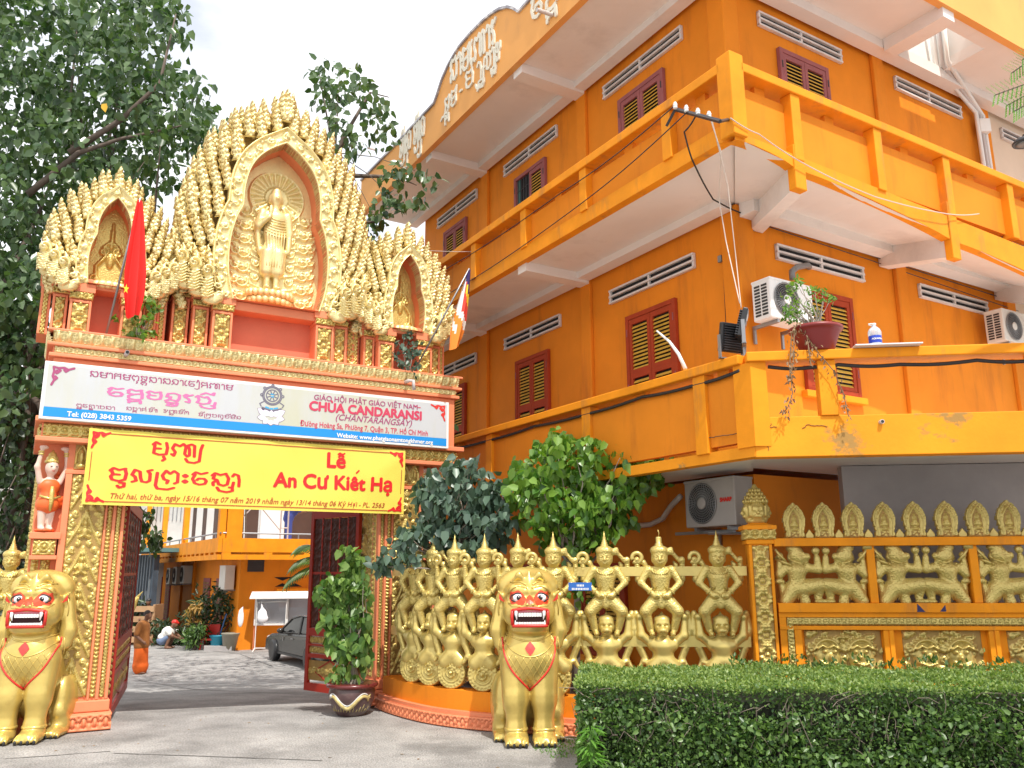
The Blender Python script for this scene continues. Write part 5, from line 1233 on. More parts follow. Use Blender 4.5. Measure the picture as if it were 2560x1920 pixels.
# ---------------- gate leaves
lattice = mat('dark_red_lattice', (.075, .02, .011), .5, var=.3, vscale=5)
def leaf(A, Bp, label, z0=.12, z1=2.95):
    A, Bp = Vector(A), Vector(Bp); d = (Bp - A); L = d.length; ang = math.atan2(d.y, d.x)
    g = thing('gate_leaf', label, 'gate', frame((A.x, A.y, A.z), ang))
    f = MB(); t = .07
    for lo, hi in (((0, -.03, z0), (t, .03, z1)), ((L - t, -.03, z0), (L, .03, z1)), ((t, -.029, z0), (L - t, .029, z0 + .12)), ((t, -.029, z1 - .16), (L - t, .029, z1)), ((t, -.028, .62), (L - t, .028, .68)), ((t, -.028, .95), (L - t, .028, 1.07)), ((t, -.028, .80), (L - t, .028, .83))): f.box(lo, hi)
    for k in range(1, 5): x = t + (L - 2 * t) * k / 5; f.box((x - .012, -.015, 1.07), (x + .012, .015, z1 - .16))
    f.box((t, -.014, 1.9), (L - t, .014, 1.94))
    for sd in (1, -1):
        r = Relief(L - 2 * t, z1 - 1.24, .018)
        for i in range(9):
            for j in range(12): r.curl((i + .5) * (L - 2 * t) / 9, (j + .5) * (z1 - 1.24) / 12, .06, rad(90 * (i + j)), 1 if (i + j) % 2 else -1, 1.2, .015, .014)
        r.mesh(FLo(t, -.003, 1.075) if sd > 0 else Matrix(((-1, 0, 0, L - t), (0, 0, 1, .003), (0, 1, 0, 1.075), (0, 0, 0, 1))), mb_ := MB()); mb_.build('scrolled_panel', lattice, g, True)
    c = (L / 2, .42); hw, hh = (L - 2 * t) * .36, .17
    for p, q in (((-hw, 0), (0, hh)), ((0, hh), (hw, 0)), ((hw, 0), (0, -hh)), ((0, -hh), (-hw, 0))): f.tube([(c[0] + p[0], 0, c[1] + p[1]), (c[0] + q[0], 0, c[1] + q[1])], .014, 5)
    f.build('frame', 'dred', g)
    for (za, zb) in ((.69, .79), (.84, .94), (.28, .58)):
        for sd in (1, -1):
            r = Relief(L - 2 * t, zb - za, .014); 
            for i in range(int((L - 2 * t) / .1)): r.curl((i + .5) * .1, (zb - za) / 2, min(.045, (zb - za) * .4), 0, 1 if i % 2 else -1, 1.2, .012, .02)
            mtx = (FLo(t, -.004, za) if sd > 0 else Matrix(((-1, 0, 0, L - t), (0, 0, 1, .004), (0, 1, 0, za), (0, 0, 0, 1))))
            r.mesh(mtx, mb_ := MB()); mb_.build('gold_panel', 'gold', g, True)
    return g
hA = GM @ Vector((.07, .45, 0)); fA = onz(270, 1486, .06)
dirL = (Vector((fA[0], fA[1], 0)) - Vector((hA.x, hA.y, 0))).normalized()
leaf((hA.x, hA.y, -.06), (fA[0], fA[1], -.06), 'red metal gate leaf swung open edge-on beside the left pier')
hB = GM @ Vector((3.42, .55, 0)); fB = onz(659, 1490, .06); dirR = (Vector((fB[0], fB[1], 0)) - Vector((hB.x, hB.y, 0))).normalized()
leaf((hB.x, hB.y, -.06), (fB[0], fB[1], -.06), 'red metal gate leaf standing open behind the potted bodhi tree')
# ================================================================== FENCE
FO = np.array([0.7, 10.35, 0]); FM = frame(FO, TS); MF = facing(FO, TS)
def fq(x, y, off=0): P = onpl(x, y, FO + np.array([math.sin(TS), -math.cos(TS), 0]) * off, TS) - FO; return float(P @ SD), float(P[2])
# ---- balustrade with carved figures, curving back to the gate
foot = [(-1.86, 12.42), (-1.62, 11.98), (-1.36, 11.6), (-1.04, 11.21), (-.7, 10.93), (-.3, 10.7), (.1, 10.53), (.45, 10.44)]
straight = [tuple((FO + SD * s + np.array([math.sin(TS), -math.cos(TS), 0]) * .0)[:2]) for s in (.0, .6, 1.3, 2.1)]
line = [(x, y + .08) for x, y in foot] + straight
lineS = smooth_poly([Vector((x, y, 0)).to_tuple()[:2] for x, y in line], 2); lineR = resample(lineS, 46)
bl = thingw('figure_balustrade', 'curving orange balustrade filled with gold deity figures standing on monkeys between gate and pillar', 'balustrade', (float(FO[0]), float(FO[1]), 0.0))
def sweep(pathpts, prof, m, name, par, smooth=False):
    mb = MB(); P = np.array(pathpts); d = np.gradient(P, axis=0); nrm = np.stack([d[:, 1], -d[:, 0]], 1); nrm /= np.linalg.norm(nrm, axis=1)[:, None]; k = len(prof)
    for i in range(len(P)):
        for o, z in prof: mb.v.append((P[i, 0] + nrm[i, 0] * o, P[i, 1] + nrm[i, 1] * o, z))
    for i in range(len(P) - 1):
        for j in range(k): mb.f.append((i * k + j, (i + 1) * k + j, (i + 1) * k + (j + 1) % k, i * k + (j + 1) % k))
    mb.f.append(tuple(range(k))); mb.f.append(tuple(range((len(P) - 1) * k, len(P) * k))[::-1])
    return mb.build(name, m, par, smooth)
plin = sweep(lineR, [(0, .20), (0, .43), (-.26, .43), (-.26, .20)], 'orange', 'plinth', bl)
sweep(lineR, [(.07, .155), (.07, .199), (-.28, .199), (-.28, .155)], 'salmon', 'fillet', plin)
sweep(lineR, [(.05, -.02), (.085, .02), (.085, .154), (-.29, .154), (-.29, -.02)], 'salmon', 'foot_core', plin)
Lc = float(np.hypot(*np.diff(lineR, axis=0).T).sum()); R = zig(Lc, .15); cum_ = np.r_[0, np.cumsum(np.hypot(*np.diff(lineR, axis=0).T))]
_d = np.gradient(lineR, axis=0); _n = np.stack([_d[:, 1], -_d[:, 0]], 1); _n /= np.linalg.norm(_n, axis=1)[:, None]
def wl(P):
    s = P[:, 0]; x = np.interp(s, cum_, lineR[:, 0]); y = np.interp(s, cum_, lineR[:, 1]); nx = np.interp(s, cum_, _n[:, 0]); ny = np.interp(s, cum_, _n[:, 1]); o = .087 + P[:, 2] * .8
    return np.stack([x + nx * o, y + ny * o, P[:, 1] + .003], 1)
R.mesh(None, mb_ := MB(), warp=wl); mb_.build('carved_foot', 'salmon', plin, True)
for z0, z1 in ((1.82, 1.93), (1.0, 1.12)): sweep(lineR, [(-.10, z0), (-.10, z1), (-.17, z1), (-.17, z0)], 'gold_bal', 'rail', bl)
# figure: upper four armed deity, lower monkey carrying it
def sym(pr):
    out = []
    for p in pr:
        out.append(p)
        if p[0] == 'c' and abs(p[1][0]) + abs(p[2][0]) > 1e-6: out.append(('c', (-p[1][0], *p[1][1:]), (-p[2][0], *p[2][1:]), *p[3:]))
        elif p[0] == 'e' and abs(p[1][0]) > 1e-6: out.append(('e', (-p[1][0], *p[1][1:]), p[2], *p[3:]))
    return out
DZ = sym([('e', (0, -.03, 2.03), (.082, .08, .105)), ('c', (0, -.105, 2.05), (0, -.125, 2.015), .011, .017, .008), ('c', (.025, -.10, 1.975), (0, -.108, 1.972), .010, .012, .008), ('c', (.02, -.105, 2.065), (.06, -.085, 2.068), .011, .009, .008), ('e', (.082, -.02, 2.03), (.016, .03, .05)), ('e', (0, -.02, 2.12), (.098, .092, .06)), ('c', (0, 0, 1.93), (0, 0, 1.98), .035, .035),
   ('e', (0, 0, 1.83), (.125, .075, .10)), ('c', (0, 0, 1.8), (0, 0, 1.66), .10, .085), ('e', (.135, 0, 1.89), (.05, .055, .05)),
   ('c', (.15, -.01, 1.88), (.235, -.04, 1.74), .042, .034), ('c', (.235, -.04, 1.74), (.09, -.10, 1.605), .033, .026), ('e', (.06, -.115, 1.59), (.045, .035, .035)),
   ('c', (.03, -.14, 1.60), (.02, -.15, 1.575), .014, .011), ('e', (0, -.01, 1.60), (.105, .085, .05)), ('e', (0, -.03, 1.54), (.10, .08, .05)),
   ('c', (.07, -.02, 1.53), (.19, -.07, 1.41), .075, .06), ('c', (.19, -.07, 1.41), (.14, -.03, 1.2), .052, .036), ('e', (.12, -.06, 1.15), (.03, .06, .03)),
   ('c', (.15, .02, 1.86), (.26, .03, 1.77), .034, .03), ('c', (.265, .02, 1.78), (.27, .0, 1.98), .032, .026), ('e', (.27, -.01, 2.01), (.034, .034, .036)), ('e', (.0, -.09, 1.50), (.05, .03, .06))])
DZ += [('c', (.24, -.02, 2.0), (.16, -.03, 2.09), .022, .02), ('e', (.13, -.03, 2.115), (.035, .03, .05), rotm('Y', 35))]
MKY = sym([('e', (0, -.02, 1.24), (.085, .085, .10)), ('e', (0, -.115, 1.185), (.06, .065, .045)), ('c', (.02, -.1, 1.275), (.07, -.075, 1.27), .014, .012, .008), ('e', (0, -.165, 1.2), (.03, .02, .018)), ('e', (.03, -.08, 1.25), (.022, .02, .018)), ('e', (.085, 0, 1.22), (.02, .03, .05)), ('e', (0, -.01, 1.31), (.088, .085, .05)), ('c', (0, 0, 1.34), (0, 0, 1.40), .03, .008),
   ('c', (0, 0, 1.08), (0, 0, 1.16), .05, .05), ('e', (.075, -.02, 1.02), (.095, .075, .08)), ('c', (0, 0, 1.0), (0, 0, .88), .12, .095), ('e', (0, 0, .9), (.11, .08, .06)),
   ('c', (.14, 0, 1.04), (.25, -.03, 1.13), .05, .042), ('c', (.25, -.03, 1.13), (.265, -.03, 1.3), .042, .03), ('e', (.265, -.035, 1.345), (.042, .04, .035)),
   ('c', (.02, -.02, .84), (.10, -.02, .76), .09, .09), ('e', (0, -.02, .78), (.18, .08, .08)), ('c', (.12, -.02, .8), (.24, -.02, .83), .05, .012),
   ('c', (.305, .02, 1.38), (.335, .02, 1.2), .032, .04, .012), ('c', (.335, .02, 1.2), (.27, .02, .99), .04, .038, .012), ('c', (.27, .02, .99), (.215, .02, .86), .038, .034, .012), ('c', (.215, .02, .86), (.28, .0, .76), .034, .02, .012)])
def fat(pr, f):
    out = []
    for p in pr:
        if p[0] == 'c': out.append(('c', p[1], p[2], p[3] * f, p[4] * f, *p[5:]))
        elif p[0] == 'e': out.append(('e', p[1], tuple(v * (1 + (f - 1) * .6) for v in p[2]), *p[3:]))
        else: out.append(p)
    return out
DZ = fat(DZ, 1.2); MKY = fat(MKY, 1.2)
for q in (-1, 1): DZ.append(('-', 'e', (q * .036, -.118, 2.04), (.024, .022, .013))); MKY.append(('-', 'e', (q * .04, -.10, 1.245), (.024, .022, .014)))
MKY.append(('-', 'e', (0, -.165, 1.165), (.035, .03, .010)))
def ornaments():
    g = MB()
    for k in range(11):
        a = math.pi * (1 + k / 10); g.ball((.095 * math.cos(a), -.055 + .035 * math.sin(a) - .02, 1.885 + .045 * math.sin(a)), (.014, .014, .016), 6, 4)
    for q in (-1, 1):
        g.tube([(q * .11, -.06, 1.86), (0, -.10, 1.74), (-q * .09, -.09, 1.66)], .009, 5)
        for z in (1.64, 1.655): g.lathe([(.04, 0), (.043, .008), (.04, .016)], 8, Matrix.Translation((q * .125, -.09, z - .01)) @ Matrix.Rotation(rad(q * 45), 4, 'Y'))
        for z in (1.92, 1.94): g.lathe([(.03, 0), (.034, .008), (.03, .016)], 8, c=(q * .27, .0, z))
        for z in (1.255, 1.275): g.lathe([(.034, 0), (.038, .008), (.034, .016)], 8, c=(q * .265, -.03, z))
        g.lathe([(.05, 0), (.053, .01), (.05, .02)], 8, c=(q * .15, -.03, 1.23))
        g.tube([(q * .03, -.105, 2.045), (q * .05, -.1, 2.05), (q * .065, -.085, 2.04)], .007, 5); g.ball((q * .032, -.098, 2.03), (.016, .008, .006), 6, 4)
        for i in range(6): g.ball((q * (.12 + .016 * i), -.075 - .055 * math.sin(i * .5) * .4, 1.50 - .02 * i), (.03, .02, .008), 6, 4, None)
    g.lathe([(.09, 1.595), (.10, 1.61), (.10, 1.625), (.09, 1.64)], 16); g.lathe([(.105, .868), (.115, .88), (.115, .9), (.105, .91)], 16)
    g.tube([(-.02, -.105, 1.985), (.0, -.11, 1.98), (.02, -.105, 1.985)], .008, 5)
    g.lathe([(.084, 2.10), (.092, 2.11), (.092, 2.135), (.084, 2.145)], 16, c=(0, -.02, 0)); g.lathe([(.084, 1.285), (.092, 1.295), (.092, 1.315), (.084, 1.325)], 16, c=(0, -.01, 0))
    for k in range(9): a = math.pi * (1 + k / 8); g.ball((.09 * math.cos(a), -.06 + .03 * math.sin(a), 1.09 + .03 * math.sin(a)), .013, 6, 4)
    for k in range(12): t = k / 11; g.ball((0, -.085 - .01 * math.sin(t * 3), 1.06 - .15 * t), .009, 5, 4)
    return g
def crown_mb():
    c = MB(); c.lathe([(.075, 2.14), (.07, 2.165), (.045, 2.185), (.048, 2.195), (.036, 2.205), (.038, 2.222), (.028, 2.23), (.03, 2.245), (.02, 2.255), (.021, 2.275), (.012, 2.30), (.002, 2.36)], 14, c=(0, -.02, 0)); return c
def ring_mb():
    c = MB(); c.tube([(-.27 + .058 * math.cos(a), -.01, 2.035 + .058 * math.sin(a)) for a in np.linspace(-2.4, 3.6, 20)], .026, 8); c.tube([(-.25, .02, 1.99), (-.19, .03, 1.98), (-.16, .03, 1.93), (-.18, .03, 1.88)], [.03, .04, .035, .012], 7); c.tube([(.17, .03, 1.99), (.2, .03, 1.95), (.2, .03, 1.88)], [.012, .035, .012], 7); return c
def tail_mb():
    c = MB()
    R = Relief(.44, .42, .0125); x = .22
    oval = lambda s, n=30: [(x + .2 * s * math.cos(a), .2 + .2 * s * math.sin(a)) for a in np.linspace(0, 2 * math.pi, n)]
    R.mask = ((R.X - x) / .205) ** 2 + ((R.Y - .2) / .205) ** 2 < 1
    R.H += .05 * np.clip(1 - (((R.X - x) / .21) ** 2 + ((R.Y - .2) / .21) ** 2), 0, 1) ** .5
    for s in (.92, .74, .56): R.stroke(oval(s), .018, .035, base=.035)
    R.curl(x, .2, .09, 0, 1, 1.8, .018, .085); R.curl(x + .02, .30, .06, 0, -1, 1.3, .016, .08); R.ground = .03
    for k in range(22): a = 2 * math.pi * k / 22; R.blob(x + .17 * math.cos(a), .2 + .17 * math.sin(a), .018, .012, .09, a)
    R.mesh(FLo(-.22, -.03, .425), c, skirt=.1); return c
proto = None; FIGS = []
def mkfig():
    f = MB(); f.box((-.05, .03, .40), (.05, .11, 1.0)); root = f.build('baluster_figure', 'gold_bal')
    d = softobj('deity', DZ, .0135, 'gold_costume', root, .016); m = softobj('monkey', MKY, .0135, 'gold_bal', root, .018)
    ornaments().build('jewellery', 'gold_bal', root, True); ring_mb().build('coiled_snake', 'gold_bal', root, True); tail_mb().build('tail_coil', 'gold_bal', root, True)
    return root
proto = mkfig(); crown0 = crown_mb().build('crown', 'gold_bal', proto, True)
s9 = [1.78, 1.09, .43, -.20]
places = []
for s in s9: P = FO + SD * s; places.append((P[0], P[1] + .13, TS))
z1_ = lambda x, y: ((960 + x * .36161) * .86406, (1300 + y * .36161) * .86406)
for q in ((660, 1175), (440, 1143), (285, 1112), (160, 1082)):
    x, y = z1_(*q); dd_ = ray(x, y); best = None
    for i in range(len(lineR) - 1):
        a, b = lineR[i], lineR[i + 1]
        for t in np.linspace(0, 1, 12):
            p = a + (b - a) * t; v = dd_[0] / dd_[1]; e_ = abs((p[0]) / p[1] - v)
            if best is None or e_ < best[0]: best = (e_, p, math.atan2(b[1] - a[1], b[0] - a[0]))
    e_, p, an = best; nrm_ = np.array([math.sin(an), -math.cos(an)]); p = p - nrm_ * .12; places.append((p[0], p[1], an * .55))
a, b = lineR[20], lineR[22]
mid_ = (np.array(places[3][:2]) + np.array(places[4][:2])) / 2
gapm = [(mid_[0], mid_[1], -.30)] if np.hypot(*(np.array(places[3][:2]) - np.array(places[4][:2]))) > .95 else []
for i, (x, y, an) in enumerate(places + gapm):
    o = proto if i == 0 else copy_tree(proto)
    o.parent = bl; o.matrix_parent_inverse = WP[bl.name]; o.location = (x, y, 0); o.rotation_euler = (0, 0, an)
    if i == 1:
        for ch in o.children:
            if ch.name.startswith('crown'):
                br = MB(); br.lathe([(.075, 2.14), (.07, 2.165), (.045, 2.185), (.048, 2.20), (.034, 2.21), (.036, 2.27), (.03, 2.285)], 14, c=(0, -.02, 0)); br.tube([(0, -.02, 2.28), (.008, -.02, 2.33), (-.004, -.02, 2.37)], .005, 5)
                n_o = br.build('broken_crown', 'gold_bal', o, True); n_o['label'] = 'broken crown stump with bare wire'; bpy.data.objects.remove(ch); break
# blue plate on the balustrade
u0, z0 = fq(1229, 1258); u1, z1 = fq(1279, 1275); bp_ = MB(); bp_.box((u0, z1, .12), (u1, z0, .13), MF)
so_ = bp_.build('blue_plate', mat('blue_plate', (.02, .12, .45), .4, var=.06)); tag(so_, 'small blue plate with two lines of pale letters fixed to the balustrade', 'sign')
t_ = MB(); 
for zz, aa in ((z0 - .035, .1), (z0 - .075, .04)):
    x = u0 + aa
    while x < u1 - aa: w_ = rng.uniform(.006, .014); t_.box((x, zz - .012, .131), (x + w_, zz + .012, .1315), MF); x += w_ + .007
t_.build('lettering', 'white', so_)

# ---- pillar with face finial
pz = thingw('face_pillar', 'orange pillar with gold flower panel topped by a gold crowned face', 'pillar', tuple(FO + SD * 2.26))
def fbox(mb, lo, hi): return mb.box(lo, hi, MF)
c = MB(); fbox(c, (2.125, 0, -.27), (2.395, 2.24, 0)); fbox(c, (2.10, 2.185, -.30), (2.42, 2.235, .03)); fbox(c, (2.065, 2.355, -.34), (2.455, 2.405, .07))
c.add([MF @ Vector(p) for p in ((2.09, 2.405, .05), (2.43, 2.405, .05), (2.43, 2.405, -.32), (2.09, 2.405, -.32), (2.2, 2.445, -.06), (2.32, 2.445, -.06), (2.32, 2.445, -.2), (2.2, 2.445, -.2))], [(0, 1, 5, 4), (1, 2, 6, 5), (2, 3, 7, 6), (3, 0, 4, 7), (4, 5, 6, 7)])
for lo, hi in (((2.125, .3, .0005), (2.16, 2.18, .022)), ((2.36, .3, .0005), (2.395, 2.18, .022))): fbox(c, lo, hi)
fbox(c, (2.10, .0, .0005), (2.42, .3, .03)); c.build('shaft', 'orange_trim', pz, bevel=.006)
R = flowers(.20, 1.86); R.mesh(MF @ Matrix.Translation((2.16, .31, .002)), mb_ := MB(), skirt=.01); mb_.build('flower_panel', 'gold', pz, True)
R = scales(.36, .118, p=.12); R.mesh(MF @ Matrix.Translation((2.08, 2.236, .03)), mb_ := MB(), warp=lambda P: np.stack([P[:, 0], P[:, 1], P[:, 2] + P[:, 1] * .25], 1), skirt=.3); mb_.build('capital_band', 'gold', pz, True)
hp = []
for k in range(4):
    a = rad(90 * k); f = np.array([math.sin(a), -math.cos(a), 0]); r_ = np.array([math.cos(a), math.sin(a), 0])
    T = lambda x, d, z: tuple(f * d + r_ * x + np.array([0, 0, z]))
    hp += [('e', T(0, .10, .14), tuple(np.abs(r_) * .085 + np.abs(f) * .055 + np.array([0, 0, .13]))), ('c', T(0, .155, .16), T(0, .168, .115), .012, .02), ('c', T(-.05, .145, .18), T(-.015, .155, .178), .011, .011), ('c', T(.05, .145, .18), T(.015, .155, .178), .011, .011),
           ('c', T(-.035, .15, .075), T(.035, .15, .075), .013, .013), ('c', T(-.05, .145, .15), T(-.02, .155, .148), .012, .01), ('c', T(.05, .145, .15), T(.02, .155, .148), .012, .01), ('c', T(.09, .08, .09), T(.1, .09, .2), .022, .016)]
hp += [('e', (0, 0, .14), (.12, .12, .14)), ('e', (0, 0, .02), (.12, .12, .05))]
FH = MF @ Matrix.Translation((2.26, 2.44, -.14)) @ Matrix(((1, 0, 0, 0), (0, 0, 1, 0), (0, -1, 0, 0), (0, 0, 0, 1)))
softobj('face_finial', hp, .011, 'gold_bal', pz, .018, FH)
cr_ = MB(); cr_.lathe([(.13, .235), (.14, .25), (.138, .268), (.118, .275), (.124, .29), (.105, .315), (.09, .318), (.094, .335), (.078, .36), (.066, .362), (.068, .38), (.052, .40), (.042, .402), (.038, .43), (.018, .465), (.0, .475)], 16, FH)
for t, rr_ in ((.26, .138), (.303, .115), (.348, .086), (.39, .06)):
    for k in range(12): a = 2 * math.pi * k / 12; cr_.ball((0, 0, 0), (.018, .018, .03), 6, 4, FH @ Matrix.Translation((rr_ * math.cos(a), rr_ * math.sin(a), t)))
cr_.build('crown', 'gold_bal', pz, True)

# ---- right fence: rails, warriors, demon panels, lotus niches
fw_ = thingw('carved_fence', 'orange fence wall with pairs of gold monkey warriors above gold demon panels', 'fence', tuple(FO + SD * 2.45))
XE = 6.9
c = MB()
fbox(c, (2.42, 1.40, -.20), (XE, 1.505, .03)); fbox(c, (2.42, 1.345, -.18), (XE, 1.399, 0.0)); fbox(c, (2.42, 1.205, -.18), (XE, 1.25, .012)); fbox(c, (2.42, .0, -.18), (2.50, 1.344, 0.0)); fbox(c, (2.58, .0, -.17), (2.66, 1.204, .012)); fbox(c, (2.51, .0, -.18), (XE, .62, -.02)); fbox(c, (2.51, .621, -.18), (XE, 1.204, -.075))
c.build('wall', 'orange_trim', fw_, bevel=.005)
c = MB(); fbox(c, (2.42, 2.155, -.2), (XE, 2.25, .04)); tr = c.build('top_rail', 'orange_trim', fw_, bevel=.008)
for i, (a_, b_) in enumerate(((3.47, 3.56), (4.61, 4.70), (5.75, 5.84))):
    c = MB(); fbox(c, (a_, 1.506, -.17), (b_, 2.154, -.01)); c.build('divider', 'orange_trim', fw_, bevel=.006)
    c = MB(); fbox(c, (a_ + .10, .621, -.0745), (a_ + .16, 1.203, .0)); fbox(c, (a_ + .16, .621, -.0744), (a_ + .21, 1.203, .012)); c.build('panel_divider', 'orange_trim', fw_, bevel=.004)
R = scales(XE - 2.58, .09, .011, .07); R.mesh(MF @ Matrix.Translation((2.51, 1.253, -.01)), mb_ := MB(), skirt=.01); mb_.build('carved_band', 'gold_bal', fw_, True)
R = scales(.7, .075, .011, .07); R.mesh(MF @ Matrix(((0, -1, 0, 2.578), (1, 0, 0, .62), (0, 0, 1, -.01), (0, 0, 0, 1))), mb_ := MB(), skirt=.01); mb_.build('carved_band', 'gold_bal', fw_, True)
def demon():
    R = Relief(.86, .56, .012); rr = random.Random(4)
    for k in range(60):
        x, y = rr.uniform(0, .86), rr.uniform(0, .56); R.curl(x, y, rr.uniform(.025, .045), rr.uniform(0, 6), rr.choice((-1, 1)), 1.1, .012, .03)
    for cx, fl_ in ((.24, 1), (.62, -1)):
        R.blob(cx, .27, .15, .17, .02, base=.0); R.blob(cx, .27, .14, .16, .075)
        for e in (-1, 1): R.blob(cx + e * .055 + fl_ * .02, .33, .034, .028, .12); R.stroke([(cx + e * .02, .37), (cx + e * .06, .395), (cx + e * .11, .36)], .018, .11)
        R.blob(cx + fl_ * .03, .27, .035, .045, .13); R.stroke([(cx - .09, .21), (cx, .18), (cx + .09, .21)], .022, .10)
        for t in range(7): R.blob(cx - .08 + t * .027, .165 + .012 * abs(t - 3), .012, .02, .115)
        R.stroke([(cx - .10, .15), (cx, .11), (cx + .1, .15)], .018, .09)
        R.stroke([(cx + .155 * math.cos(a), .28 + .175 * math.sin(a)) for a in np.linspace(.4, 2.8, 12)], .018, .07)
        for a in np.linspace(.3, 2.9, 12): R.blob(cx + .185 * math.cos(a), .28 + .2 * math.sin(a), .015, .015, .05)
    R.blob(.43, .06, .11, .09, .06); R.flower(.43, .48, .07, .06); return R
dr_ = demon()
dm = None
for i, a_ in enumerate((2.70, 3.79, 4.93)):
    mb_ = MB(); dr_.mesh(MF @ Matrix.Translation((a_, .64, -.07)), mb_, skirt=.01); mb_.build('demon_panel', 'gold_bal', fw_, True)
def warrior(mir):
    s_ = .00157
    def p(x, y, d=0): X = (x - 1450) * s_; return ((-X if not mir else X), d, (970 - y) * s_)
    P = [('e', p(1275, 620, -.03), (.085, .07, .10)), ('c', p(1295, 640, -.05), p(1345, 632, -.06), .055, .04), ('c', p(1300, 668, -.05), p(1338, 672, -.05), .04, .028), ('e', p(1255, 570, -.02), (.08, .065, .05)), ('e', p(1225, 640, -.02), (.03, .03, .05)), ('e', p(1310, 605, -.085), (.022, .018, .016)),
         ('c', p(1268, 690, 0), p(1268, 720, 0), .06, .10), ('e', p(1270, 725, -.02), (.135, .08, .07)), ('c', p(1270, 740, -.01), p(1262, 815, -.01), .10, .08), ('e', p(1262, 830, -.01), (.10, .075, .045)),
         ('c', p(1345, 712, -.02), p(1425, 728, -.05), .05, .045), ('c', p(1425, 725, -.05), p(1418, 640, -.06), .042, .032), ('e', p(1413, 588, -.06), (.045, .04, .045)),
         ('c', p(1195, 712, -.01), p(1140, 765, -.02), .05, .045), ('c', p(1140, 765, -.02), p(1148, 660, -.03), .042, .032), ('e', p(1150, 625, -.04), (.04, .04, .04)),
         ('c', p(1285, 865, -.02), p(1425, 840, -.06), .095, .075), ('c', p(1425, 845, -.06), p(1405, 930, -.05), .06, .04), ('e', p(1430, 958, -.08), (.085, .05, .025)),
         ('c', p(1240, 865, -.01), p(1175, 955, -.03), .095, .065), ('c', p(1170, 950, -.01), p(1155, 850, .0), .045, .035), ('e', p(1140, 815, -.01), (.06, .04, .03)), ('c', p(1290, 860, -.06), p(1312, 960, -.05), .035, .055)]
    return P
axe = MB()
W_ = []
for mir in (0, 1):
    w = softobj('monkey_warrior', fat(warrior(mir), 1.12), .0125, 'gold_costume', None, .016)
    g = MB()
    def q(x, y, d=0): s_ = .00157; X = (x - 1450) * s_; return ((-X if not mir else X) * -1 * -1, d, (970 - y) * s_)
    g.tube([q(1190, 670, -.06), q(1150, 625, -.075), q(1115, 575, -.07)], .018, 6)
    g.box((q(1115, 575)[0] - .05, -.09, q(1115, 575)[2] - .01), (q(1115, 575)[0] + .05, -.05, q(1115, 575)[2] + .05)) if not mir else g.tube([q(1150, 625, -.07), q(1110, 640, -.05), q(1230, 700, -.07)], [.02, .025, .02], 6)
    for k in range(9): t = k / 8; g.ball(q(1215 + 110 * t, 690 + 80 * math.sin(math.pi * t), -.095), .013, 5, 4)
    g.tube([q(1200, 832, -.07), q(1262, 842, -.09), q(1330, 832, -.08)], .014, 6); g.tube([q(1212, 650, -.04), q(1275, 678, -.10), q(1330, 690, -.06)], .012, 6)
    for k in range(5): g.tube([q(1210 + 22 * k, 880, -.085 + .006 * k), q(1200 + 20 * k, 950, -.07)], .007, 4)
    g.build('jewellery', 'gold_bal', w, True); W_.append(w)
first = [True, True]
for a0 in (2.97, 4.095, 5.235):
    for mir in (0, 1):
        o = W_[mir] if first[mir] else copy_tree(W_[mir]); first[mir] = False
        o.parent = fw_; o.matrix_parent_inverse = WP[fw_.name]; P = FO + SD * a0; o.location = (P[0], P[1] + .10, 1.505); o.rotation_euler = (0, 0, TS)
def lotus():
    R = Relief(.30, .43, .0105); x = .15; T = np.clip((R.Y - .03) / .40, 0, 1)
    hwv = np.interp(R.Y, [0, .02, .08, .16, .24, .32, .38, .425], [.14, .11, .105, .125, .13, .10, .055, .0]); R.mask = np.abs(R.X - x) <= hwv + .003
    R.H += .02; R.ground = .03
    ol = lambda k, y0, y1: [(x - np.interp(t, [0, .02, .08, .16, .24, .32, .38, .425], [.14, .11, .105, .125, .13, .10, .055, .0]) * k, y0 + (t) * y1) for t in np.linspace(.02, .425, 16)]
    for k, yy in ((.93, 1.0), (.58, .82)):
        L = ol(k, .0, yy); R.stroke(L, .012, .05, base=.0); R.stroke([(2 * x - a, b) for a, b in L], .012, .05)
    L = ol(.76, 0, .92)
    for a, b in L[::1]: R.blob(a, b, .012, .012, .048); R.blob(2 * x - a, b, .012, .012, .048)
    R.blob(x, .15, .055, .03, .05); R.blob(x, .185, .03, .04, .06); R.blob(x, .235, .018, .022, .065); R.stroke([(x, .25), (x, .28)], .012, .055, .004); R.flower(x, .06, .06, .04, 5); R.blob(x, .10, .05, .02, .05)
    return R
lr = lotus()
for i, a_ in enumerate((2.68, 3.02, 3.355, 3.71, 4.055, 4.41, 4.755, 5.10, 5.45)):
    mb_ = MB(); lr.mesh(MF @ Matrix.Translation((a_ - .15, 2.251, -.06)), mb_, skirt=.07); mb_.build('lotus_niche', 'gold_bal', fw_, True)
    if i < 8:
        b = MB(); w_ = a_ + .172; b.prism([(-.045, 0), (.045, 0), (.05, .035), (0, .105), (-.05, .035)], -.10, -.05, MF @ Matrix.Translation((w_, 2.2515, 0))); b.build('spade_finial', 'gold_bal', fw_, bevel=.008)
st = MB()
for pts in (((2293, 1509), (2314, 1530), (2293, 1530)), ((2363, 1512), (2366, 1529), (2350, 1529))):
    st.poly([MF @ Vector((*fq(p[0] * .86406, p[1] * .86406, .031), .0325)) for p in pts])
so_ = st.build('torn_poster_corners', mat('navy_paper', (.02, .02, .10), .6, var=0)); tag(so_, 'two torn dark blue poster corners left on the orange middle rail', 'poster')
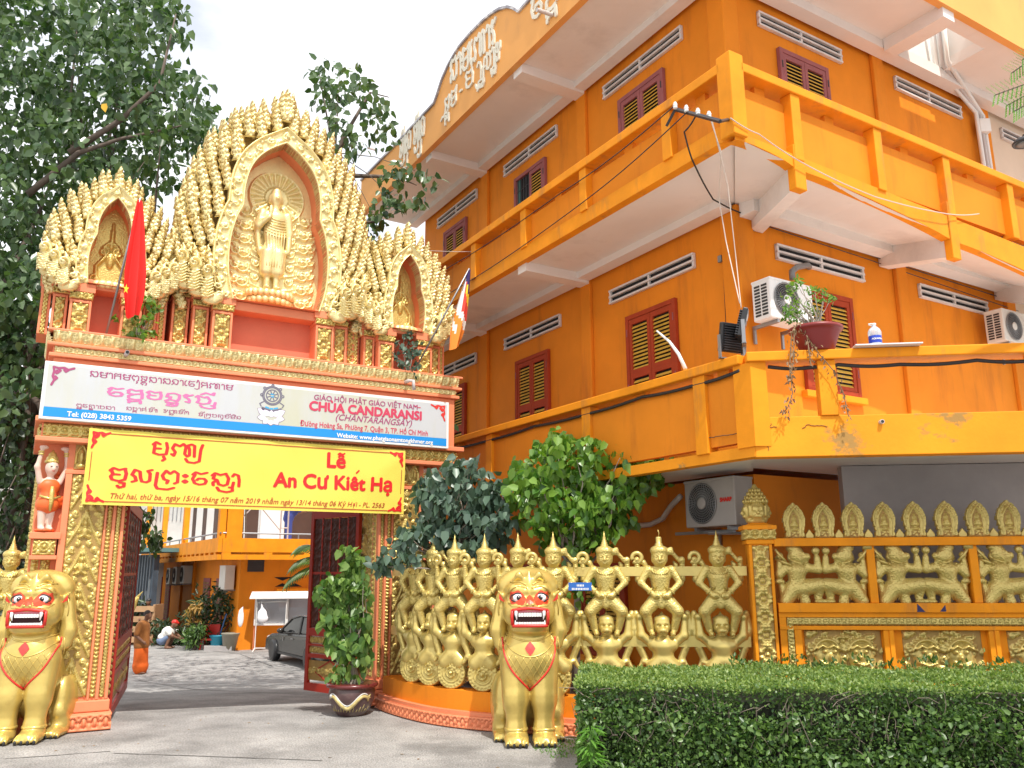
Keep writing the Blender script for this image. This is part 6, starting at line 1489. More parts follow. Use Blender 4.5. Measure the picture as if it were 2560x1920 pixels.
# fence piece beyond the left pier
lf = thingw('left_balustrade', 'gold figure balustrade continuing behind the left lion', 'balustrade', (-6.4, 10.6, 0))
c = MB(); c.box((-8.2, 10.9, 0), (-6.05, 11.1, .45)); c.build('plinth', 'orange', lf)
for i, x in enumerate((-6.42, -6.98, -7.6)):
    o = copy_tree(proto); o.parent = lf; o.matrix_parent_inverse = WP[lf.name]; o.location = (x, 10.9, .0); o.rotation_euler = (0, 0, .25)

# ================================================================== LIONS
def make_lion(label, loc, rot):
    L = thing('guardian_lion', label, 'lion statue', frame(loc, rot) @ Matrix.Diagonal((.89, .88, .92, 1)), 'gold lion statues before the gate')
    S = sym
    pr = S([('c', (0, .28, .78), (0, .0, 1.12), .33, .30), ('e', (0, -.06, 1.0), (.36, .30, .34)), ('e', (0, .42, .66), (.31, .40, .5)), ('e', (0, .55, .4), (.33, .3, .35)),
        ('c', (.185, -.08, .95), (.18, -.15, .5), .20, .165), ('c', (.18, -.15, .55), (.175, -.18, .16), .155, .115), ('c', (.175, -.18, .17), (.175, -.18, .13), .135, .135), ('e', (.175, -.27, .07), (.155, .19, .085)),
        ('e', (.33, .45, .42), (.17, .33, .38)), ('c', (.33, .2, .3), (.33, .3, .1), .13, .12), ('e', (.33, .12, .06), (.13, .22, .075)), ('c', (.33, .25, .14), (.33, .25, .11), .14, .14),
        ('c', (0, .0, 1.2), (0, -.02, 1.45), .27, .26), ('e', (0, -.02, 1.70), (.33, .27, .32)), ('e', (0, -.22, 1.50), (.265, .20, .20)), ('e', (0, -.20, 1.36), (.25, .19, .10)), ('e', (0, -.24, 1.62), (.22, .14, .07)),
        ('e', (0, -.36, 1.645), (.085, .06, .055)), ('c', (.05, -.3, 1.68), (.2, -.24, 1.60), .05, .06), ('c', (.06, -.27, 1.80), (.20, -.22, 1.83), .045, .05), ('c', (.2, -.22, 1.83), (.26, -.14, 1.76), .05, .03),
        ('e', (.13, -.25, 1.73), (.085, .05, .06)), ('e', (.25, -.12, 1.55), (.09, .14, .16)),
        ('c', (.30, -.02, 1.70), (.40, -.06, 1.80), .05, .012, .02),
        ('c', (.05, -.2, 1.93), (.13, -.2, 2.0), .03, .035), ('c', (.13, -.2, 2.0), (.2, -.17, 1.94), .035, .02), ('c', (0, -.22, 1.88), (0, -.18, 2.04), .05, .015)])
    pr += S([('e', (0, .10, 1.86), (.41, .20, .24)), ('c', (.33, .08, 1.7), (.40, .06, 1.32), .10, .10), ('c', (.40, .06, 1.32), (.37, .05, 1.16), .10, .085), ('b', (0, .16, 1.55), (.33, .07, .3))])
    pr += [('-', 'b', (0, -.40, 1.485), (.205, .13, .085))]
    for q in (-1, 1):
        for k in range(4): pr.append(('c', (q * .175 - .105 + .07 * k, -.36, .075), (q * .175 - .112 + .075 * k, -.44, .045), .04, .036, .012)); pr.append(('c', (q * .33 - .09 + .06 * k, .02, .06), (q * .33 - .095 + .064 * k, -.07, .04), .034, .03, .012))
    body = softobj('body', pr, .0165, 'gold_stat', L, .045)
    V = [v.co.copy() for v in body.data.vertices]; bvh = BVHTree.FromPolygons(V, [tuple(p.vertices) for p in body.data.polygons])
    def drape(x, z, off=.004):
        h = bvh.ray_cast(Vector((x, -2, z)), Vector((0, 1, 0)))
        return (h[0] + h[1].normalized() * off if h[0] is not None and h[1].y < .2 else (h[0] + Vector((0, -off, 0)) if h[0] is not None else None))
    def dline(pts, r, mb, n=14, off=.0, sm=True):
        P = []
        pts = [pts[0]] + smooth_poly(pts, 2)[1:-1] + [pts[-1]] if sm and len(pts) > 2 else pts
        for (x, z) in resample(pts, n):
            p = drape(x, z, off)
            if p is not None: P.append(p)
        if len(P) > 1: mb.tube(P, r, 6)
    def dpatch(pts, off=.006, c=None):
        P = [drape(x, z, off) for x, z in pts]
        mb = MB()
        if all(p is not None for p in P):
            cx = sum(p[0] for p in pts) / len(pts); cz = sum(p[1] for p in pts) / len(pts); cc = drape(cx, cz, off)
            o = len(mb.v); mb.v.append(tuple(cc)); mb.v.extend(tuple(p) for p in P); n = len(P); mb.f = [(0, 1 + i, 1 + (i + 1) % n) for i in range(n)]
        return mb
    # breast plate
    t = MB(); Lx = [(.345, 1.24), (.33, 1.05), (.24, .86), (.10, .72), (0, .62)]
    for q in (-1, 1): dline([(q * x, z) for x, z in Lx], .013, t, 24, .0)
    t.build('red_trim', 'red', body, True)
    g = MB()
    for i in range(-7, 10):
        for q in (-1, 1):
            pts = []
            for k in range(26):
                z = 1.14 - .5 * k / 25; x = q * (i * .085 - (1.14 - z) * .62)
                lim = np.interp(z, [.62, .72, .86, 1.05, 1.24], [0, .10, .24, .33, .345]) - .02
                if abs(x) < lim and z < 1.12 - .10 * (1 - (x / .34) ** 2): pts.append((x, z))
            if len(pts) > 2: dline(pts, .0055, g, len(pts), .0, False)
    dline([(-.335, 1.2), (-.2, 1.07), (0, 1.01), (.2, 1.07), (.335, 1.2)], .009, g, 20); dline([(-.3, 1.28), (-.15, 1.22), (0, 1.20), (.15, 1.22), (.3, 1.28)], .012, g, 16)
    g.build('scale_lattice', 'gold_stat', body, True)
    dpatch([(0, 1.20), (.04, 1.16), (.065, 1.12), (.04, 1.08), (0, 1.035), (-.04, 1.08), (-.065, 1.12), (-.04, 1.16)], .012).build('red_diamond', mat('diamond_red', (.6, .05, .04), .4, var=.05), body)
    # face paint
    rp = MB()
    for q in (-1, 1): merge(rp, dpatch([(q * x, z) for x, z in ((.03, 1.655), (.11, 1.635), (.23, 1.645), (.255, 1.71), (.24, 1.80), (.14, 1.815), (.085, 1.775), (.05, 1.72))], .006))
    merge(rp, dpatch([(-.05, 1.66), (0, 1.645), (.05, 1.66), (.04, 1.72), (0, 1.76), (-.04, 1.72)], .010)); rp.build('red_face_paint', mat('orange_red_paint', (.68, .06, .015), .4, var=.06), body)
    ew = MB(); ep = MB(); el = MB()
    for q in (-1, 1):
        P = drape(q * .145, 1.725, .0); ew.ball(P + Vector((0, .012, 0)), (.072, .034, .052), 14, 8); ep.ball(P + Vector((q * -.005, -.008, 0)), (.034, .022, .034), 12, 7)
        el.tube([P + Vector((.078 * math.cos(a) * (1 + .25 * (math.cos(a) * q > .8)), -.004 + .012 * abs(math.cos(a)), .056 * math.sin(a))) for a in np.linspace(0, 2 * math.pi, 20)], .009, 5)
    ew.build('eye', 'eyewhite', body, True); el.build('eye_outline', 'black', body, True); ep.build('pupil', 'black', body, True)
    gl = MB()
    for q in (-1, 1): P = drape(q * .145, 1.725, .0); gl.ball(P + Vector((.006, -.028, .012)), .008, 6, 4)
    gl.build('eye_glint', 'eyewhite', body)
    # mouth
    m_ = MB(); m_.box((-.205, -.42, 1.40), (.205, -.274, 1.57)); 
    d = MB(); d.box((-.2, -.30, 1.405), (.2, -.268, 1.565)); d.build('mouth_hollow', mat('mouth_dark', (.05, .008, .01), .6, var=0), body)
    lp = MB(); top_ = [(-.225, 1.585), (-.12, 1.60), (0, 1.615), (.12, 1.60), (.225, 1.585)]
    fy = lambda x: -.405 + .55 * x * x
    def ring(xs, r): return lp.tube([Vector((x, fy(x), z)) for x, z in xs], r, 7)
    ring([(-.225, 1.40), (-.23, 1.5), (-.225, 1.585)], .021); ring([(.225, 1.40), (.23, 1.5), (.225, 1.585)], .021); ring([(x, z - .01) for x, z in resample(smooth_poly(top_), 14)], .022); ring([(x, 1.392 - .0 * x) for x in np.linspace(-.225, .225, 12)], .021); lp.build('red_lips', 'red', body, True)
    gm = MB()
    gm.tube([Vector((x, fy(x) + .03, 1.562 + .012 * math.cos(x * 7))) for x in np.linspace(-.2, .2, 12)], .026, 6); gm.build('pink_gum', 'pink', body, True)
    te = MB()
    for k in range(9): x = -.132 + k * .033; te.box((x - .0145, fy(x) + .005, 1.502), (x + .0145, fy(x) + .035, 1.548))
    for k in range(11): x = -.165 + k * .033; te.box((x - .0145, fy(x) + .005, 1.412), (x + .0145, fy(x) + .03, 1.437))
    for q in (-1, 1): te.tube([(q * .178, fy(.178) - .0, 1.57), (q * .178, fy(.178) - .008, 1.52), (q * .168, fy(.178), 1.465)], [.024, .018, .003], 8); te.tube([(q * .185, fy(.185) + .01, 1.405), (q * .188, fy(.185), 1.46)], [.018, .004], 8)
    te.build('teeth', 'teeth', body, bevel=.004)
    er = MB()
    for q in (-1, 1): er.poly([(q * .31, -.085, 1.66), (q * .385, -.085, 1.70), (q * .385, -.085, 1.77), (q * .345, -.088, 1.71)] if q > 0 else [(-.345, -.088, 1.71), (-.385, -.085, 1.77), (-.385, -.085, 1.70), (-.31, -.085, 1.66)])
    er.build('red_ear_lining', 'red', body)
    for q in (-1, 1):
        for k in range(4):
            for c_, r_ in (((q * .175 - .112 + .075 * k, -.468, .032), (.020, .018, .028)), ((q * .33 - .095 + .064 * k, -.096, .028), (.016, .016, .02))): cw = MB(); cw.ball(c_, r_, 8, 5); cw.build('claw', 'black', body)
    # mane lines, brow and moustache curls
    mn = MB()
    for q in (-1, 1):
        mn.tube([(q * .02, -.36, 1.60), (q * .12, -.36, 1.62), (q * .22, -.29, 1.62), (q * .27, -.22, 1.66)], [.018, .022, .02, .01], 6)
        for z in np.linspace(1.22, 1.7, 2): mn.tube([(q * .37, -.03, z + .05), (q * .40, -.035, z - .1), (q * .39, -.03, z - .2)], .007, 5)
        dline([(q * .03, 1.84), (q * .12, 1.87), (q * .22, 1.85), (q * .27, 1.78)], .018, mn, 12); dline([(q * .04, 1.88), (q * .13, 1.93), (q * .24, 1.91)], .012, mn, 10)
        mn.ball((q * .035, -.415, 1.645), (.022, .012, .016), 8, 5)
    mn.build('carved_lines', 'gold_stat', body, True)
    an = MB()
    for q in (-1, 1): an.lathe([(.135, .15), (.15, .165), (.15, .185), (.135, .2)], 18, c=(q * .175, -.18, 0))
    an.build('anklets', 'gold_stat', body, True)
    return L
make_lion('gold lion statue with red lips sitting before the balustrade next to the hedge', (.18, 9.95 + .15, 0), rad(2))
P = onz(42, 1610, 0); make_lion('gold lion statue partly cut by the left picture edge beside the left pier', (P[0] - .16, P[1] + .35, 0), rad(10))
# ================================================================== VEGETATION
def leafobj(name, P, D, Nn, S, m, parent=None, aspect=.78, fold=.12, quadonly=False):
    """P positions, D pointing direction (stem -> tip), Nn rough normal, S length"""
    P, D, Nn, S = map(np.asarray, (P, D, Nn, S)); S = S[:, None]
    D = D / (np.linalg.norm(D, axis=1)[:, None] + 1e-9); X = np.cross(D, Nn); X /= np.linalg.norm(X, axis=1)[:, None] + 1e-9; N = np.cross(X, D); w = aspect * .5
    b = P; l = P + S * (D * .38 - X * w + N * fold * .6); r = P + S * (D * .38 + X * w + N * fold * .6); t = P + S * (D * 1.0 - N * fold * .9)
    l1 = P + S * (D * .06 - X * w * .72 + N * fold * .5); r1 = P + S * (D * .06 + X * w * .72 + N * fold * .5); l2 = P + S * (D * .50 - X * w * .86 + N * fold * .4); r2 = P + S * (D * .50 + X * w * .86 + N * fold * .4)
    n = len(P)
    if quadonly: V = np.stack([b, r, t, l], 1).reshape(-1, 3); F = (np.arange(n)[:, None] * 4 + np.array([0, 1, 2, 3])[None])
    else: V = np.stack([b, r1, r2, t, l2, l1], 1).reshape(-1, 3); F = (np.arange(n)[:, None, None] * 6 + np.array([[0, 1, 2, 3], [0, 3, 4, 5]])[None]).reshape(-1, 4)
    me = bpy.data.meshes.new(name); me.vertices.add(len(V)); me.vertices.foreach_set('co', V.ravel().astype(np.float32))
    me.loops.add(F.size); me.loops.foreach_set('vertex_index', F.ravel().astype(np.int32)); me.polygons.add(len(F)); me.polygons.foreach_set('loop_start', np.arange(0, F.size, 4, dtype=np.int32))
    me.update(calc_edges=True); me.validate()
    return finish(name, me, m, parent)
def inpoly(x, y, poly):
    c = False; j = len(poly) - 1
    for i in range(len(poly)):
        if (poly[i][1] > y) != (poly[j][1] > y) and x < (poly[j][0] - poly[i][0]) * (y - poly[i][1]) / (poly[j][1] - poly[i][1]) + poly[i][0]: c = not c
        j = i
    return c
def clumps(poly, n, Y0, Y1, r, per, size, droop=.75, rs=None, edge=0):
    rs = rs or np.random.RandomState(3); P = []; D = []; N = []; S = []; C = []
    xs = [p[0] for p in poly]; ys_ = [p[1] for p in poly]; k = 0
    while k < n:
        x, y = rs.uniform(min(xs), max(xs)), rs.uniform(min(ys_), max(ys_))
        if not inpoly(x, y, poly): continue
        k += 1; c = onY(x, y, rs.uniform(Y0, Y1)); C.append(c); m = max(3, int(per * rs.uniform(.6, 1.4)))
        q = rs.normal(size=(m, 3)); q /= np.linalg.norm(q, axis=1)[:, None]; q *= (rs.uniform(0, 1, (m, 1)) ** .5) * r; q[:, 2] *= .7
        P.append(c + q); d = rs.normal(size=(m, 3)) * .55; d[:, 2] -= droop; D.append(d); nn = rs.normal(size=(m, 3)) * .6; nn[:, 2] += .35; nn[:, 1] -= .5; N.append(nn); S.append(size * rs.uniform(.7, 1.2, m))
    return np.concatenate(P), np.concatenate(D), np.concatenate(N), np.concatenate(S), np.array(C)
def limbs(base, C, r0, mb, rs, n, r1=.006, sag=.15, fork=.45):
    base = Vector(base)
    for i in range(n):
        c = Vector(C[rs.randint(len(C))]); m = base.lerp(c, fork) + Vector((rs.normal() * sag, rs.normal() * sag, abs(rs.normal()) * sag))
        pts = [base, base.lerp(m, .5) + Vector((rs.normal() * sag * .4, rs.normal() * sag * .4, 0)), m, m.lerp(c, .5) + Vector((rs.normal() * sag * .4, 0, rs.normal() * sag * .4)), c]
        mb.tube(pts, [r0, r0 * .7, r0 * .5, r0 * .3, r1], 6)
rs1 = np.random.RandomState(21)
# ---- the big bodhi tree behind the gate
bt = thingw('bodhi_tree', 'large dark green bodhi tree spreading behind the left side of the gate', 'tree', (-8.2, 14.2, gz(14.2)))
polyA = [(-120, -80), (330, -80), (375, 30), (350, 90), (395, 150), (440, 225), (425, 290), (400, 330), (375, 350), (380, 420), (200, 430), (140, 420), (110, 520), (95, 640), (100, 720), (85, 800), (-120, 900)]
a = clumps(polyA, 800, 12.8, 16.8, .46, 15, .175, rs=rs1)
b = clumps([(430, 230), (470, 250), (480, 300), (440, 330), (400, 330)], 22, 13, 15, .3, 8, .17, rs=rs1); c = clumps([(340, 20), (395, -30), (400, 75), (360, 95)], 16, 13, 14.5, .3, 6, .17, rs=rs1)
d0 = clumps([(-620, 60), (-400, -80), (-120, -80), (-120, 760), (-380, 700), (-560, 500)], 260, 12.8, 16.8, .5, 11, .19, rs=rs1)
d = clumps([(-40, 640), (75, 560), (110, 590), (60, 700), (100, 800), (60, 900), (-60, 1000)], 90, 12.4, 14, .35, 9, .18, rs=rs1)
P = [np.concatenate([q[i] for q in (a, b, c, d, d0)]) for i in range(4)]
leafobj('crown', *P, 'bodhi', bt)
tk = MB(); base = Vector((-8.3, 14.2, gz(14.2) - .1)); fk = Vector((-8.1, 14.0, 3.2))
tk.tube([base, base.lerp(fk, .3) + Vector((.08, 0, 0)), base.lerp(fk, .7) - Vector((.1, 0, 0)), fk], [.55, .42, .38, .34], 12)
for q in range(5): tk.tube([base + Vector((rs1.normal() * .25, -.3 + rs1.normal() * .15, 0)), base.lerp(fk, .4) + Vector((rs1.normal() * .2, -.25, 0)), fk + Vector((rs1.normal() * .1, -.15, .2))], [.16, .1, .06], 7)
limbs(fk, a[4], .11, tk, rs1, 22, .006, .5)
for pts in (((20, 1180), (60, 900), (60, 760), (120, 560)), ((-10, 980), (40, 840), (90, 700), (150, 520)), ((150, 330), (260, 260), (345, 180), (380, 30)), ((60, 420), (170, 330), (260, 300), (400, 270))): tk.tube([onY(*p, 13.2) for p in pts], [.06, .045, .03, .012], 8)
tk.build('trunk', 'bark', bt, True)
yl = leafobj('yellow_leaf', [onY(225, 224, 12.7)], [(.2, 0, -1)], [(0, -1, .2)], [.16], mat('yellow_leaf', (.6, .36, .02), .5, var=0), bt)
# ---- second bodhi branch to the right behind the crest
bt2 = thingw('bodhi_tree', 'slender bodhi tree whose drooping branches show between the central crest and the building', 'tree', (-2.35, 15.8, gz(15.8)))
L = [clumps([(672, 165), (700, 140), (765, 140), (800, 190), (845, 215), (830, 330), (770, 350), (745, 330), (700, 260)], 46, 14.2, 15.4, .30, 8, .175, rs=rs1), clumps([(820, 365), (870, 355), (935, 372), (925, 440), (880, 452), (820, 445)], 18, 14.0, 14.6, .24, 9, .17, rs=rs1), clumps([(770, 440), (830, 470), (815, 520), (770, 560), (730, 500)], 22, 14.4, 15.5, .26, 8, .17, rs=rs1)]
L.append(clumps([(395, 600), (450, 420), (600, 270), (735, 430), (745, 640)], 150, 13.2, 15.5, .42, 10, .19, rs=rs1)); L.append(clumps([(130, 800), (930, 890), (930, 960), (130, 900)], 110, 13.4, 17, .45, 10, .19, rs=rs1)); L.append(clumps([(400, 620), (770, 690), (920, 860), (140, 800)], 190, 16, 22, .55, 10, .2, rs=rs1)); P = [np.concatenate([q[i] for q in L]) for i in range(4)]; leafobj('crown', *P, 'bodhi', bt2)  # unseen leaf clumps behind crest and sign, added to dapple the yard
tk = MB(); b0 = Vector((-2.35, 15.8, gz(15.8))); f0 = Vector(onY(815, 640, 15.6)); tk.tube([b0, b0.lerp(f0, .5) + Vector((.1, 0, 0)), f0], [.16, .13, .1], 9)
for pts in (((815, 640), (730, 480), (720, 330), (690, 160)), ((715, 400), (740, 300), (800, 200), (840, 210)), ((715, 380), (780, 380), (860, 382), (900, 400)), ((705, 520), (760, 480), (810, 480))): tk.tube([onY(*p, 14.8) for p in pts], [.06, .04, .025, .01][:len(pts)], 6)
for q in L[:3]: 
    for cc in q[4][::9]: tk.tube([onY(725, 330, 14.8), (Vector(onY(725, 330, 14.8)) + Vector(cc)) / 2 + Vector((0, 0, .1)), cc], [.012, .008, .004], 5)
tk.build('trunk', 'bark', bt2, True)
# ---- dark shrub mass behind the left fence
ds = thingw('dark_shrub', 'dense dark shrub behind the left balustrade under the bodhi tree', 'shrub', (-8.6, 13.0, 0))
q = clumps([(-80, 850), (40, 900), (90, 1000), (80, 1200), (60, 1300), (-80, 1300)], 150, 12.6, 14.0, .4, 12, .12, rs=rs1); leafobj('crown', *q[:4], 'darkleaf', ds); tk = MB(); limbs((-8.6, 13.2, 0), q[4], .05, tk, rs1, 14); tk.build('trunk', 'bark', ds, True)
# ---- the two shrubs behind the balustrade
sh1 = thingw('bodhi_shrub', 'blue green leafy bodhi shrub spilling over the left end of the balustrade', 'shrub', (-1.0, 12.4, 0))
L = [clumps([(905, 1050), (950, 1005), (1005, 995), (1060, 1000), (1080, 1060), (1105, 1120), (1090, 1180), (1000, 1195), (900, 1185)], 120, 11.3, 12.2, .21, 10, .15, 1.0, rs=rs1), clumps([(900, 1100), (900, 1200), (850, 1235), (812, 1225), (815, 1190), (860, 1150)], 20, 11.1, 11.6, .17, 8, .15, rs=rs1), clumps([(1030, 1040), (1085, 1050), (1085, 1085)], 5, 11.4, 11.8, .16, 6, .13, rs=rs1)]
P = [np.concatenate([q[i] for q in L]) for i in range(4)]; leafobj('crown', *P, 'bodhi_b', sh1)
tk = MB(); tk.tube([(-.95, 12.3, 0), (-.9, 12.2, 1.1), (-.85, 12.0, 2.0)], [.06, .05, .035], 8); limbs((-.85, 12.0, 1.9), L[0][4], .025, tk, rs1, 26, .004, .12); limbs((-.9, 12.1, 1.8), L[1][4], .02, tk, rs1, 8, .004, .1); tk.build('trunk', 'palebark', sh1, True)
sh2 = thingw('bodhi_shrub', 'bright green leafy bodhi shrub with rounded top behind the gold figures', 'shrub', (.75, 11.7, 0))
L = [clumps([(1100, 1060), (1120, 1000), (1165, 990), (1160, 955), (1200, 935), (1260, 950), (1330, 958), (1400, 975), (1432, 990), (1425, 1045), (1370, 1075), (1350, 1140), (1290, 1180), (1230, 1170), (1180, 1185), (1150, 1130), (1095, 1090)], 270, 10.9, 12.0, .19, 10, .14, 1.0, rs=rs1), clumps([(1220, 1180), (1290, 1180), (1280, 1300), (1230, 1300)], 12, 11.1, 11.6, .18, 7, .11, rs=rs1)]
P = [np.concatenate([q[i] for q in L]) for i in range(4)]; leafobj('crown', *P, 'bright', sh2)
tk = MB(); tk.tube([(.8, 11.7, 0), (.85, 11.65, 1.0), (.9, 11.6, 2.0)], [.07, .055, .04], 8); limbs((.9, 11.6, 1.9), L[0][4], .028, tk, rs1, 34, .004, .12); tk.build('trunk', 'palebark', sh2, True)
# ---- potted bodhi
PT = Vector((-2.19, 11.93, 0))
pot = thing('dragon_pot', 'brown glazed pot painted with a yellow dragon standing at the right gate pier', 'plant pot', loc=PT)
m_ = MB(); m_.lathe([(.18, 0), (.19, .012), (.255, .10), (.298, .20), (.312, .30), (.30, .34), (.295, .355), (.335, .37), (.345, .385), (.335, .41), (.305, .41), (.29, .36), (.0, .35)], 36); m_.build('bowl', mat('brown_glaze', (.09, .05, .05), .28, var=.3, vscale=5, stain=((.2, .17, .14), 3.5, .5, .75, (1, 1, 1.5))), pot, True)
m_ = MB(); m_.lathe([(.296, .352), (.34, .368), (.352, .386), (.342, .415), (.306, .415)], 36); m_.build('rim', mat('oxblood_glaze', (.13, .022, .02), .25, var=.15), pot, True)
m_ = MB(); m_.lathe([(.29, .37), (.2, .385), (.0, .39)], 20); m_.build('soil', 'soil', pot)
def on_pot(a, z): r = np.interp(z, [0, .012, .10, .20, .30, .34], [.18, .19, .255, .298, .312, .30]); return (r * 1.006 * math.cos(a), r * 1.006 * math.sin(a), z)
dg = MB(); pa = [on_pot(rad(-90) + t * 2.0 - 1.0, .19 + .075 * math.sin(t * 2 * math.pi * 1.35 + .6)) for t in np.linspace(0, 1, 40)]; dg.tube(pa, [.012 + .016 * math.sin(math.pi * t) ** .6 for t in np.linspace(0, 1, 40)], 6)
for k in range(9): t = k / 8; p = on_pot(rad(-90) + 1.0 + .12 * math.cos(k), .24 + .05 * math.sin(k * 2.1)); dg.tube([on_pot(rad(-90) + .95, .24), p], [.014, .004], 5)
for k in range(14): a = rad(-90) - 1.1 + 2.2 * k / 13; dg.tube([on_pot(a, .07), on_pot(a + .05, .10 + .03 * (k % 3))], [.008, .003], 4)
dg.build('dragon', mat('dragon_yellow', (.5, .40, .16), .35, var=.3, vscale=20), pot, True)
dg = MB(); dg.tube([on_pot(rad(-90) + t * 2.0 - 1.0, .225 + .075 * math.sin(t * 2 * math.pi * 1.35 + .6)) for t in np.linspace(0.05, .95, 40)], .009, 5); dg.ball(on_pot(rad(-90) - .85, .27), .03, 8, 5); dg.build('dragon_crest', mat('crest_white', (.6, .6, .58), .35, var=.1), pot, True)
pb = thing('potted_bodhi', 'light green bodhi plant with twisted pale roots growing in the dragon pot', 'plant', loc=PT + Vector((0, 0, .385)))
L = [clumps([(738, 1190), (755, 1165), (778, 1200), (790, 1290), (802, 1350), (798, 1400), (770, 1420), (722, 1390), (695, 1330), (688, 1255), (704, 1240), (740, 1250)], 125, 11.7, 12.05, .11, 7, .135, 1.1, rs1), clumps([(725, 1380), (790, 1370), (800, 1430), (775, 1450), (720, 1440)], 26, 11.6, 12.0, .15, 6, .14, 1.1, rs1), clumps([(712, 1440), (760, 1445), (740, 1475), (712, 1480)], 6, 11.65, 11.9, .12, 6, .09, 1, rs1)]
P = [np.concatenate([q[i] for q in L]) for i in range(4)]; P[0] = P[0] - np.array(pb.location); leafobj('foliage', *P, 'potleaf', pb)
tk = MB(); zp = Vector((0, 0, 0))
for k in range(16): a = 2 * math.pi * k / 16; tk.tube([(.15 * math.cos(a), .15 * math.sin(a), 0), (.075 * math.cos(a + .3), .075 * math.sin(a + .3), .10), (.035 * math.cos(a + .6), .035 * math.sin(a + .6), .22), (.0, 0, .40)], [.024, .018, .016, .014], 5)
limbs((0, 0, .38), np.concatenate([q[4] for q in L]) - np.array(pb.location), .016, tk, rs1, 24, .003, .08); tk.build('trunk', 'palebark', pb, True)
# ---- seedlings rooted on the gate cornice
for poly, lab, n_ in (([(250, 690), (265, 650), (320, 640), (345, 660), (330, 700), (325, 735), (255, 735)], 'wild bodhi seedling growing on the cornice under the red flag', 24), ([(862, 715), (885, 712), (905, 745), (916, 780), (905, 812), (855, 810), (850, 770)], 'wild bodhi seedling growing on the right end of the cornice', 28)):
    cx, cy = sum(p[0] for p in poly) / len(poly), max(p[1] for p in poly); Pb = onpl(cx, cy + 2, GO + ND * .12, TG); sd = thing('wild_seedling', lab, 'plant', loc=Pb)
    y0 = float(Pb[1]); q = clumps(poly, n_, y0 - .16, y0 + .1, .08, 6, .085, .5, rs1); leafobj('foliage', q[0] - Pb, *q[1:4], 'bright' if 'red' in lab else 'bodhi_b', sd)
    tk = MB(); limbs((0, 0, .0), q[4] - Pb, .010, tk, rs1, 12, .003, .05); tk.build('stems', 'palebark', sd)
# ---- clipped hedge
HO = np.array([.58, 8.12, 0]); HM = frame(HO, TS); HL, HW, HH = 6.2, 1.62, .86
hd = thingw('clipped_hedge', 'boxy clipped green hedge with sunlit flat top along the kerb before the fence', 'hedge', tuple(HO))
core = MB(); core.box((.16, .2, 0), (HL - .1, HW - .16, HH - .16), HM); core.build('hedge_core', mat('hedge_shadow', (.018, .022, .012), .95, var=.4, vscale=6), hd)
A = np.array(HM)
def tow(q): return q @ A[:3, :3].T + A[:3, 3]
rs2 = np.random.RandomState(5)
n = 52000; T = np.stack([rs2.uniform(-.02, HL, n), rs2.uniform(-.03, HW, n), HH - np.abs(rs2.normal(0, .022, n)) + .02 * np.sin(rs2.uniform(0, 6, n))], 1)
T[:, 2] += .022 * np.sin(T[:, 0] * 2.3) * np.sin(T[:, 1] * 3.1) + .016 * np.sin(T[:, 0] * 7.1 + T[:, 1] * 5); D = rs2.normal(size=(n, 3)); D[:, 2] = np.abs(D[:, 2]) * 1.1 + .2; N = rs2.normal(size=(n, 3)) * .7; N[:, 2] += .6
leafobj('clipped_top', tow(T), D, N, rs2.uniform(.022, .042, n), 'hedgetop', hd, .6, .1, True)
n = 36000; k = rs2.uniform(0, 1, n); q = np.stack([rs2.uniform(0, HL, n), np.abs(rs2.normal(0, .07, n)), HH * rs2.uniform(0, 1, n) ** .9], 1)
dens = .5 + .5 * np.sin(q[:, 0] * 5.3 + 1.1 * np.sin(q[:, 2] * 7)) * np.sin(q[:, 2] * 9 + 1.7 * np.sin(q[:, 0] * 3.1)) + .35 * (q[:, 2] < .45); q = q[rs2.uniform(0, 1, n) < np.clip(dens + .12, .1, 1)]; q[:, 1] += .05 * np.sin(q[:, 0] * 6) * np.sin(q[:, 2] * 8)
e = np.stack([np.abs(rs2.normal(0, .06, 8000)), rs2.uniform(0, HW, 8000), HH * rs2.uniform(0, 1, 8000) ** .9], 1); q = np.concatenate([q, e]); n = len(q)
D = rs2.normal(size=(n, 3)); D[:, 1] -= .4; D[:, 2] += .1; N = rs2.normal(size=(n, 3)) * .7; N[:, 2] += .5; N[:, 1] -= .4
m2 = 5200; e2 = np.stack([rs2.uniform(0, HL, m2), rs2.uniform(-.10, .06, m2), HH * .78 * rs2.uniform(0, 1, m2) ** 1.5], 1); e2 = e2[np.sin(e2[:, 0] * 4.1 + 2 * np.sin(e2[:, 2] * 5)) + np.sin(e2[:, 2] * 11 + e2[:, 0] * 2.3) > -.3]
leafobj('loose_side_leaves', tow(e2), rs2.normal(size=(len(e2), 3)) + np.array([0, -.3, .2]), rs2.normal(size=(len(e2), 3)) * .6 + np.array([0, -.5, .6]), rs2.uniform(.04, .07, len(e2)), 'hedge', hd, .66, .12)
m3 = 420; e3 = np.stack([rs2.uniform(1.6, HL, m3), HW - np.abs(rs2.normal(0, .09, m3)), HH + np.abs(rs2.normal(0, .035, m3))], 1); e3[:, 2] += .05 * (np.sin(e3[:, 0] * 9) > .3)
leafobj('stray_shoots', tow(e3), rs2.normal(size=(m3, 3)) * .5 + np.array([0, 0, .8]), rs2.normal(size=(m3, 3)), rs2.uniform(.04, .07, m3), 'hedge', hd, .5, .12)
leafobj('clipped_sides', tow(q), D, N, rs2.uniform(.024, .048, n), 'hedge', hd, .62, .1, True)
tw = MB()
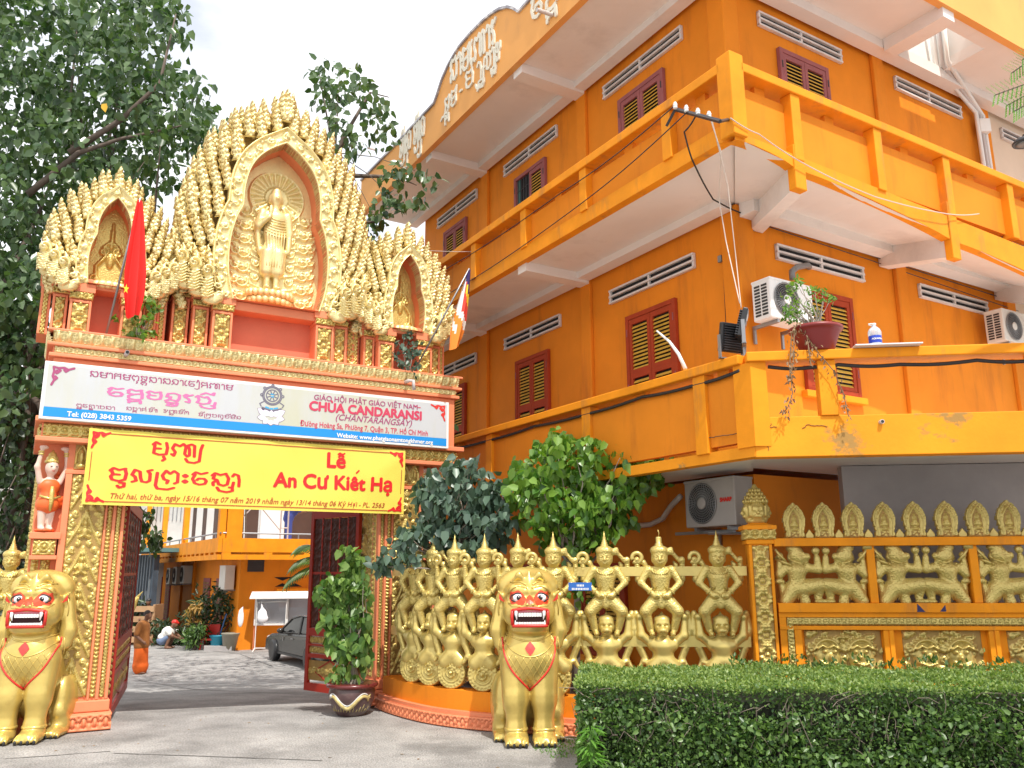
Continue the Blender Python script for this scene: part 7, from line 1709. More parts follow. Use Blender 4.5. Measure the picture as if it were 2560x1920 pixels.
for i in range(220):
    x = rs2.uniform(0, HL); z = rs2.uniform(.35, .8) if i < 170 else rs2.uniform(.05, .5); p = np.array([x, rs2.uniform(-.02, .06), z]); pts = [p]; d = rs2.normal(size=3) * .5; d[1] *= .3; d[2] += .5
    for k in range(3): d = d + rs2.normal(size=3) * .5; d[1] *= .4; p = p + d * .055; p[2] = min(p[2], .83); pts.append(p)
    tw.tube([tow(np.array(t)) for t in pts], [.004, .0035, .003, .002], 4)
for i in range(26): x = .2 + i * .235; tw.tube([tow(np.array([x, .13, 0])), tow(np.array([x + rs2.normal() * .05, .1, .3])), tow(np.array([x + rs2.normal() * .1, .06, .7]))], [.012, .01, .006], 5)
tw.build('twigs', 'twig', hd)
# small fern-like weed at the hedge corner and ground weeds
fw2 = thing('bright_weed', 'small bright green weed with long drooping leaves at the hedge corner', 'plant', loc=onY(1275, 1650, 7.9))
B0 = np.array(fw2.location); P = []; D = []; N = []; S = []
for k in range(70):
    a = rs2.uniform(0, 6.28); z = rs2.uniform(.02, .32); r_ = rs2.uniform(0, .07); P.append((r_ * math.cos(a), r_ * math.sin(a) - .03, z)); D.append((math.cos(a), math.sin(a) - .3, rs2.uniform(-.6, .2))); N.append((0, 0, 1)); S.append(rs2.uniform(.08, .13))
leafobj('foliage', P, D, N, S, 'fernleaf', fw2, .28, .1); tk = MB()
for k in range(5): tk.tube([(0, 0, -.1), (rs2.normal() * .03, -.02, .15), (rs2.normal() * .05, -.03, .32)], .005, 5)
tk.build('stems', 'fernleaf', fw2)
n = 700; T = np.stack([rs2.uniform(.3, .8, n), rs2.uniform(9.2, 10.4, n), np.full(n, .0)], 1); T[:, 0] += .1 * np.sin(T[:, 1] * 5); wd_ = leafobj('ground_weeds', T, rs2.normal(size=(n, 3)) + np.array([0, 0, 1.2]), rs2.normal(size=(n, 3)), rs2.uniform(.015, .04, n), 'fernleaf', None, .4, .1, True); tag(wd_, kind='stuff')
# ---- feathery leaf sprays entering from the upper right
fe = thingw('feathery_tree', 'feathery green tree sprays hanging in at the upper right edge', 'tree', (5.6, 6.4, 0))
P = []; D = []; N = []; S = []; st = MB()
for (a0, a1) in (((2260, 120), (2185, 158)), ((2270, 175), (2150, 205)), ((2270, 190), (2175, 228)), ((2260, 215), (2192, 240)), ((2280, 100), (2210, 128))):
    A0, A1 = Vector(onY(*a0, 6.6)), Vector(onY(*a1, 6.5)); d = (A1 - A0); st.tube([A0, A0.lerp(A1, .5) + Vector((0, 0, .03)), A1], .005, 5); sd = d.cross(Vector((0, 1, .2))).normalized()
    for k in range(13):
        t = k / 12; c = A0.lerp(A1, t) + Vector((0, 0, .03 * math.sin(math.pi * t)))
        for q in (-1, 1):
            dd = (sd * q + d.normalized() * .7 + Vector((0, 0, -.25))).normalized()
            for j in range(5): P.append(tuple(c + dd * .022 * j)); D.append(tuple(dd + d.normalized() * .5 * q)); N.append((.2, -.8, .5)); S.append(.034)
leafobj('crown', P, D, N, S, 'fernleaf', fe, .5, .05); tk = MB(); tk.tube([(5.6, 6.4, 0), (5.5, 6.5, 3), (4.9, 6.6, 5.2)], [.12, .1, .05], 8); tk.tube([(4.9, 6.6, 5.2), tuple(onY(2262, 120, 6.6))], [.04, .01], 6); tk.tube([(4.9, 6.6, 5.2), tuple(onY(2275, 185, 6.6))], [.03, .01], 6); merge(tk, st); tk.build('trunk', 'bark', fe, True)
# ================================================================== YARD BEHIND THE GATE
IC = np.array([-9.19, 28.75, -.66]); IM = frame(IC, TB)
def IL(off=0): return facing(IC - RD * off, TB - math.pi / 2)
def IR(off=0): return facing(IC - LD * off, TB)
def ilp(x, y, off=0): d = onpl(x, y, IC - RD * off, TL) - IC; return -float(d @ LD), float(d[2])
def irp(x, y, off=0): d = onpl(x, y, IC - LD * off, TB) - IC; return float(d @ RD), float(d[2])
ib = thingw('monks_quarters', 'two storey orange monks quarters with white upper rooms seen through the gate', 'building', tuple(IC))
m_ = MB(); m_.box((0, 0, 0), (14, 22, 3.25), IM); m_.build('wall', 'orange', ib)
m_ = MB(); m_.box((.9, 1.2, 3.5), (14, 22, 7.2), IM); m_.build('upper_wall', 'white', ib)
O2 = 1.0
m_ = MB(); m_.box((-O2 + .05, -O2 + .05, 3.251), (14, 22, 3.49), IM); m_.build('balcony_slab', 'soffit', ib)
zt = irp(566, 1163, O2)[1]; zs0 = irp(566, 1193, O2)[1]; zs1 = irp(566, 1198, O2)[1]; zb = irp(566, 1209, O2)[1]
for nm, mt, x0, x1 in (('l', IL(O2), -22, O2), ('r', IR(O2), -O2 + .14, 14)):
    m_ = MB(); m_.box((x0, zb, -.13), (x1, zs1, 0), mt); m_.box((x0, zs0, -.13), (x1, zt, 0), mt)
    L_ = 1.35 if nm == 'r' else .8; x = x0
    while x < x1: m_.box((x, zs1 + .001, -.12), (x + .28, zs0 - .001, -.005), mt); x += L_
    m_.build('parapet', 'orange_trim', ib)
    t = MB(); t.tube([mt @ Vector((x0, zt + .16, -.06)), mt @ Vector((x1, zt + .16, -.06))], .03, 6); x = x0 + .3
    while x < x1: t.tube([mt @ Vector((x, zt, -.06)), mt @ Vector((x, zt + .16, -.06))], .025, 5); x += 2.2
    t.build('pipe_rail', 'metal', ib)
cm = MB(); mt = IL(O2 - .02)
mt2 = IR(O2 - .02)
for lo, hi, mm in [((x - .15, zt, -.2), (x + .15, 7.0, 0), mt) for x in (O2 - .2, -5.5, -10.5, -15.5)] + [((-O2 + .25, zt, -.2), (-O2 + .75, 7.0, 0), mt2), ((3.0, zt, -1.4), (5.2, 7.0, -.9), mt2), ((5.35, zt, -.3), (5.7, 7, 0), mt2)]: cm = MB(); cm.box(lo, hi, mm); cm.build('column', 'orange_trim', ib)
dk = mat('dark_door', (.07, .035, .025), .7, var=.2)
mt = IL(-.9)
for i, x in enumerate((-2.4, -4.3, -6.4, -8.6, -11, -13.4, -16)): w = MB(); w.box((x - .45, 3.6, .005), (x + .35, 6.0, .02), mt); w.build('window', dk, ib)
w = MB(); mt2 = IR(-1.2); w.box((1.75, 3.6, .005), (3.1, 6.2, .02), mt2); w.build('doorway', dk, ib); w = MB(); w.box((.35, 3.6, .006), (.8, 6.2, .02), mt2); w.build('doorway', dk, ib)
def iwin(mt, x0, x1, z0, z1):
    f = MB(); f.box((x0, z0, 0), (x1, z1, .05), mt); o = f.build('window', 'mauve', ib); l = MB(); n = 14
    for s in ((x0 + .08, (x0 + x1) / 2 - .04), ((x0 + x1) / 2 + .04, x1 - .08)):
        for k in range(n): z = z0 + .1 + k * (z1 - z0 - .2) / n; l.box((s[0], z, .051), (s[1], z + .08, .07), mt)
    l.build('louvres', mat('brown_louvre', (.22, .10, .03), .6, var=.15), o)
mt = IL(0)
for x0 in (-3.35, -5.6, -14.2, -16.6, -19): iwin(mt, x0, x0 + 1.15, .35, 2.3)
p = MB()
for x in (-7.8, -10.4): p.box((x, 0, 0), (x + .2, 3.25, .08), mt)
p.build('pilaster', 'orange', ib)
mt2 = IR(0); v = MB(); a = irp(535, 1222); v.box((a[0], a[1] + 1.0 - 1.2, .0), (a[0] + .55, a[1] + .3, .02), mt2)
for k in range(3): v.box((a[0], a[1] - .2 + k * .17, .02), (a[0] + .55, a[1] - .16 + k * .17, .05), mt2)
v.build('vent', 'dmetal', ib)
v = MB(); 
for xx in (610, 637):
    a = irp(xx, 1257); v.poly([mt2 @ Vector((a[0] + p, a[1] + q, .012)) for p, q in ((-.3, .16), (.3, .16), (0, .04))]); v.poly([mt2 @ Vector((a[0] + p, a[1] + q, .0121)) for p, q in ((-.26, -.16), (0, -.04), (.26, -.16))])
v.build('fretwork_opening', 'dark', ib); v = MB(); a = irp(595, 1277); b = irp(680, 1277); v.box((a[0], a[1] - .08, 0), (b[0], a[1] + .08, .14), mt2); v.build('ledge', 'orange_trim', ib); a = irp(600, 1288); b = irp(662, 1300); v = MB(); v.box((a[0], b[1], 0), (b[0], a[1], .05), mt2); v.build('window_head', 'redwood', ib)
# blue grey shed wall at the far left of the yard
sh = MB(); P0_, P1_ = onY(225, 1390, 36), onY(318, 1390, 33); ang = math.atan2(P1_[1] - P0_[1], P1_[0] - P0_[0]); sm = facing((P0_[0], P0_[1], -.66), ang); Ls = float(np.hypot(*(P1_ - P0_)[:2]))
sh.box((-6, 0, -.2), (Ls, 3.2, 0), sm); so_ = sh.build('metal_shed', mat('blue_grey_sheet', (.055, .075, .10), .6, var=.3, vscale=2), None); tag(so_, 'dark blue grey sheet metal shed at the far end of the yard', 'shed')
r_ = MB()
for k in range(40): x = -6 + (Ls + 6) * k / 40; r_.box((x, 0, .001), (x + .06, 3.2, .06), sm)
r_.build('ribs', mat('sheet_rib', (.16, .18, .2), .6, var=.2), so_)
r_ = MB(); r_.box((-6, 3.3, -1.2), (Ls + .4, 3.45, .9), sm); r_.build('roof', mat('teal_roof', (.10, .22, .23), .6, var=.2), so_)
bgb = thingw('distant_house', 'pale house with a barred upper window behind the shed', 'building', tuple(onY(260, 1390, 44) * np.array([1, 1, 0]) + np.array([0, 0, -.66])))
hm = facing((onY(225, 1390, 42)[0], 42, -.66), 0); m_ = MB(); m_.box((-14, 0, -6), (4.2, 6.6, 0), hm); m_.build('wall', mat('pale_wall', (.5, .5, .48), .8, var=.15, vscale=1), bgb); m_ = MB()
for k in range(14): m_.box((1.6 + k * .2, 5.0, .01), (1.63 + k * .2, 9.5, .05), hm)
m_.build('window_bars', 'metal', bgb)
bb = MB(); bb.box((-60, 0, 0), (9, 7.5, 4), facing((-24, 52, -.66), 0)); so_ = bb.build('distant_block', mat('far_wall', (.42, .40, .36), .85, var=.2, vscale=.5), None); tag(so_, 'grey far block closing the view behind the yard', 'building')
# outdoor air conditioners
def ac_unit(label, mtx, w=.80, h=.55, d=.28, body='acwhite', grp=None, fan=True, fx=.34, brand=None, side='slots'):
    """local: x right, y up, z outward, origin at lower left of the front face"""
    a = thing('air_conditioner', label, 'air conditioner', mtx, grp)
    m_ = MB(); m_.box((0, 0, -d), (w, h, 0)); b = m_.build('casing', body, a, bevel=.02)
    m_ = MB(); m_.box((-.004, h - .03, -d - .003), (w + .004, h + .006, .006)); m_.build('lid', body, b, bevel=.008)
    R_ = h * .42; c = (w * fx + .02, h / 2)
    if fan:
        g = MB(); g.lathe([(0, .002), (R_, .002), (R_, .004), (0, .004)], 28, Matrix.Translation((c[0], c[1], 0))); g.build('fan_opening', 'dark', b)
        g = MB()
        for k in range(7): rr = R_ * (.3 + .7 * k / 6); g.tube([(c[0] + rr * math.cos(t), c[1] + rr * math.sin(t), .012) for t in np.linspace(0, 2 * math.pi, 25)], .0045 if k < 6 else .012, 4)
        for k in range(40): t = 2 * math.pi * k / 40; g.tube([(c[0] + R_ * .28 * math.cos(t), c[1] + R_ * .28 * math.sin(t), .016), (c[0] + R_ * math.cos(t + .25), c[1] + R_ * math.sin(t + .25), .012)], .0035, 3)
        g.build('fan_grille', 'grille', b); g = MB(); g.lathe([(0, .014), (R_ * .3, .014), (R_ * .3, .024), (R_ * .2, .03), (0, .03)], 18, Matrix.Translation((c[0], c[1], 0))); g.build('hub', body, b, True)
    s = MB()
    for i in range(10):
        for j in range(2): s.box((-.006, h * .1 + i * h * .08, -d * .85 + j * d * .38), (-.002, h * .1 + i * h * .08 + h * .05, -d * .85 + j * d * .38 + d * .3))
    s.build('side_slots', 'black', b)
    k = MB()
    for x in (w * .15, w * .8): k.box((x, -.05, -d - .12), (x + .04, -.002, -.02)); k.box((x, -.25, -d - .14), (x + .04, -.002, -d - .11))
    k.build('bracket', 'metal', a)
    if brand:
        t = latin(brand[0], .07, .006); xform(t, Matrix.Translation((w * .83, h * .5, .004))); t.build('lettering', brand[1], b)
    return a
for i, (px, py) in enumerate(((358, 1262), (372, 1261), (388, 1260))):
    a = ilp(px, py, .35); ac_unit(['pale air conditioner, farthest of three in a row on the yard building', 'middle pale air conditioner of three in a row on the yard building', 'nearest pale air conditioner of three in a row on the yard building'][i], IL(.35) @ Matrix.Translation((a[0], a[1], 0)), .85, .72, .33, grp='air conditioners on the yard building')
a = ilp(479, 1267, .4); ac_unit('cream air conditioner by itself near the corner of the yard building', IL(.4) @ Matrix.Translation((a[0] - .5, a[1] - .1, 0)), .85, .80, .33, fan=False)
# notice board
NB = groundpt(545, 1406, 0); nb = thing('notice_board', 'white glazed notice board with small sloping roof on posts before the orange wall', 'notice board', frame((NB[0], NB[1], -.66), rad(8)) @ Matrix.Diagonal((1, 1, .80, 1)))
s = 1 / 62.
m_ = MB(); m_.box((0, .95, -.0), (2.15, 1.0, .0)) if 0 else None
m_ = MB(); m_.box((0, -.05, 1.0), (2.1, .1, 1.07)); m_.box((0, -.05, 2.05), (2.1, .1, 2.12)); m_.box((0, -.05, 1.071), (.06, .1, 2.049)); m_.box((2.04, -.05, 1.071), (2.1, .1, 2.049)); m_.box((1.02, -.05, 1.071), (1.09, .0, 2.049)); m_.build('frame', 'white', nb)
m_ = MB(); m_.box((.061, .03, 1.071), (2.039, .09, 2.049)); m_.build('back_panel', mat('board_back', (.8, .81, .84), .5, var=.05), nb)
m_ = MB(); m_.box((.061, -.02, 1.071), (1.019, -.012, 2.049)); m_.box((1.091, -.02, 1.071), (2.039, -.012, 2.049)); gl = m_.build('glass', mat('board_glass', (.97, .98, 1), .02, var=0), nb); gl.active_material.node_tree.nodes['Principled BSDF'].inputs['Transmission Weight'].default_value = 1.0
m_ = MB(); m_.add([(-.12, -.45, 2.12), (2.25, -.45, 2.12), (2.25, .0, 2.36), (-.12, .0, 2.36), (-.12, .3, 2.14), (2.25, .3, 2.14), (-.12, -.45, 2.08), (2.25, -.45, 2.08)], [(0, 1, 2, 3), (3, 2, 5, 4), (6, 7, 1, 0), (0, 3, 4), (1, 5, 2)]); m_.build('roof', 'white', nb)
m_ = MB(); m_.box((0.0, .0, 0), (.06, .06, 1.0)); m_.box((2.04, .0, 0), (2.1, .06, 1.0)); m_.build('post', 'salmon', nb)
# clothes rack and plastic bag
RK = groundpt(567, 1402, 0); rk = thing('clothes_rack', 'thin white metal clothes rack standing before the notice board', 'rack', frame((RK[0], RK[1] - .9, -.66), rad(4)))
m_ = MB(); m_.tube([(0, 0, .1), (0, 0, 1.55), (1.0, 0, 1.57)], .016, 5); m_.tube([(.95, 0, .1), (.95, 0, 1.57)], .016, 5); m_.tube([(0, 0, .1), (.95, 0, .1)], .016, 5)
for x in (0, .95): m_.tube([(x - .02, -.2, 0), (x, 0, .1), (x - .02, .2, 0)], .016, 5)
m_.build('frame', 'white', rk)
bgm = mat('translucent_bag', (.8, .8, .82), .4, var=.05)
pbv = softobj('plastic_bag', [('e', (0, 0, 0), (.16, .08, .2)), ('c', (0, 0, .15), (-.05, 0, .38), .05, .015), ('e', (.03, -.02, -.12), (.18, .08, .14))], .03, bgm, None, .05, Matrix.Translation((RK[0] + .2, RK[1] - .95, .50))); tag(pbv, 'white plastic bag hanging from the left end of the clothes rack', 'bag')
tw = softobj('hanging_towel', [('e', (0, 0, 0), (.10, .05, .30)), ('c', (0, 0, .2), (.05, 0, .36), .05, .015)], .03, bgm, None, .05, Matrix.Translation(tuple(onY(520, 1335, 28.0)))); tag(tw, 'grey white rag hanging beside the left post of the notice board', 'towel')
# car
def car():
    Pf = groundpt(612, 1425, 0); c = thing('parked_car', 'dark grey saloon car parked half behind the open gate leaf', 'car', frame((Pf[0] + .42, Pf[1] + .25, -.66), rad(-57)))
    # local x along the car (front at 0 to rear), y to the far side
    prof = [(-.75, .32), (-.72, .62), (-.3, .78), (.45, .86), (1.25, 1.22), (2.0, 1.32), (2.9, 1.30), (3.6, 1.02), (4.0, .95), (4.05, .35)]
    b = MB(); n = len(prof)
    def sec(y, inset, zs=1): return [(x, y, z if z < .87 else z) for x, z in prof]
    rows = [(-.86, 0), (-.80, 0), (.80, 0), (.86, 0)]
    low = [(-.75, .25), (-.74, .6), (-.35, .74), (.45, .80), (3.6, .92), (4.02, .88), (4.05, .28)]
    for y in (-.84, .84): b.v += [(x, y * (1 - .04 * (z > .7)), z) for x, z in low]
    k = len(low); b.f = [tuple(range(k)), tuple(range(2 * k - 1, k - 1, -1))] + [(i, k + i, k + (i + 1) % k, (i + 1) % k) for i in range(k)]
    paint = mat('car_paint', (.06, .058, .055), .22, .4, var=.03); bo = b.build('body', paint, c, bevel=.06)
    g = MB(); cab = [(.35, .80), (1.25, 1.24), (1.9, 1.33), (2.8, 1.31), (3.7, .92)]; k = len(cab)
    for y in (-1, 1): g.v += [(x, y * (.78 - .22 * (z - .8)), z) for x, z in cab]
    g.f = [tuple(range(k)), tuple(range(2 * k - 1, k - 1, -1))] + [(i, k + i, k + (i + 1) % k, (i + 1) % k) for i in range(k)]; g.build('cabin_glass', mat('car_glass', (.02, .022, .024), .05, var=0), c, bevel=.03)
    rf = MB(); rf.add([(1.2, -.66, 1.235), (1.9, -.665, 1.345), (2.8, -.665, 1.325), (3.1, -.7, 1.21), (1.2, .66, 1.235), (1.9, .665, 1.345), (2.8, .665, 1.325), (3.1, .7, 1.21)], [(0, 1, 5, 4), (1, 2, 6, 5), (2, 3, 7, 6)])
    for q in (-1, 1): rf.tube([(.38, q * .785, .82), (1.25, q * .69, 1.24), (1.9, q * .67, 1.335), (2.8, q * .67, 1.315), (3.65, q * .76, .95)], .028, 6); rf.tube([(2.05, q * .672, 1.33), (2.1, q * .785, .84)], .03, 5)
    rf.build('roof', paint, c)
    for x in (.12, 3.1):
        for q in (-1, 1):
            w = MB(); wm = Matrix.Translation((x, q * .80, .31)) @ Matrix.Rotation(rad(90), 4, 'X'); w.lathe([(.18, -.1), (.29, -.1), (.315, -.06), (.315, .06), (.29, .1), (.18, .1)], 24, wm); wo = w.build('wheel', 'black', c, True)
            w = MB(); wm = Matrix.Translation((x, q * .83, .31)) @ Matrix.Rotation(rad(90 * q), 4, 'X')
            w.lathe([(0, -.02), (.05, -.02), (.05, .05), (0, .05)], 10, wm); w.lathe([(.195, -.06), (.215, -.06), (.215, .05), (.195, .05)], 24, wm)
            for t in range(10): a = 2 * math.pi * t / 10; w.tube([wm @ Vector((.04 * math.cos(a), .04 * math.sin(a), .045)), wm @ Vector((.2 * math.cos(a + .1), .2 * math.sin(a + .1), .04))], .013, 4)
            w.build('rim', 'metal', wo)
    m_ = MB(); m_.ball((.95, -.93, .90), (.09, .11, .075), 10, 6); m_.tube([(.95, -.78, .86), (.95, -.9, .88)], .02, 5); m_.build('side_mirror', paint, c, True)
    h = MB(); h.ball((-.62, -.66, .62), (.14, .16, .07), 10, 6); h.build('headlight', 'teeth', c, True)
    h = MB(); h.box((.9, -.852, .62), (.94, -.842, .72)); h.box((1.6, -.855, .7), (1.78, -.84, .725)); h.build('door_handle', 'metal', c)
    s = MB(); s.box((-.2, -.846, .24), (3.8, -.836, .30)); s.build('sill', 'black', c)
car()
# people
def person(label, loc, rot, skin, parts, extra=(), scale=1.0):
    p = thing('person', label, 'person', Matrix.Translation(loc) @ Matrix.Rotation(rot, 4, 'Z') @ Matrix.Scale(scale, 4))
    body = softobj('body', parts, .022, skin, p, .03)
    for nm, pr, mm in extra: softobj(nm, pr, .022, mm, p, .03)
    return p
dsk = mat('brown_skin', (.20, .095, .055), .55, var=.05); rob1 = mat('brown_orange_robe', (.34, .13, .03), .8, var=.1); rob2 = mat('orange_robe', (.75, .13, .01), .8, var=.08)
def head(c, f=(1, 0), s=1.0):
    x, y, z = c; fx, fy = f
    return [('e', c, (.085 * s, .078 * s, .112 * s)), ('e', (x + fx * .05 * s, y + fy * .05 * s, z - .05 * s), (.055 * s, .055 * s, .06 * s)), ('e', (x + fx * .09 * s, y + fy * .09 * s, z - .015 * s), (.016, .016, .022)), ('e', (x - fy * .08 * s, y + fx * .08 * s, z - .01), (.02, .02, .032)), ('e', (x + fy * .08 * s, y - fx * .08 * s, z - .01), (.02, .02, .032))]
def hand(x, y, z, dx, dy, dz):
    pr = [('e', (x, y, z), (.035, .03, .045))]
    for k in range(4): o = (k - 1.5) * .018; pr.append(('c', (x + dx * .03 + dy * o, y + dy * .03 - dx * o, z + dz * .03 + o * .3), (x + dx * (.085 - abs(k - 1.3) * .008) + dy * o, y + dy * .08 - dx * o, z + dz * .09), .011, .009, .006))
    pr.append(('c', (x + .02 * dy, y, z + .01), (x + .045 * dx + .03 * dy, y - .02, z + .03), .012, .009, .006)); return pr
G0 = groundpt(300, 1456, 0)
mk = [*head((.10, 0, 1.46)), ('c', (.03, 0, 1.28), (.08, 0, 1.38), .055, .05), ('e', (0, 0, 1.15), (.14, .19, .17)), ('c', (0, 0, 1.1), (0, 0, .8), .14, .13), ('c', (0, .09, .8), (0, .09, .1), .09, .05), ('c', (0, -.09, .8), (.03, -.09, .1), .09, .05), ('e', (.05, .09, .035), (.12, .045, .035)), ('e', (.08, -.09, .035), (.12, .045, .035)),
      ('c', (0, -.19, 1.24), (-.06, -.24, .96), .055, .045), ('c', (-.06, -.24, .96), (.12, -.2, .80), .042, .032), *hand(.16, -.19, .77, .8, 0, -.5), ('c', (0, .19, 1.24), (.02, .23, .95), .055, .045), ('c', (.02, .23, .95), (.14, .18, .80), .042, .032), *hand(.18, .17, .78, .8, 0, -.5)]
person('monk in brown shawl and bright orange skirt standing in the yard', G0, rad(0), dsk, mk, [('brown_shawl', [('e', (0, 0, 1.15), (.165, .21, .19)), ('c', (-.01, 0, 1.1), (0, 0, .72), .18, .19), ('c', (0, -.19, 1.22), (-.05, -.23, 1.0), .075, .07), ('c', (0, .19, 1.22), (0, .22, 1.0), .075, .07)], rob1), ('orange_skirt', [('c', (0, 0, .78), (.02, 0, .16), .165, .185), ('e', (.02, 0, .2), (.19, .2, .12))], rob2), ('hair', [('e', (.085, 0, 1.49), (.09, .083, .095))], mat('shaved_hair', (.04, .03, .025), .8, var=0))])
G1 = groundpt(356, 1401, 0)
sq = [*head((.24, 0, .72)), ('c', (.14, 0, .58), (.2, 0, .66), .055, .05), ('e', (.06, 0, .46), (.17, .19, .18)), ('e', (-.08, 0, .26), (.17, .18, .15)), ('c', (-.06, .1, .24), (.22, .14, .42), .085, .065), ('c', (.22, .14, .42), (.08, .12, .08), .06, .045), ('c', (-.06, -.1, .24), (.22, -.14, .42), .085, .065), ('c', (.22, -.14, .42), (.08, -.12, .08), .06, .045), ('e', (.14, .12, .035), (.13, .05, .035)), ('e', (.14, -.12, .035), (.13, .05, .035)),
      ('c', (.1, -.19, .54), (.28, -.2, .38), .05, .042), ('c', (.28, -.2, .38), (.46, -.1, .30), .04, .03), *hand(.50, -.08, .29, .9, 0, -.2), ('c', (.1, .19, .54), (.28, .2, .38), .05, .042), ('c', (.28, .2, .38), (.46, .08, .30), .04, .03), *hand(.5, .06, .29, .9, 0, -.2)]
person('person squatting in a white shirt and red cap working beside the potted plants', G1, rad(0), dsk, sq, [('white_shirt', [('e', (.06, 0, .46), (.19, .21, .19)), ('e', (-.06, 0, .34), (.17, .19, .13)), ('c', (.1, -.19, .54), (.2, -.2, .45), .07, .065), ('c', (.1, .19, .54), (.2, .2, .45), .07, .065)], 'white'), ('blue_shorts', [('e', (-.08, 0, .24), (.18, .19, .14)), ('c', (-.06, .1, .24), (.12, .13, .35), .1, .08), ('c', (-.06, -.1, .24), (.12, -.13, .35), .1, .08)], mat('blue_denim', (.16, .22, .35), .8, var=.1)), ('red_cap', [('e', (.24, 0, .775), (.1, .09, .075)), ('c', (.3, 0, .76), (.36, 0, .74), .05, .03)], 'red')], 1.12)
G2 = Vector(onY(318, 1345, 31)); G2.z = -.66
st_ = [*head((0, -.05, 1.5), (0, 1)), ('c', (0, 0, 1.3), (0, -.03, 1.42), .06, .05), ('e', (0, 0, 1.15), (.2, .14, .2)), ('c', (0, 0, 1.1), (0, 0, .85), .16, .15), ('c', (.09, 0, .85), (.1, 0, .06), .1, .05), ('c', (-.09, 0, .85), (-.1, 0, .06), .1, .05), ('e', (.1, -.05, .035), (.05, .12, .035)), ('e', (-.1, -.05, .035), (.05, .12, .035)), ('c', (.2, 0, 1.26), (.27, -.02, 1.0), .055, .045), ('c', (.27, -.02, 1.0), (.2, -.2, .9), .042, .03), *hand(.19, -.24, .89, 0, -.8, 0), ('c', (-.2, 0, 1.26), (-.27, -.02, 1.0), .055, .045), ('c', (-.27, -.02, 1.0), (-.2, -.2, .9), .042, .03), *hand(-.19, -.24, .89, 0, -.8, 0)]
person('person in a black shirt standing with back turned far in the yard', G2, 0, dsk, st_, [('black_shirt', [('e', (0, 0, 1.15), (.22, .16, .21)), ('c', (0, 0, 1.1), (0, 0, .82), .18, .17), ('c', (.2, 0, 1.26), (.25, 0, 1.06), .07, .06), ('c', (-.2, 0, 1.26), (-.25, 0, 1.06), .07, .06)], 'black'), ('trousers', [('c', (.09, 0, .85), (.1, 0, .12), .12, .08), ('c', (-.09, 0, .85), (-.1, 0, .12), .12, .08)], 'dmetal'), ('hair', [('e', (0, -.04, 1.53), (.095, .09, .1))], 'black')])
PB = IM @ Vector((irp(625, 1150, -.2)[0], .2, 3.49))
wk = [*head((.28, 0, 1.42), (.9, 0)), ('c', (.16, 0, 1.25), (.24, 0, 1.34), .06, .05), ('e', (.06, 0, 1.08), (.19, .19, .2)), ('c', (0, 0, 1.05), (-.05, 0, .85), .16, .15), ('c', (-.05, .09, .85), (-.02, .1, .06), .1, .05), ('c', (-.05, -.09, .85), (-.02, -.1, .06), .1, .05), ('e', (.04, .1, .035), (.12, .05, .035)), ('e', (.04, -.1, .035), (.12, .05, .035)), ('c', (.1, -.2, 1.18), (.3, -.24, 1.0), .055, .045), ('c', (.3, -.24, 1.0), (.5, -.2, 1.05), .042, .03), *hand(.54, -.19, 1.06, .9, 0, .2), ('c', (.1, .2, 1.18), (.3, .24, 1.0), .055, .045), ('c', (.3, .24, 1.0), (.5, .2, 1.05), .042, .03), *hand(.54, .19, 1.06, .9, 0, .2)]
person('worker in a blue overall and cap bending on the upper balcony by the scaffold', PB, rad(25), dsk, wk, [('blue_overall', [('e', (.06, 0, 1.08), (.21, .21, .22)), ('c', (0, 0, 1.05), (-.05, 0, .8), .18, .17), ('c', (.1, -.2, 1.18), (.26, -.24, 1.03), .07, .06), ('c', (.1, .2, 1.18), (.26, .24, 1.03), .07, .06), ('c', (-.05, .09, .85), (-.02, .1, .12), .12, .08), ('c', (-.05, -.09, .85), (-.02, -.1, .12), .12, .08)], mat('blue_cloth', (.04, .06, .26), .8, var=.1)), ('cap', [('e', (.27, 0, 1.48), (.1, .095, .075)), ('c', (.33, 0, 1.46), (.39, 0, 1.44), .05, .03)], mat('navy_cap', (.02, .025, .06), .8, var=0))], 1.1)
# scaffold, stool
sc = thingw('scaffold', 'pale metal scaffold frame with crossed braces on the upper balcony', 'scaffold', tuple(IM @ Vector((1.2, -.4, 3.49))))
m_ = MB(); xs2 = [irp(x, 1140, .45)[0] for x in (489, 497, 606, 622)]
fl_ = lambda x, z: IM @ Vector((x, -.45, z))
for x in xs2: m_.tube([fl_(x, 3.49), fl_(x, 5.9)], .028, 6)
for a_, b_ in ((0, 1), (2, 3)):
    for z in (4.0, 4.6, 5.2, 5.7): m_.tube([fl_(xs2[a_], z), fl_(xs2[b_], z)], .02, 5)
m_.tube([fl_(xs2[1], 3.9), fl_(xs2[2], 5.75)], .02, 5); m_.tube([fl_(xs2[1], 5.75), fl_(xs2[2], 3.9)], .02, 5); m_.build('frame', mat('scaffold_metal', (.5, .42, .4), .5, .3, var=.2), sc)
sx = irp(505, 1140, .3)[0]; stl = thing('wooden_stool', 'brown wooden stool standing on the parapet of the upper balcony', 'stool', IM @ Matrix.Translation((sx, -.55, 3.49)))
m_ = MB(); m_.box((-.3, -.2, 1.52), (.3, .2, 1.58)); m_.build('seat', 'bark', stl)
for q in (-1, 1):
    for r_ in (-1, 1): m_ = MB(); m_.tube([(q * .24, r_ * .15, 1.52), (q * .30, r_ * .19, .0)], .03, 5); m_.build('leg', 'bark', stl)
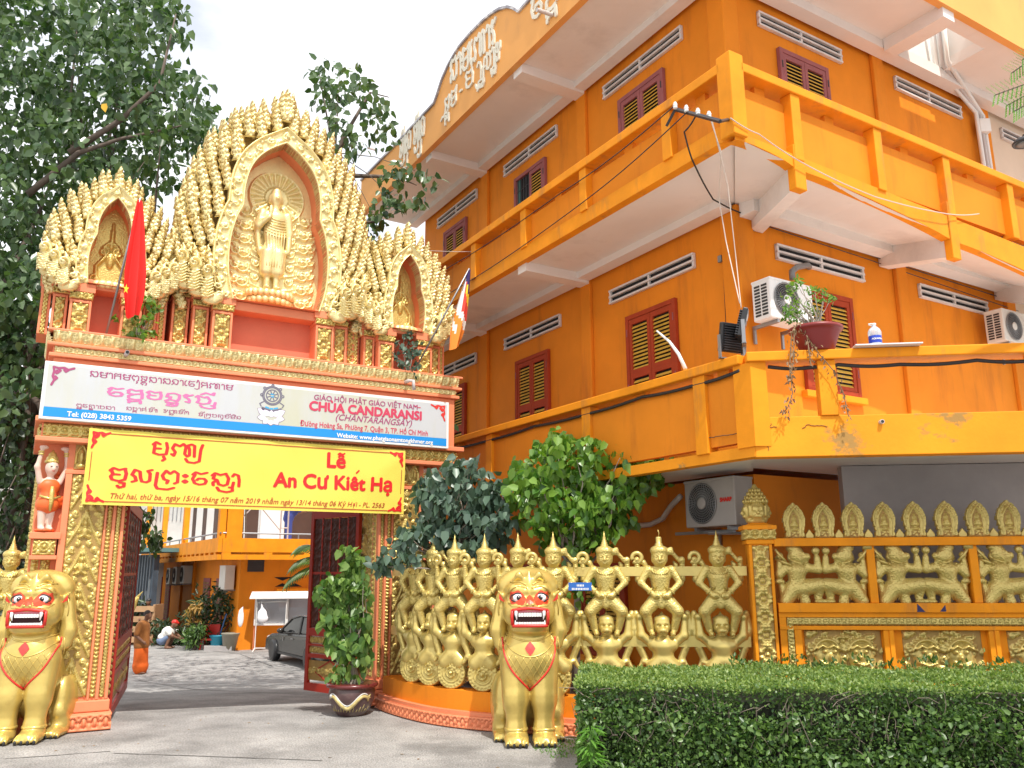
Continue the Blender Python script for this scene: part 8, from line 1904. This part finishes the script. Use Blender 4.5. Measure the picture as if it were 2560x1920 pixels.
# plants, pots, buckets along the wall
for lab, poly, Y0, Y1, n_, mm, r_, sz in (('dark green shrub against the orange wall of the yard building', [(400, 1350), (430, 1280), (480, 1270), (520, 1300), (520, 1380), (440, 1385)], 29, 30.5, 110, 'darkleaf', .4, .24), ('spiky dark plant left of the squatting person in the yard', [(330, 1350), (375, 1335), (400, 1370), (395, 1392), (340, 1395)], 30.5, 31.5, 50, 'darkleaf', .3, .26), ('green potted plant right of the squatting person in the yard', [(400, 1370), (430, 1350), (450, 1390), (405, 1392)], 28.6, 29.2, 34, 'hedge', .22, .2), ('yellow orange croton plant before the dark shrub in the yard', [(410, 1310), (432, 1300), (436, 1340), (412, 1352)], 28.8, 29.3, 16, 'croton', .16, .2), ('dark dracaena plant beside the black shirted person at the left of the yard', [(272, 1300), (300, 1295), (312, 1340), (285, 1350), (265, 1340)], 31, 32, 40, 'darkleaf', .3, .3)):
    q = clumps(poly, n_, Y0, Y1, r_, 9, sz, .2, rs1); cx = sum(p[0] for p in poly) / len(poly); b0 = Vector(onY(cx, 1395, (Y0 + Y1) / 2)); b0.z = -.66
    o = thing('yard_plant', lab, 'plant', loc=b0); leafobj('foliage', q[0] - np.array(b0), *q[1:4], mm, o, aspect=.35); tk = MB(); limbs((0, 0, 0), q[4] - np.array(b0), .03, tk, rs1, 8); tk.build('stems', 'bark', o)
def pot_(lab, px, py, r_, h_, mm, nm='flower_pot', cat='plant pot'):
    g0 = groundpt(px, py, 0); o = thing(nm, lab, cat, loc=g0); m_ = MB(); m_.lathe([(r_ * .75, 0), (r_, h_ * .9), (r_ * 1.05, h_ * .92), (r_ * 1.05, h_), (r_ * .92, h_), (r_ * .85, h_ * .8), (0, h_ * .8)], 18); m_.build('body', mm, o, True); m_ = MB(); m_.lathe([(r_ * .97, h_ * .91), (r_ * 1.08, h_ * .95), (r_ * 1.08, h_ * 1.01), (r_ * .95, h_ * 1.01)], 18); m_.build('rim', mm, o, True); return o
pot_('brown earthen pot under the green plant in the yard', 422, 1398, .36, .38, 'bark'); pot_('white flower pot right of the brown earthen pot', 440, 1400, .22, .3, 'white'); pot_('bright blue plastic bucket holding a long handled broom', 470, 1403, .28, .46, mat('blue_plastic', (.02, .30, .45), .4, var=.05), 'plastic_bucket', 'bucket'); pot_('lime green plastic tub behind the blue bucket', 472, 1394, .36, .5, mat('lime_plastic', (.12, .36, .02), .4, var=.05), 'plastic_tub', 'tub'); pot_('grey metal bin beside the corner of the orange yard building', 496, 1405, .28, .55, mat('grey_bin', (.3, .28, .22), .5, var=.2), 'metal_bin', 'bin'); pot_('white tall pot behind the squatting person', 381, 1388, .25, .45, 'white')
g0 = groundpt(452, 1403, 0); ch = thing('plastic_chair', 'red plastic chair standing between the pots and the blue bucket', 'chair', loc=g0); m_ = MB(); m_.box((-.25, -.2, .3), (.25, .2, .36)); m_.build('seat', 'red', ch); m_ = MB(); m_.box((-.25, .17, .36), (.25, .22, .8)); m_.build('backrest', 'red', ch)
for q in (-1, 1):
    for r_ in (-1, 1): m_ = MB(); m_.tube([(q * .22, r_ * .17, .3), (q * .25, r_ * .2, 0)], .03, 5); m_.build('leg', 'red', ch)
g0 = Vector(groundpt(470, 1402, 0)); br_ = MB(); br_.tube([g0 + Vector((.0, 0, .25)), g0 + Vector((.22, 0, 1.15))], .02, 6); so_ = br_.build('broom_handle', mat('blue_stick', (.08, .2, .5), .5, var=0)); tag(so_, 'blue broom stick leaning out of the blue bucket', 'broom')
g0 = Vector(groundpt(490, 1400, 0)); br_ = MB(); br_.tube([g0 + Vector((-.15, 0, .5)), g0 + Vector((.35, .2, 1.6))], .02, 6); br_.tube([g0 + Vector((-.22, 0, .25)), g0 + Vector((-.15, 0, .52))], [.09, .03], 6); so_ = br_.build('red_broom', 'redwood'); tag(so_, 'red broom leaning against the orange yard wall', 'broom')
sl_ = MB(); p_ = [groundpt(*q, 0) for q in ((440, 1407), (500, 1406), (500, 1399), (440, 1399))]; sl_.prism([(p[0], p[1]) for p in p_], -.66, -.52); so_ = sl_.build('concrete_kerb', 'grey'); tag(so_, 'low concrete kerb slab under the buckets in the yard', 'kerb')
g0 = Vector(onY(270, 1370, 30.6)); g0.z = -.66; wc = thing('wooden_crate', 'pale slatted wooden crate behind the monk', 'crate', loc=(float(onY(345, 1360, 31.2)[0]) + -.6, 31.2, -.66)); m_ = MB(); 
for z in (.1, .45, .8, 1.15): m_.box((-.5, -.4, z), (.5, -.36, z + .2))
m_.build('slats', mat('pale_wood', (.45, .27, .14), .7, var=.2), wc)
for q in (-1, 1): m_ = MB(); m_.box((q * .48 - .04, -.36, 0), (q * .48 + .04, .4, 1.4)); m_.build('side', mat('pale_wood_side', (.42, .25, .13), .7, var=.2), wc)
# golden naga at the left of the yard
ng = thing('naga_statue', 'yellow gold naga statue on a pale base beside the left gate leaf', 'statue', loc=tuple(np.array(groundpt(306 * 0 + 262, 1418, 0))))
V_ = [('c', (0, 0, 0), (0, 0, .9), .22, .16), ('c', (0, 0, .9), (.1, 0, 1.4), .16, .16), ('c', (.1, 0, 1.4), (.35, 0, 1.75), .15, .05), ('e', (.12, 0, 1.55), (.2, .12, .2))]; softobj('body', V_, .035, 'gold', ng, .06); m_ = MB()
for k in range(5): m_.tube([(.05 + .05 * k, 0, 1.45 + .06 * k), (.25 + .06 * k, 0, 1.55 + .1 * k)], [.05, .01], 5)
m_.build('crest', 'gold', ng)
# palm frond behind the right leaf and hanging bodhi twig at the upper left of the opening
pf = thing('palm_plant', 'palm with arching green fronds behind the open right gate leaf', 'palm', loc=tuple(np.array(groundpt(700, 1420, 0)) + np.array([.4, 0, 0]))); b0 = np.array(pf.location); P = []; D = []; N = []; S = []; st = MB()
for tip in ((628, 1250), (640, 1215), (650, 1180)):
    A0, A1 = Vector(b0 + np.array([0, 0, 2.6])), Vector(onY(*tip, float(b0[1]) - .3)); md = A0.lerp(A1, .55) + Vector((0, 0, .5)); pts = [A0.lerp(md, t).lerp(md.lerp(A1, t), t) for t in np.linspace(0, 1, 16)]; st.tube([p - Vector(b0) for p in pts], .02, 5)
    for i in range(2, 16):
        for q in (-1, 1): d = (pts[i] - pts[i - 1]).normalized(); P.append(tuple(pts[i] - Vector(b0))); D.append(tuple(d * .7 + Vector((0, q * .6, -.55)))); N.append((0, -.4, 1)); S.append(.55)
leafobj('fronds', P, D, N, S, 'hedge', pf, .13, .1); st.tube([(0, 0, 0), (.05, 0, 1.4), (0, 0, 2.65)], [.12, .1, .07], 8); st.build('trunk', 'bark', pf)
q = clumps([(288, 1105), (320, 1100), (335, 1140), (352, 1180), (330, 1192), (300, 1180)], 26, 14.6, 15.2, .16, 6, .13, 1, rs1); tb = thing('bodhi_tree', 'young bodhi tree whose hanging twig shows under the left end of the yellow banner', 'tree', loc=(-7.9, 15.2, gz(15.2))); b0 = np.array(tb.location); leafobj('crown', q[0] - b0, *q[1:4], 'bodhi', tb); tk = MB(); f0 = onY(285, 1090, 15) - b0; tk.tube([(0, 0, 0), (0, .1, 2), tuple(f0)], [.08, .06, .03], 7); limbs(tuple(f0), q[4] - b0, .02, tk, rs1, 14, .004, .1); tk.build('trunk', 'bark', tb)
# ================================================================== SMALL THINGS ON THE BUILDING
def pR(x, y, off): a = Rp(x, y, off); return MR(off) @ Vector((a[0], a[1], 0))
def pL(x, y, off): a = Lp(x, y, off); return ML(off) @ Vector((a[0], a[1], 0))
def pS(x, y, off): P = onpl(x, y, KT + np.array([math.sin(TS), -math.cos(TS), 0]) * off, TS); return Vector(P)
a = Rp(1668, 684, .55); ac_unit('white air conditioner with big fan on the wall above the flower pot', MR(.55) @ Matrix.Translation((a[0], a[1], 0)), .84, .56, .32, mat('white_ac_enamel', (.78, .78, .76), .4, var=.04, stain=((.4, .22, .1), 4, .63, .85, (1, 1, .4))))
a = Rp(2173, 734, .5); ac_unit('white air conditioner at the right picture edge above the terrace rail', MR(.5) @ Matrix.Translation((a[0], a[1], 0)), .84, .56, .32)
a = Lp(1482, 1141, .5); ac_unit('grey air conditioner hung under the terrace behind the gold figures', ML(.5) @ Matrix.Translation((a[0], a[1], 0)), .92, .62, .34, 'acgrey', brand=('SHARP', 'red'))
a = Lp(988, 1062, .4); ac_unit('air conditioner half hidden by the blue green shrub beside the gate', ML(.4) @ Matrix.Translation((a[0], a[1], 0)), .9, .6, .32)
t = MB(); P0 = pR(1712, 604, .3); t.tube([P0, P0 + Vector((0, 0, .12)), pR(1722, 577, .25), pR(1745, 573, .1), pR(1748, 577, .02)], .045, 8); so_ = t.build('insulated_pipe', 'grille', None, True); tag(so_, 'grey insulated pipe bending from the air conditioner into the white vent', 'pipe')
t = MB(); P0 = pL(1465, 1085, .2); t.tube([pL(1470, 1072, .3), pL(1448, 1095, .2), pL(1432, 1120, .12), pL(1405, 1133, .06), pL(1330, 1140, .05)], .04, 8); so_ = t.build('insulated_pipe', 'pvc', None, True); tag(so_, 'grey insulated pipe curving left from the air conditioner under the terrace', 'pipe')
t = MB(); t.box(tuple(Vector((-.6, -.02, 0))), (.5, .02, .05), ML(.3) @ Matrix.Translation((*Lp(1530, 1150, .3), 0))); t.tube([pL(1530, 1152, .5), pL(1605, 1152, .3)], .02, 6); so_ = t.build('steel_shelf_rail', 'metal'); tag(so_, 'loose steel angle bars below the grey air conditioner', 'steel bar')
# flower pot with half dried plant
PB_ = MSL @ Vector((.76, 4.252, -.08)); fp = thing('flower_pot', 'wide dark red plastic flower pot standing on the terrace rail', 'plant pot', loc=PB_)
m_ = MB(); m_.lathe([(.17, 0), (.18, .01), (.25, .2), (.275, .235), (.29, .24), (.292, .275), (.27, .275), (.24, .22), (0, .22)], 30); m_.build('bowl', mat('dark_red_plastic', (.22, .022, .02), .42, var=.08), fp, True)
m_ = MB(); m_.lathe([(0, .225), (.2, .232), (.24, .228)], 20); m_.build('soil', 'soil', fp)
pp = thing('potted_plant', 'green potted plant with dried brown vines trailing over the terrace edge', 'plant', loc=PB_ + Vector((0, 0, .225))); b0 = np.array(pp.location); y0 = float(b0[1])
q = clumps([(1690, 650), (1700, 620), (1725, 600), (1760, 625), (1800, 610), (1806, 640), (1780, 665), (1775, 700), (1730, 705), (1700, 690)], 40, y0 - .15, y0 + .15, .055, 9, .055, -.3, rs1); q2 = clumps([(1690, 640), (1705, 630), (1712, 690), (1695, 720)], 12, y0 - .25, y0 - .05, .04, 6, .05, .2, rs1)
P = [np.concatenate([u[i] for u in (q, q2)]) for i in range(4)]; leafobj('foliage', P[0] - b0, *P[1:], 'bright', pp, .5); tk = MB(); limbs((0, 0, 0), q[4] - b0, .012, tk, rs1, 22, .003, .03); tk.build('stems', 'palebark', pp)
vb = MB(); P = []; D = []; N = []; S = []
for ln, den in ((((1722, 700), (1710, 720), (1706, 790), (1712, 850), (1702, 880), (1690, 893)), 95), (((1716, 705), (1714, 780), (1703, 830)), 60), (((1735, 695), (1745, 730), (1770, 765), (1800, 800), (1822, 850), (1833, 900)), 80), (((1740, 700), (1748, 760), (1752, 790)), 25)):
    pts = [pS(x, y, .10) for x, y in ln]; vb.tube(pts, .006, 4); rp_ = [pts[0].lerp(pts[0], 0)]
    for k in range(den): i = rs1.randint(len(pts) - 1); p = pts[i].lerp(pts[i + 1], rs1.uniform()); P.append(tuple(p + Vector(rs1.normal(size=3) * .022))); D.append(rs1.normal(size=3) * .5 + np.array([0, 0, -1])); N.append(rs1.normal(size=3)); S.append(rs1.uniform(.03, .06))
vb.v = [tuple(Vector(p) - pp.location) for p in vb.v]; vb.build('dry_vines', 'dryleaf', pp); leafobj('dry_leaves', np.array(P) - b0, D, N, S, 'dryleaf', pp, .5)
# board with water bottle
m_ = MB(); m_.box((1.10, 4.253, -.24), (1.80, 4.268, .17), MSL); so_ = m_.build('white_board', mat('white_board', (.72, .70, .72), .5, var=.06), None, bevel=.004); tag(so_, 'thin white board lying across the terrace rail under the water bottle', 'board')
PW = MSL @ Vector((1.38, 4.269, -.05)); wb_ = thing('water_bottle', 'big clear water bottle with blue label and white handle on the white board', 'bottle', loc=PW)
m_ = MB(); m_.lathe([(.06, 0), (.07, .012), (.07, .05), (.066, .06), (.066, .13), (.07, .14), (.071, .18), (.06, .215), (.03, .245), (.022, .252), (.022, .262), (.0, .262)], 22); mm = mat('clear_plastic', (.82, .86, .9), .12, var=0); mm.node_tree.nodes['Principled BSDF'].inputs['Transmission Weight'].default_value = .55; m_.build('body', mm, wb_, True)
m_ = MB(); m_.lathe([(.0672, .05), (.069, .055), (.069, .135), (.0672, .14)], 22); m_.build('label_band', mat('bottle_blue', (.015, .05, .42), .35, var=.1, vscale=30), wb_, True)
t = latin('AQUAFINA', .026, .0012); t.v = [(.0705 * math.sin(x / .07), -.0705 * math.cos(x / .07) - z, .088 + y) for x, y, z in t.v]; t.build('lettering', 'white', wb_)
m_ = MB(); m_.lathe([(.024, .262), (.024, .285), (.0, .287)], 14); m_.tube([(-.02, 0, .26), (-.06, 0, .272), (-.058, 0, .28), (-.02, 0, .283)], .006, 5); m_.build('cap', 'white', wb_, True)
# floodlights on the corner
def flood(label, P, rz, tilt):
    o = thing('floodlight', label, 'floodlight', Matrix.Translation(P) @ Matrix.Rotation(rz, 4, 'Z'), 'floodlights on the terrace corner'); T = Matrix.Translation((0, 0, .26)) @ Matrix.Rotation(tilt, 4, 'X')
    m_ = MB(); m_.box((-.15, -.03, -.17), (.15, .03, .17), T); m_.build('housing', 'black', o, bevel=.012); m_ = MB()
    for k in range(11): m_.box((-.12, .031, -.15 + k * .028), (.12, .06, -.138 + k * .028), T)
    m_.build('cooling_fins', 'dmetal', o); m_ = MB(); m_.box((-.13, -.036, -.15), (.13, -.031, .15), T); m_.build('lens', mat('lamp_glass', (.25, .27, .28), .1, var=0), o); m_ = MB(); m_.box((-.17, -.02, 0), (-.155, .02, .28)); m_.box((.155, -.02, 0), (.17, .02, .28)); m_.box((-.17, -.025, -.0), (.17, .025, .012)); m_.build('bracket', 'metal', o)
Pc = Vector(W2(-1.45, -1.25, 4.252)); flood('black floodlight seen edge-on, standing tall on the terrace corner', Pc + Vector((.06, .0, .12)), rad(75), rad(15)); flood('black finned floodlight leaning left behind the taller one', Pc + Vector((-.06, .12, .0)), rad(205), rad(-12))
m_ = MB(); m_.tube([Pc + Vector((.06, 0, 0)), Pc + Vector((.06, 0, .14))], .02, 6); so_ = m_.build('floodlight_post', 'metal'); tag(so_, 'short metal stand under the taller floodlight', 'stand')
# white bent branch and pipe on the L rail
m_ = MB(); m_.tube([pL(1419, 715, 1.45), pL(1446, 738, 1.45), pL(1466, 765, 1.45), pL(1481, 797, 1.45)], [.012, .018, .022, .026], 7); so_ = m_.build('bent_branch', 'white', None, True); tag(so_, 'bent pale stick leaning on the terrace rail before the red shutters', 'stick')
m_ = MB(); m_.tube([pL(1385, 832, 1.52) , pL(1518, 793, 1.52)], .016, 6); so_ = m_.build('white_rod', 'white', None, True); tag(so_, 'thin white rod lying along the terrace rail', 'rod')
# insulator bracket and wires
ib_ = thingw('insulator_bracket', 'dark angle bracket with four white insulators on the upper balcony corner', 'bracket', tuple(pL(1500, 255, 1.75)))
b_ = [pL(1440, 272, 1.70), pL(1459, 236, 1.72), pL(1556, 262, 1.9)]; m_ = MB(); m_.tube(b_[:2], .022, 4); m_.tube(b_[1:], .026, 4); m_.tube([b_[2], pL(1575, 258, 1.5)], .02, 4); m_.build('angle_bar', 'dmetal', ib_)
ins = [(1459, 232), (1483, 239), (1508, 246), (1532, 253)]; tops = []
for x, y in ins:
    P = pL(x, y + 3, 1.8); m_ = MB(); m_.lathe([(a_ * .8, b_ * .8) for a_, b_ in [(.02, 0), (.034, .008), (.034, .03), (.024, .04), (.036, .05), (.036, .075), (.022, .09), (.026, .10), (.02, .112), (0, .114)]], 14, c=tuple(P)); m_.build('insulator', 'teeth', ib_, True); tops.append(P + Vector((0, 0, .05)))
def wire(pts, r, m, label, sag=0):
    P = [Vector(p) for p in pts]; Q = []
    for a_, b_ in zip(P[:-1], P[1:]):
        for i in range(8): t = i / 8; Q.append(a_.lerp(b_, t) + Vector((0, 0, -sag * math.sin(math.pi * t))))
    Q.append(P[-1]); mb = MB(); mb.tube(Q, r, 5); o = mb.build('cable', m, None, True); tag(o, label, 'cable'); return o
wire([tops[0], pL(1210, 418, 1.5), pL(930, 600, 1.5)], .008, 'cable', 'dark wire from the leftmost insulator along the upper balcony parapet', .06); wire([tops[1] - Vector((0, 0, .06)), pL(1235, 455, 1.5), pL(960, 640, 1.5)], .008, 'cable', 'lower dark wire running along the fascia of the upper balcony', .05)
wire([tops[2], pL(1478, 285, 1.7), pL(1495, 345, 1.5), pL(1540, 430, .6), pR(1628, 468, .05)], .011, 'cable', 'dark drop cable from the bracket down to the insulator rack', .03)
wire([tops[3], pL(1558, 330, 1.6), pL(1553, 430, 1.3), pL(1568, 520, 1.2), pL(1598, 655, 1.4)], .007, 'pcable', 'pale thin cable hanging from the bracket down to the floodlights', .0); wire([tops[3] + Vector((.02, 0, 0)), pL(1572, 400, 1.4), pL(1590, 560, 1.2), pL(1601, 665, 1.4)], .006, 'pcable', 'second pale cable hanging beside the first above the floodlights', 0)
wire([pR(1578, 255, 1.5), pR(1640, 290, 1.5), pR(1745, 358, 1.5), pR(1890, 425, 1.5), pR(2045, 462, 1.5), pR(2115, 462, 1.46)], .008, 'pcable', 'loose pale cable drooping along the right side of the upper balcony', .02)
wire([Vector(onY(918, 541, 15)), Vector(onY(1095, 540, 14.5))], .006, 'pcable', 'short pale wire crossing in front of the far upper balcony', .03)
wire([pR(1648, 470, .06), pR(1905, 560, .06), pR(2200, 655, .06)], .008, 'dmetal', 'upper of two thin wires stretched along the terrace wall', .0); wire([pR(1646, 485, .06), pR(1860, 555, .06), pR(2200, 672, .06)], .007, 'dmetal', 'lower of two thin wires stretched along the terrace wall', .0)
wire([ML(1.5) @ Vector((x, 4.075 - .03 * (i % 2), .012)) for i, x in enumerate((-9, -7.6, -6, -4.4, -3, -1.6, -.4, .6, 1.3))], .022, 'cable', 'thick black cable bundle tucked under the left terrace rail', .015); wire([MSL @ Vector((x, 4.09 - .02 * (i % 2), -.02)) for i, x in enumerate((.2, .7, .95, 1.6, 2.4, 3.0))], .022, 'cable', 'thick black cable bundle tucked under the right terrace rail', .02)
rk2 = thingw('insulator_rack', 'small dark insulator rack on the wall corner under the upper balcony', 'bracket', tuple(pR(1632, 480, .05))); m_ = MB(); P0, P1 = pR(1626, 458, .04), pR(1628, 497, .04); m_.tube([P0, P1], .02, 5)
m_.build('bar', 'dmetal', rk2)
for y in (463, 472, 481, 489): m_ = MB(); P = pR(1638, y, .09); m_.lathe([(.03, -.025), (.045, -.012), (.03, 0), (.045, .012), (.03, .025)], 10, c=tuple(P)); m_.build('insulator', 'dmetal', rk2, True)
bx = MB(); bx.box((-.035, -.05, 0), (.035, .05, .05), ML(0) @ Matrix.Translation((*Lp(1559, 560, 0), 0))); so_ = bx.build('switch_box', 'grille', None, bevel=.006); tag(so_, 'tiny grey switch box on the orange wall near the corner', 'switch box'); wire([pL(1562, 568, .02), pL(1565, 640, .02), pL(1570, 745, .02)], .005, 'cable', 'thin dark cord running down the wall from the switch box')
# drain pipes through the skylight
dpp = thingw('drain_pipes', 'bundle of three white drain pipes rising through the roof opening', 'pipes', W2(6.7, -.1, 7.3)); 
for k, a_ in enumerate((6.55, 6.67, 6.78)): m_ = MB(); m_.tube([W2(a_, -.12, 7.35), W2(a_ - .05, -.12, 10.3), W2(5.15 + k * .0, -.25 - .1 * k, 10.75), W2(5.1, -.3 - .1 * k, 11.6)], .04, 8); m_.build('pipe', 'white' if k != 1 else 'pvc', dpp, True)
m_ = MB(); P = W2(6.62, -.17, 10.05); m_.box((P[0] - .1, P[1] - .06, P[2] - .15), (P[0] + .1, P[1] + .06, P[2] + .12)); m_.build('junction_box', 'white', dpp, bevel=.01)
m_ = MB(); P = pS(1902, 912, 0); m_.tube([P + Vector((0, .05, 0)), P + Vector((0, -.05, 0))], .024, 10); so_ = m_.build('terrace_spout', 'pvc'); tag(so_, 'short drain spout in the terrace fascia below the water bottle', 'pipe'); m_ = MB(); m_.tube([P + Vector((0, -.051, 0)), P + Vector((0, -.053, 0))], .017, 10); m_.build('bore', 'black', so_)
# street lamp at the right edge
P = Vector(onY(2214, 308, 7.5)); sl2_ = thing('street_lamp', 'dark round street lamp head cut by the right picture edge', 'street lamp', loc=(P.x + 2.0, P.y, 0)); o_ = P - sl2_.location
m_ = MB(); m_.lathe([(.0, .05), (.05, .05), (.09, .03), (.115, .0), (.11, -.015), (.1, -.012), (0, -.01)], 20, c=tuple(o_)); m_.build('lamp_shade', 'dmetal', sl2_, True); m_ = MB(); m_.lathe([(.0, -.03), (.06, -.025), (.085, -.013), (0, -.012)], 16, c=tuple(o_)); m_.build('lens', 'grille', sl2_, True); m_ = MB(); m_.tube([(0, 0, 0), (0, 0, o_.z + .3), (o_.x * .5, 0, o_.z + .25), tuple(o_ + Vector((0, 0, .05)))], .04, 8); m_.build('post', 'dmetal', sl2_, True)
# cracks in the terrace plaster
def crack(pts, parent, planefn, r=.004):
    mb = MB(); Q = []
    for (x0, y0), (x1, y1) in zip(pts[:-1], pts[1:]):
        for i in range(5): t = i / 5; Q.append((x0 + (x1 - x0) * t + rng.uniform(-1.2, 1.2), y0 + (y1 - y0) * t + rng.uniform(-1.2, 1.2)))
    mb.tube([planefn(x, y, .004) for x, y in Q], r, 4); mb.build('plaster_crack', mat('crack_brown', (.12, .06, .03), .9, var=0), parent)
c1 = lambda x, y: ((1760 + x * .1808) * .86406, (860 + y * .1808) * .86406)
crack([c1(700, 1140), c1(800, 1130), c1(880, 1150), c1(1030, 1150)], ter, lambda x, y, o: pS(x, y, .008)); crack([c1(1365, 1170), c1(1430, 1115), c1(1560, 1130), c1(1740, 1140)], ter, lambda x, y, o: pS(x, y, .008)); crack([c1(930, 1090), c1(900, 1200), c1(915, 1280), c1(885, 1390), c1(890, 1500)], ter, lambda x, y, o: pS(x, y, .008), .003)
crack([c1(0, 1300), c1(160, 1285), c1(330, 1260), c1(480, 1235), c1(540, 1170), c1(650, 1140)], ter, lambda x, y, o: pL(x, y, 1.505), .005)
# litter on the forecourt
lt2 = []
n = 60; T = np.stack([rs2.uniform(-5, .2, n), rs2.uniform(6.3, 12, n), np.full(n, .004)], 1); D = rs2.normal(size=(n, 3)); D[:, 2] = np.abs(D[:, 2]) * .08; fl3 = leafobj('fallen_leaves', T, D, np.tile([0, 0, 1.0], (n, 1)) + rs2.normal(size=(n, 3)) * .1, rs2.uniform(.02, .05, n), 'dryleaf', None, .6, .1); tag(fl3, kind='stuff')
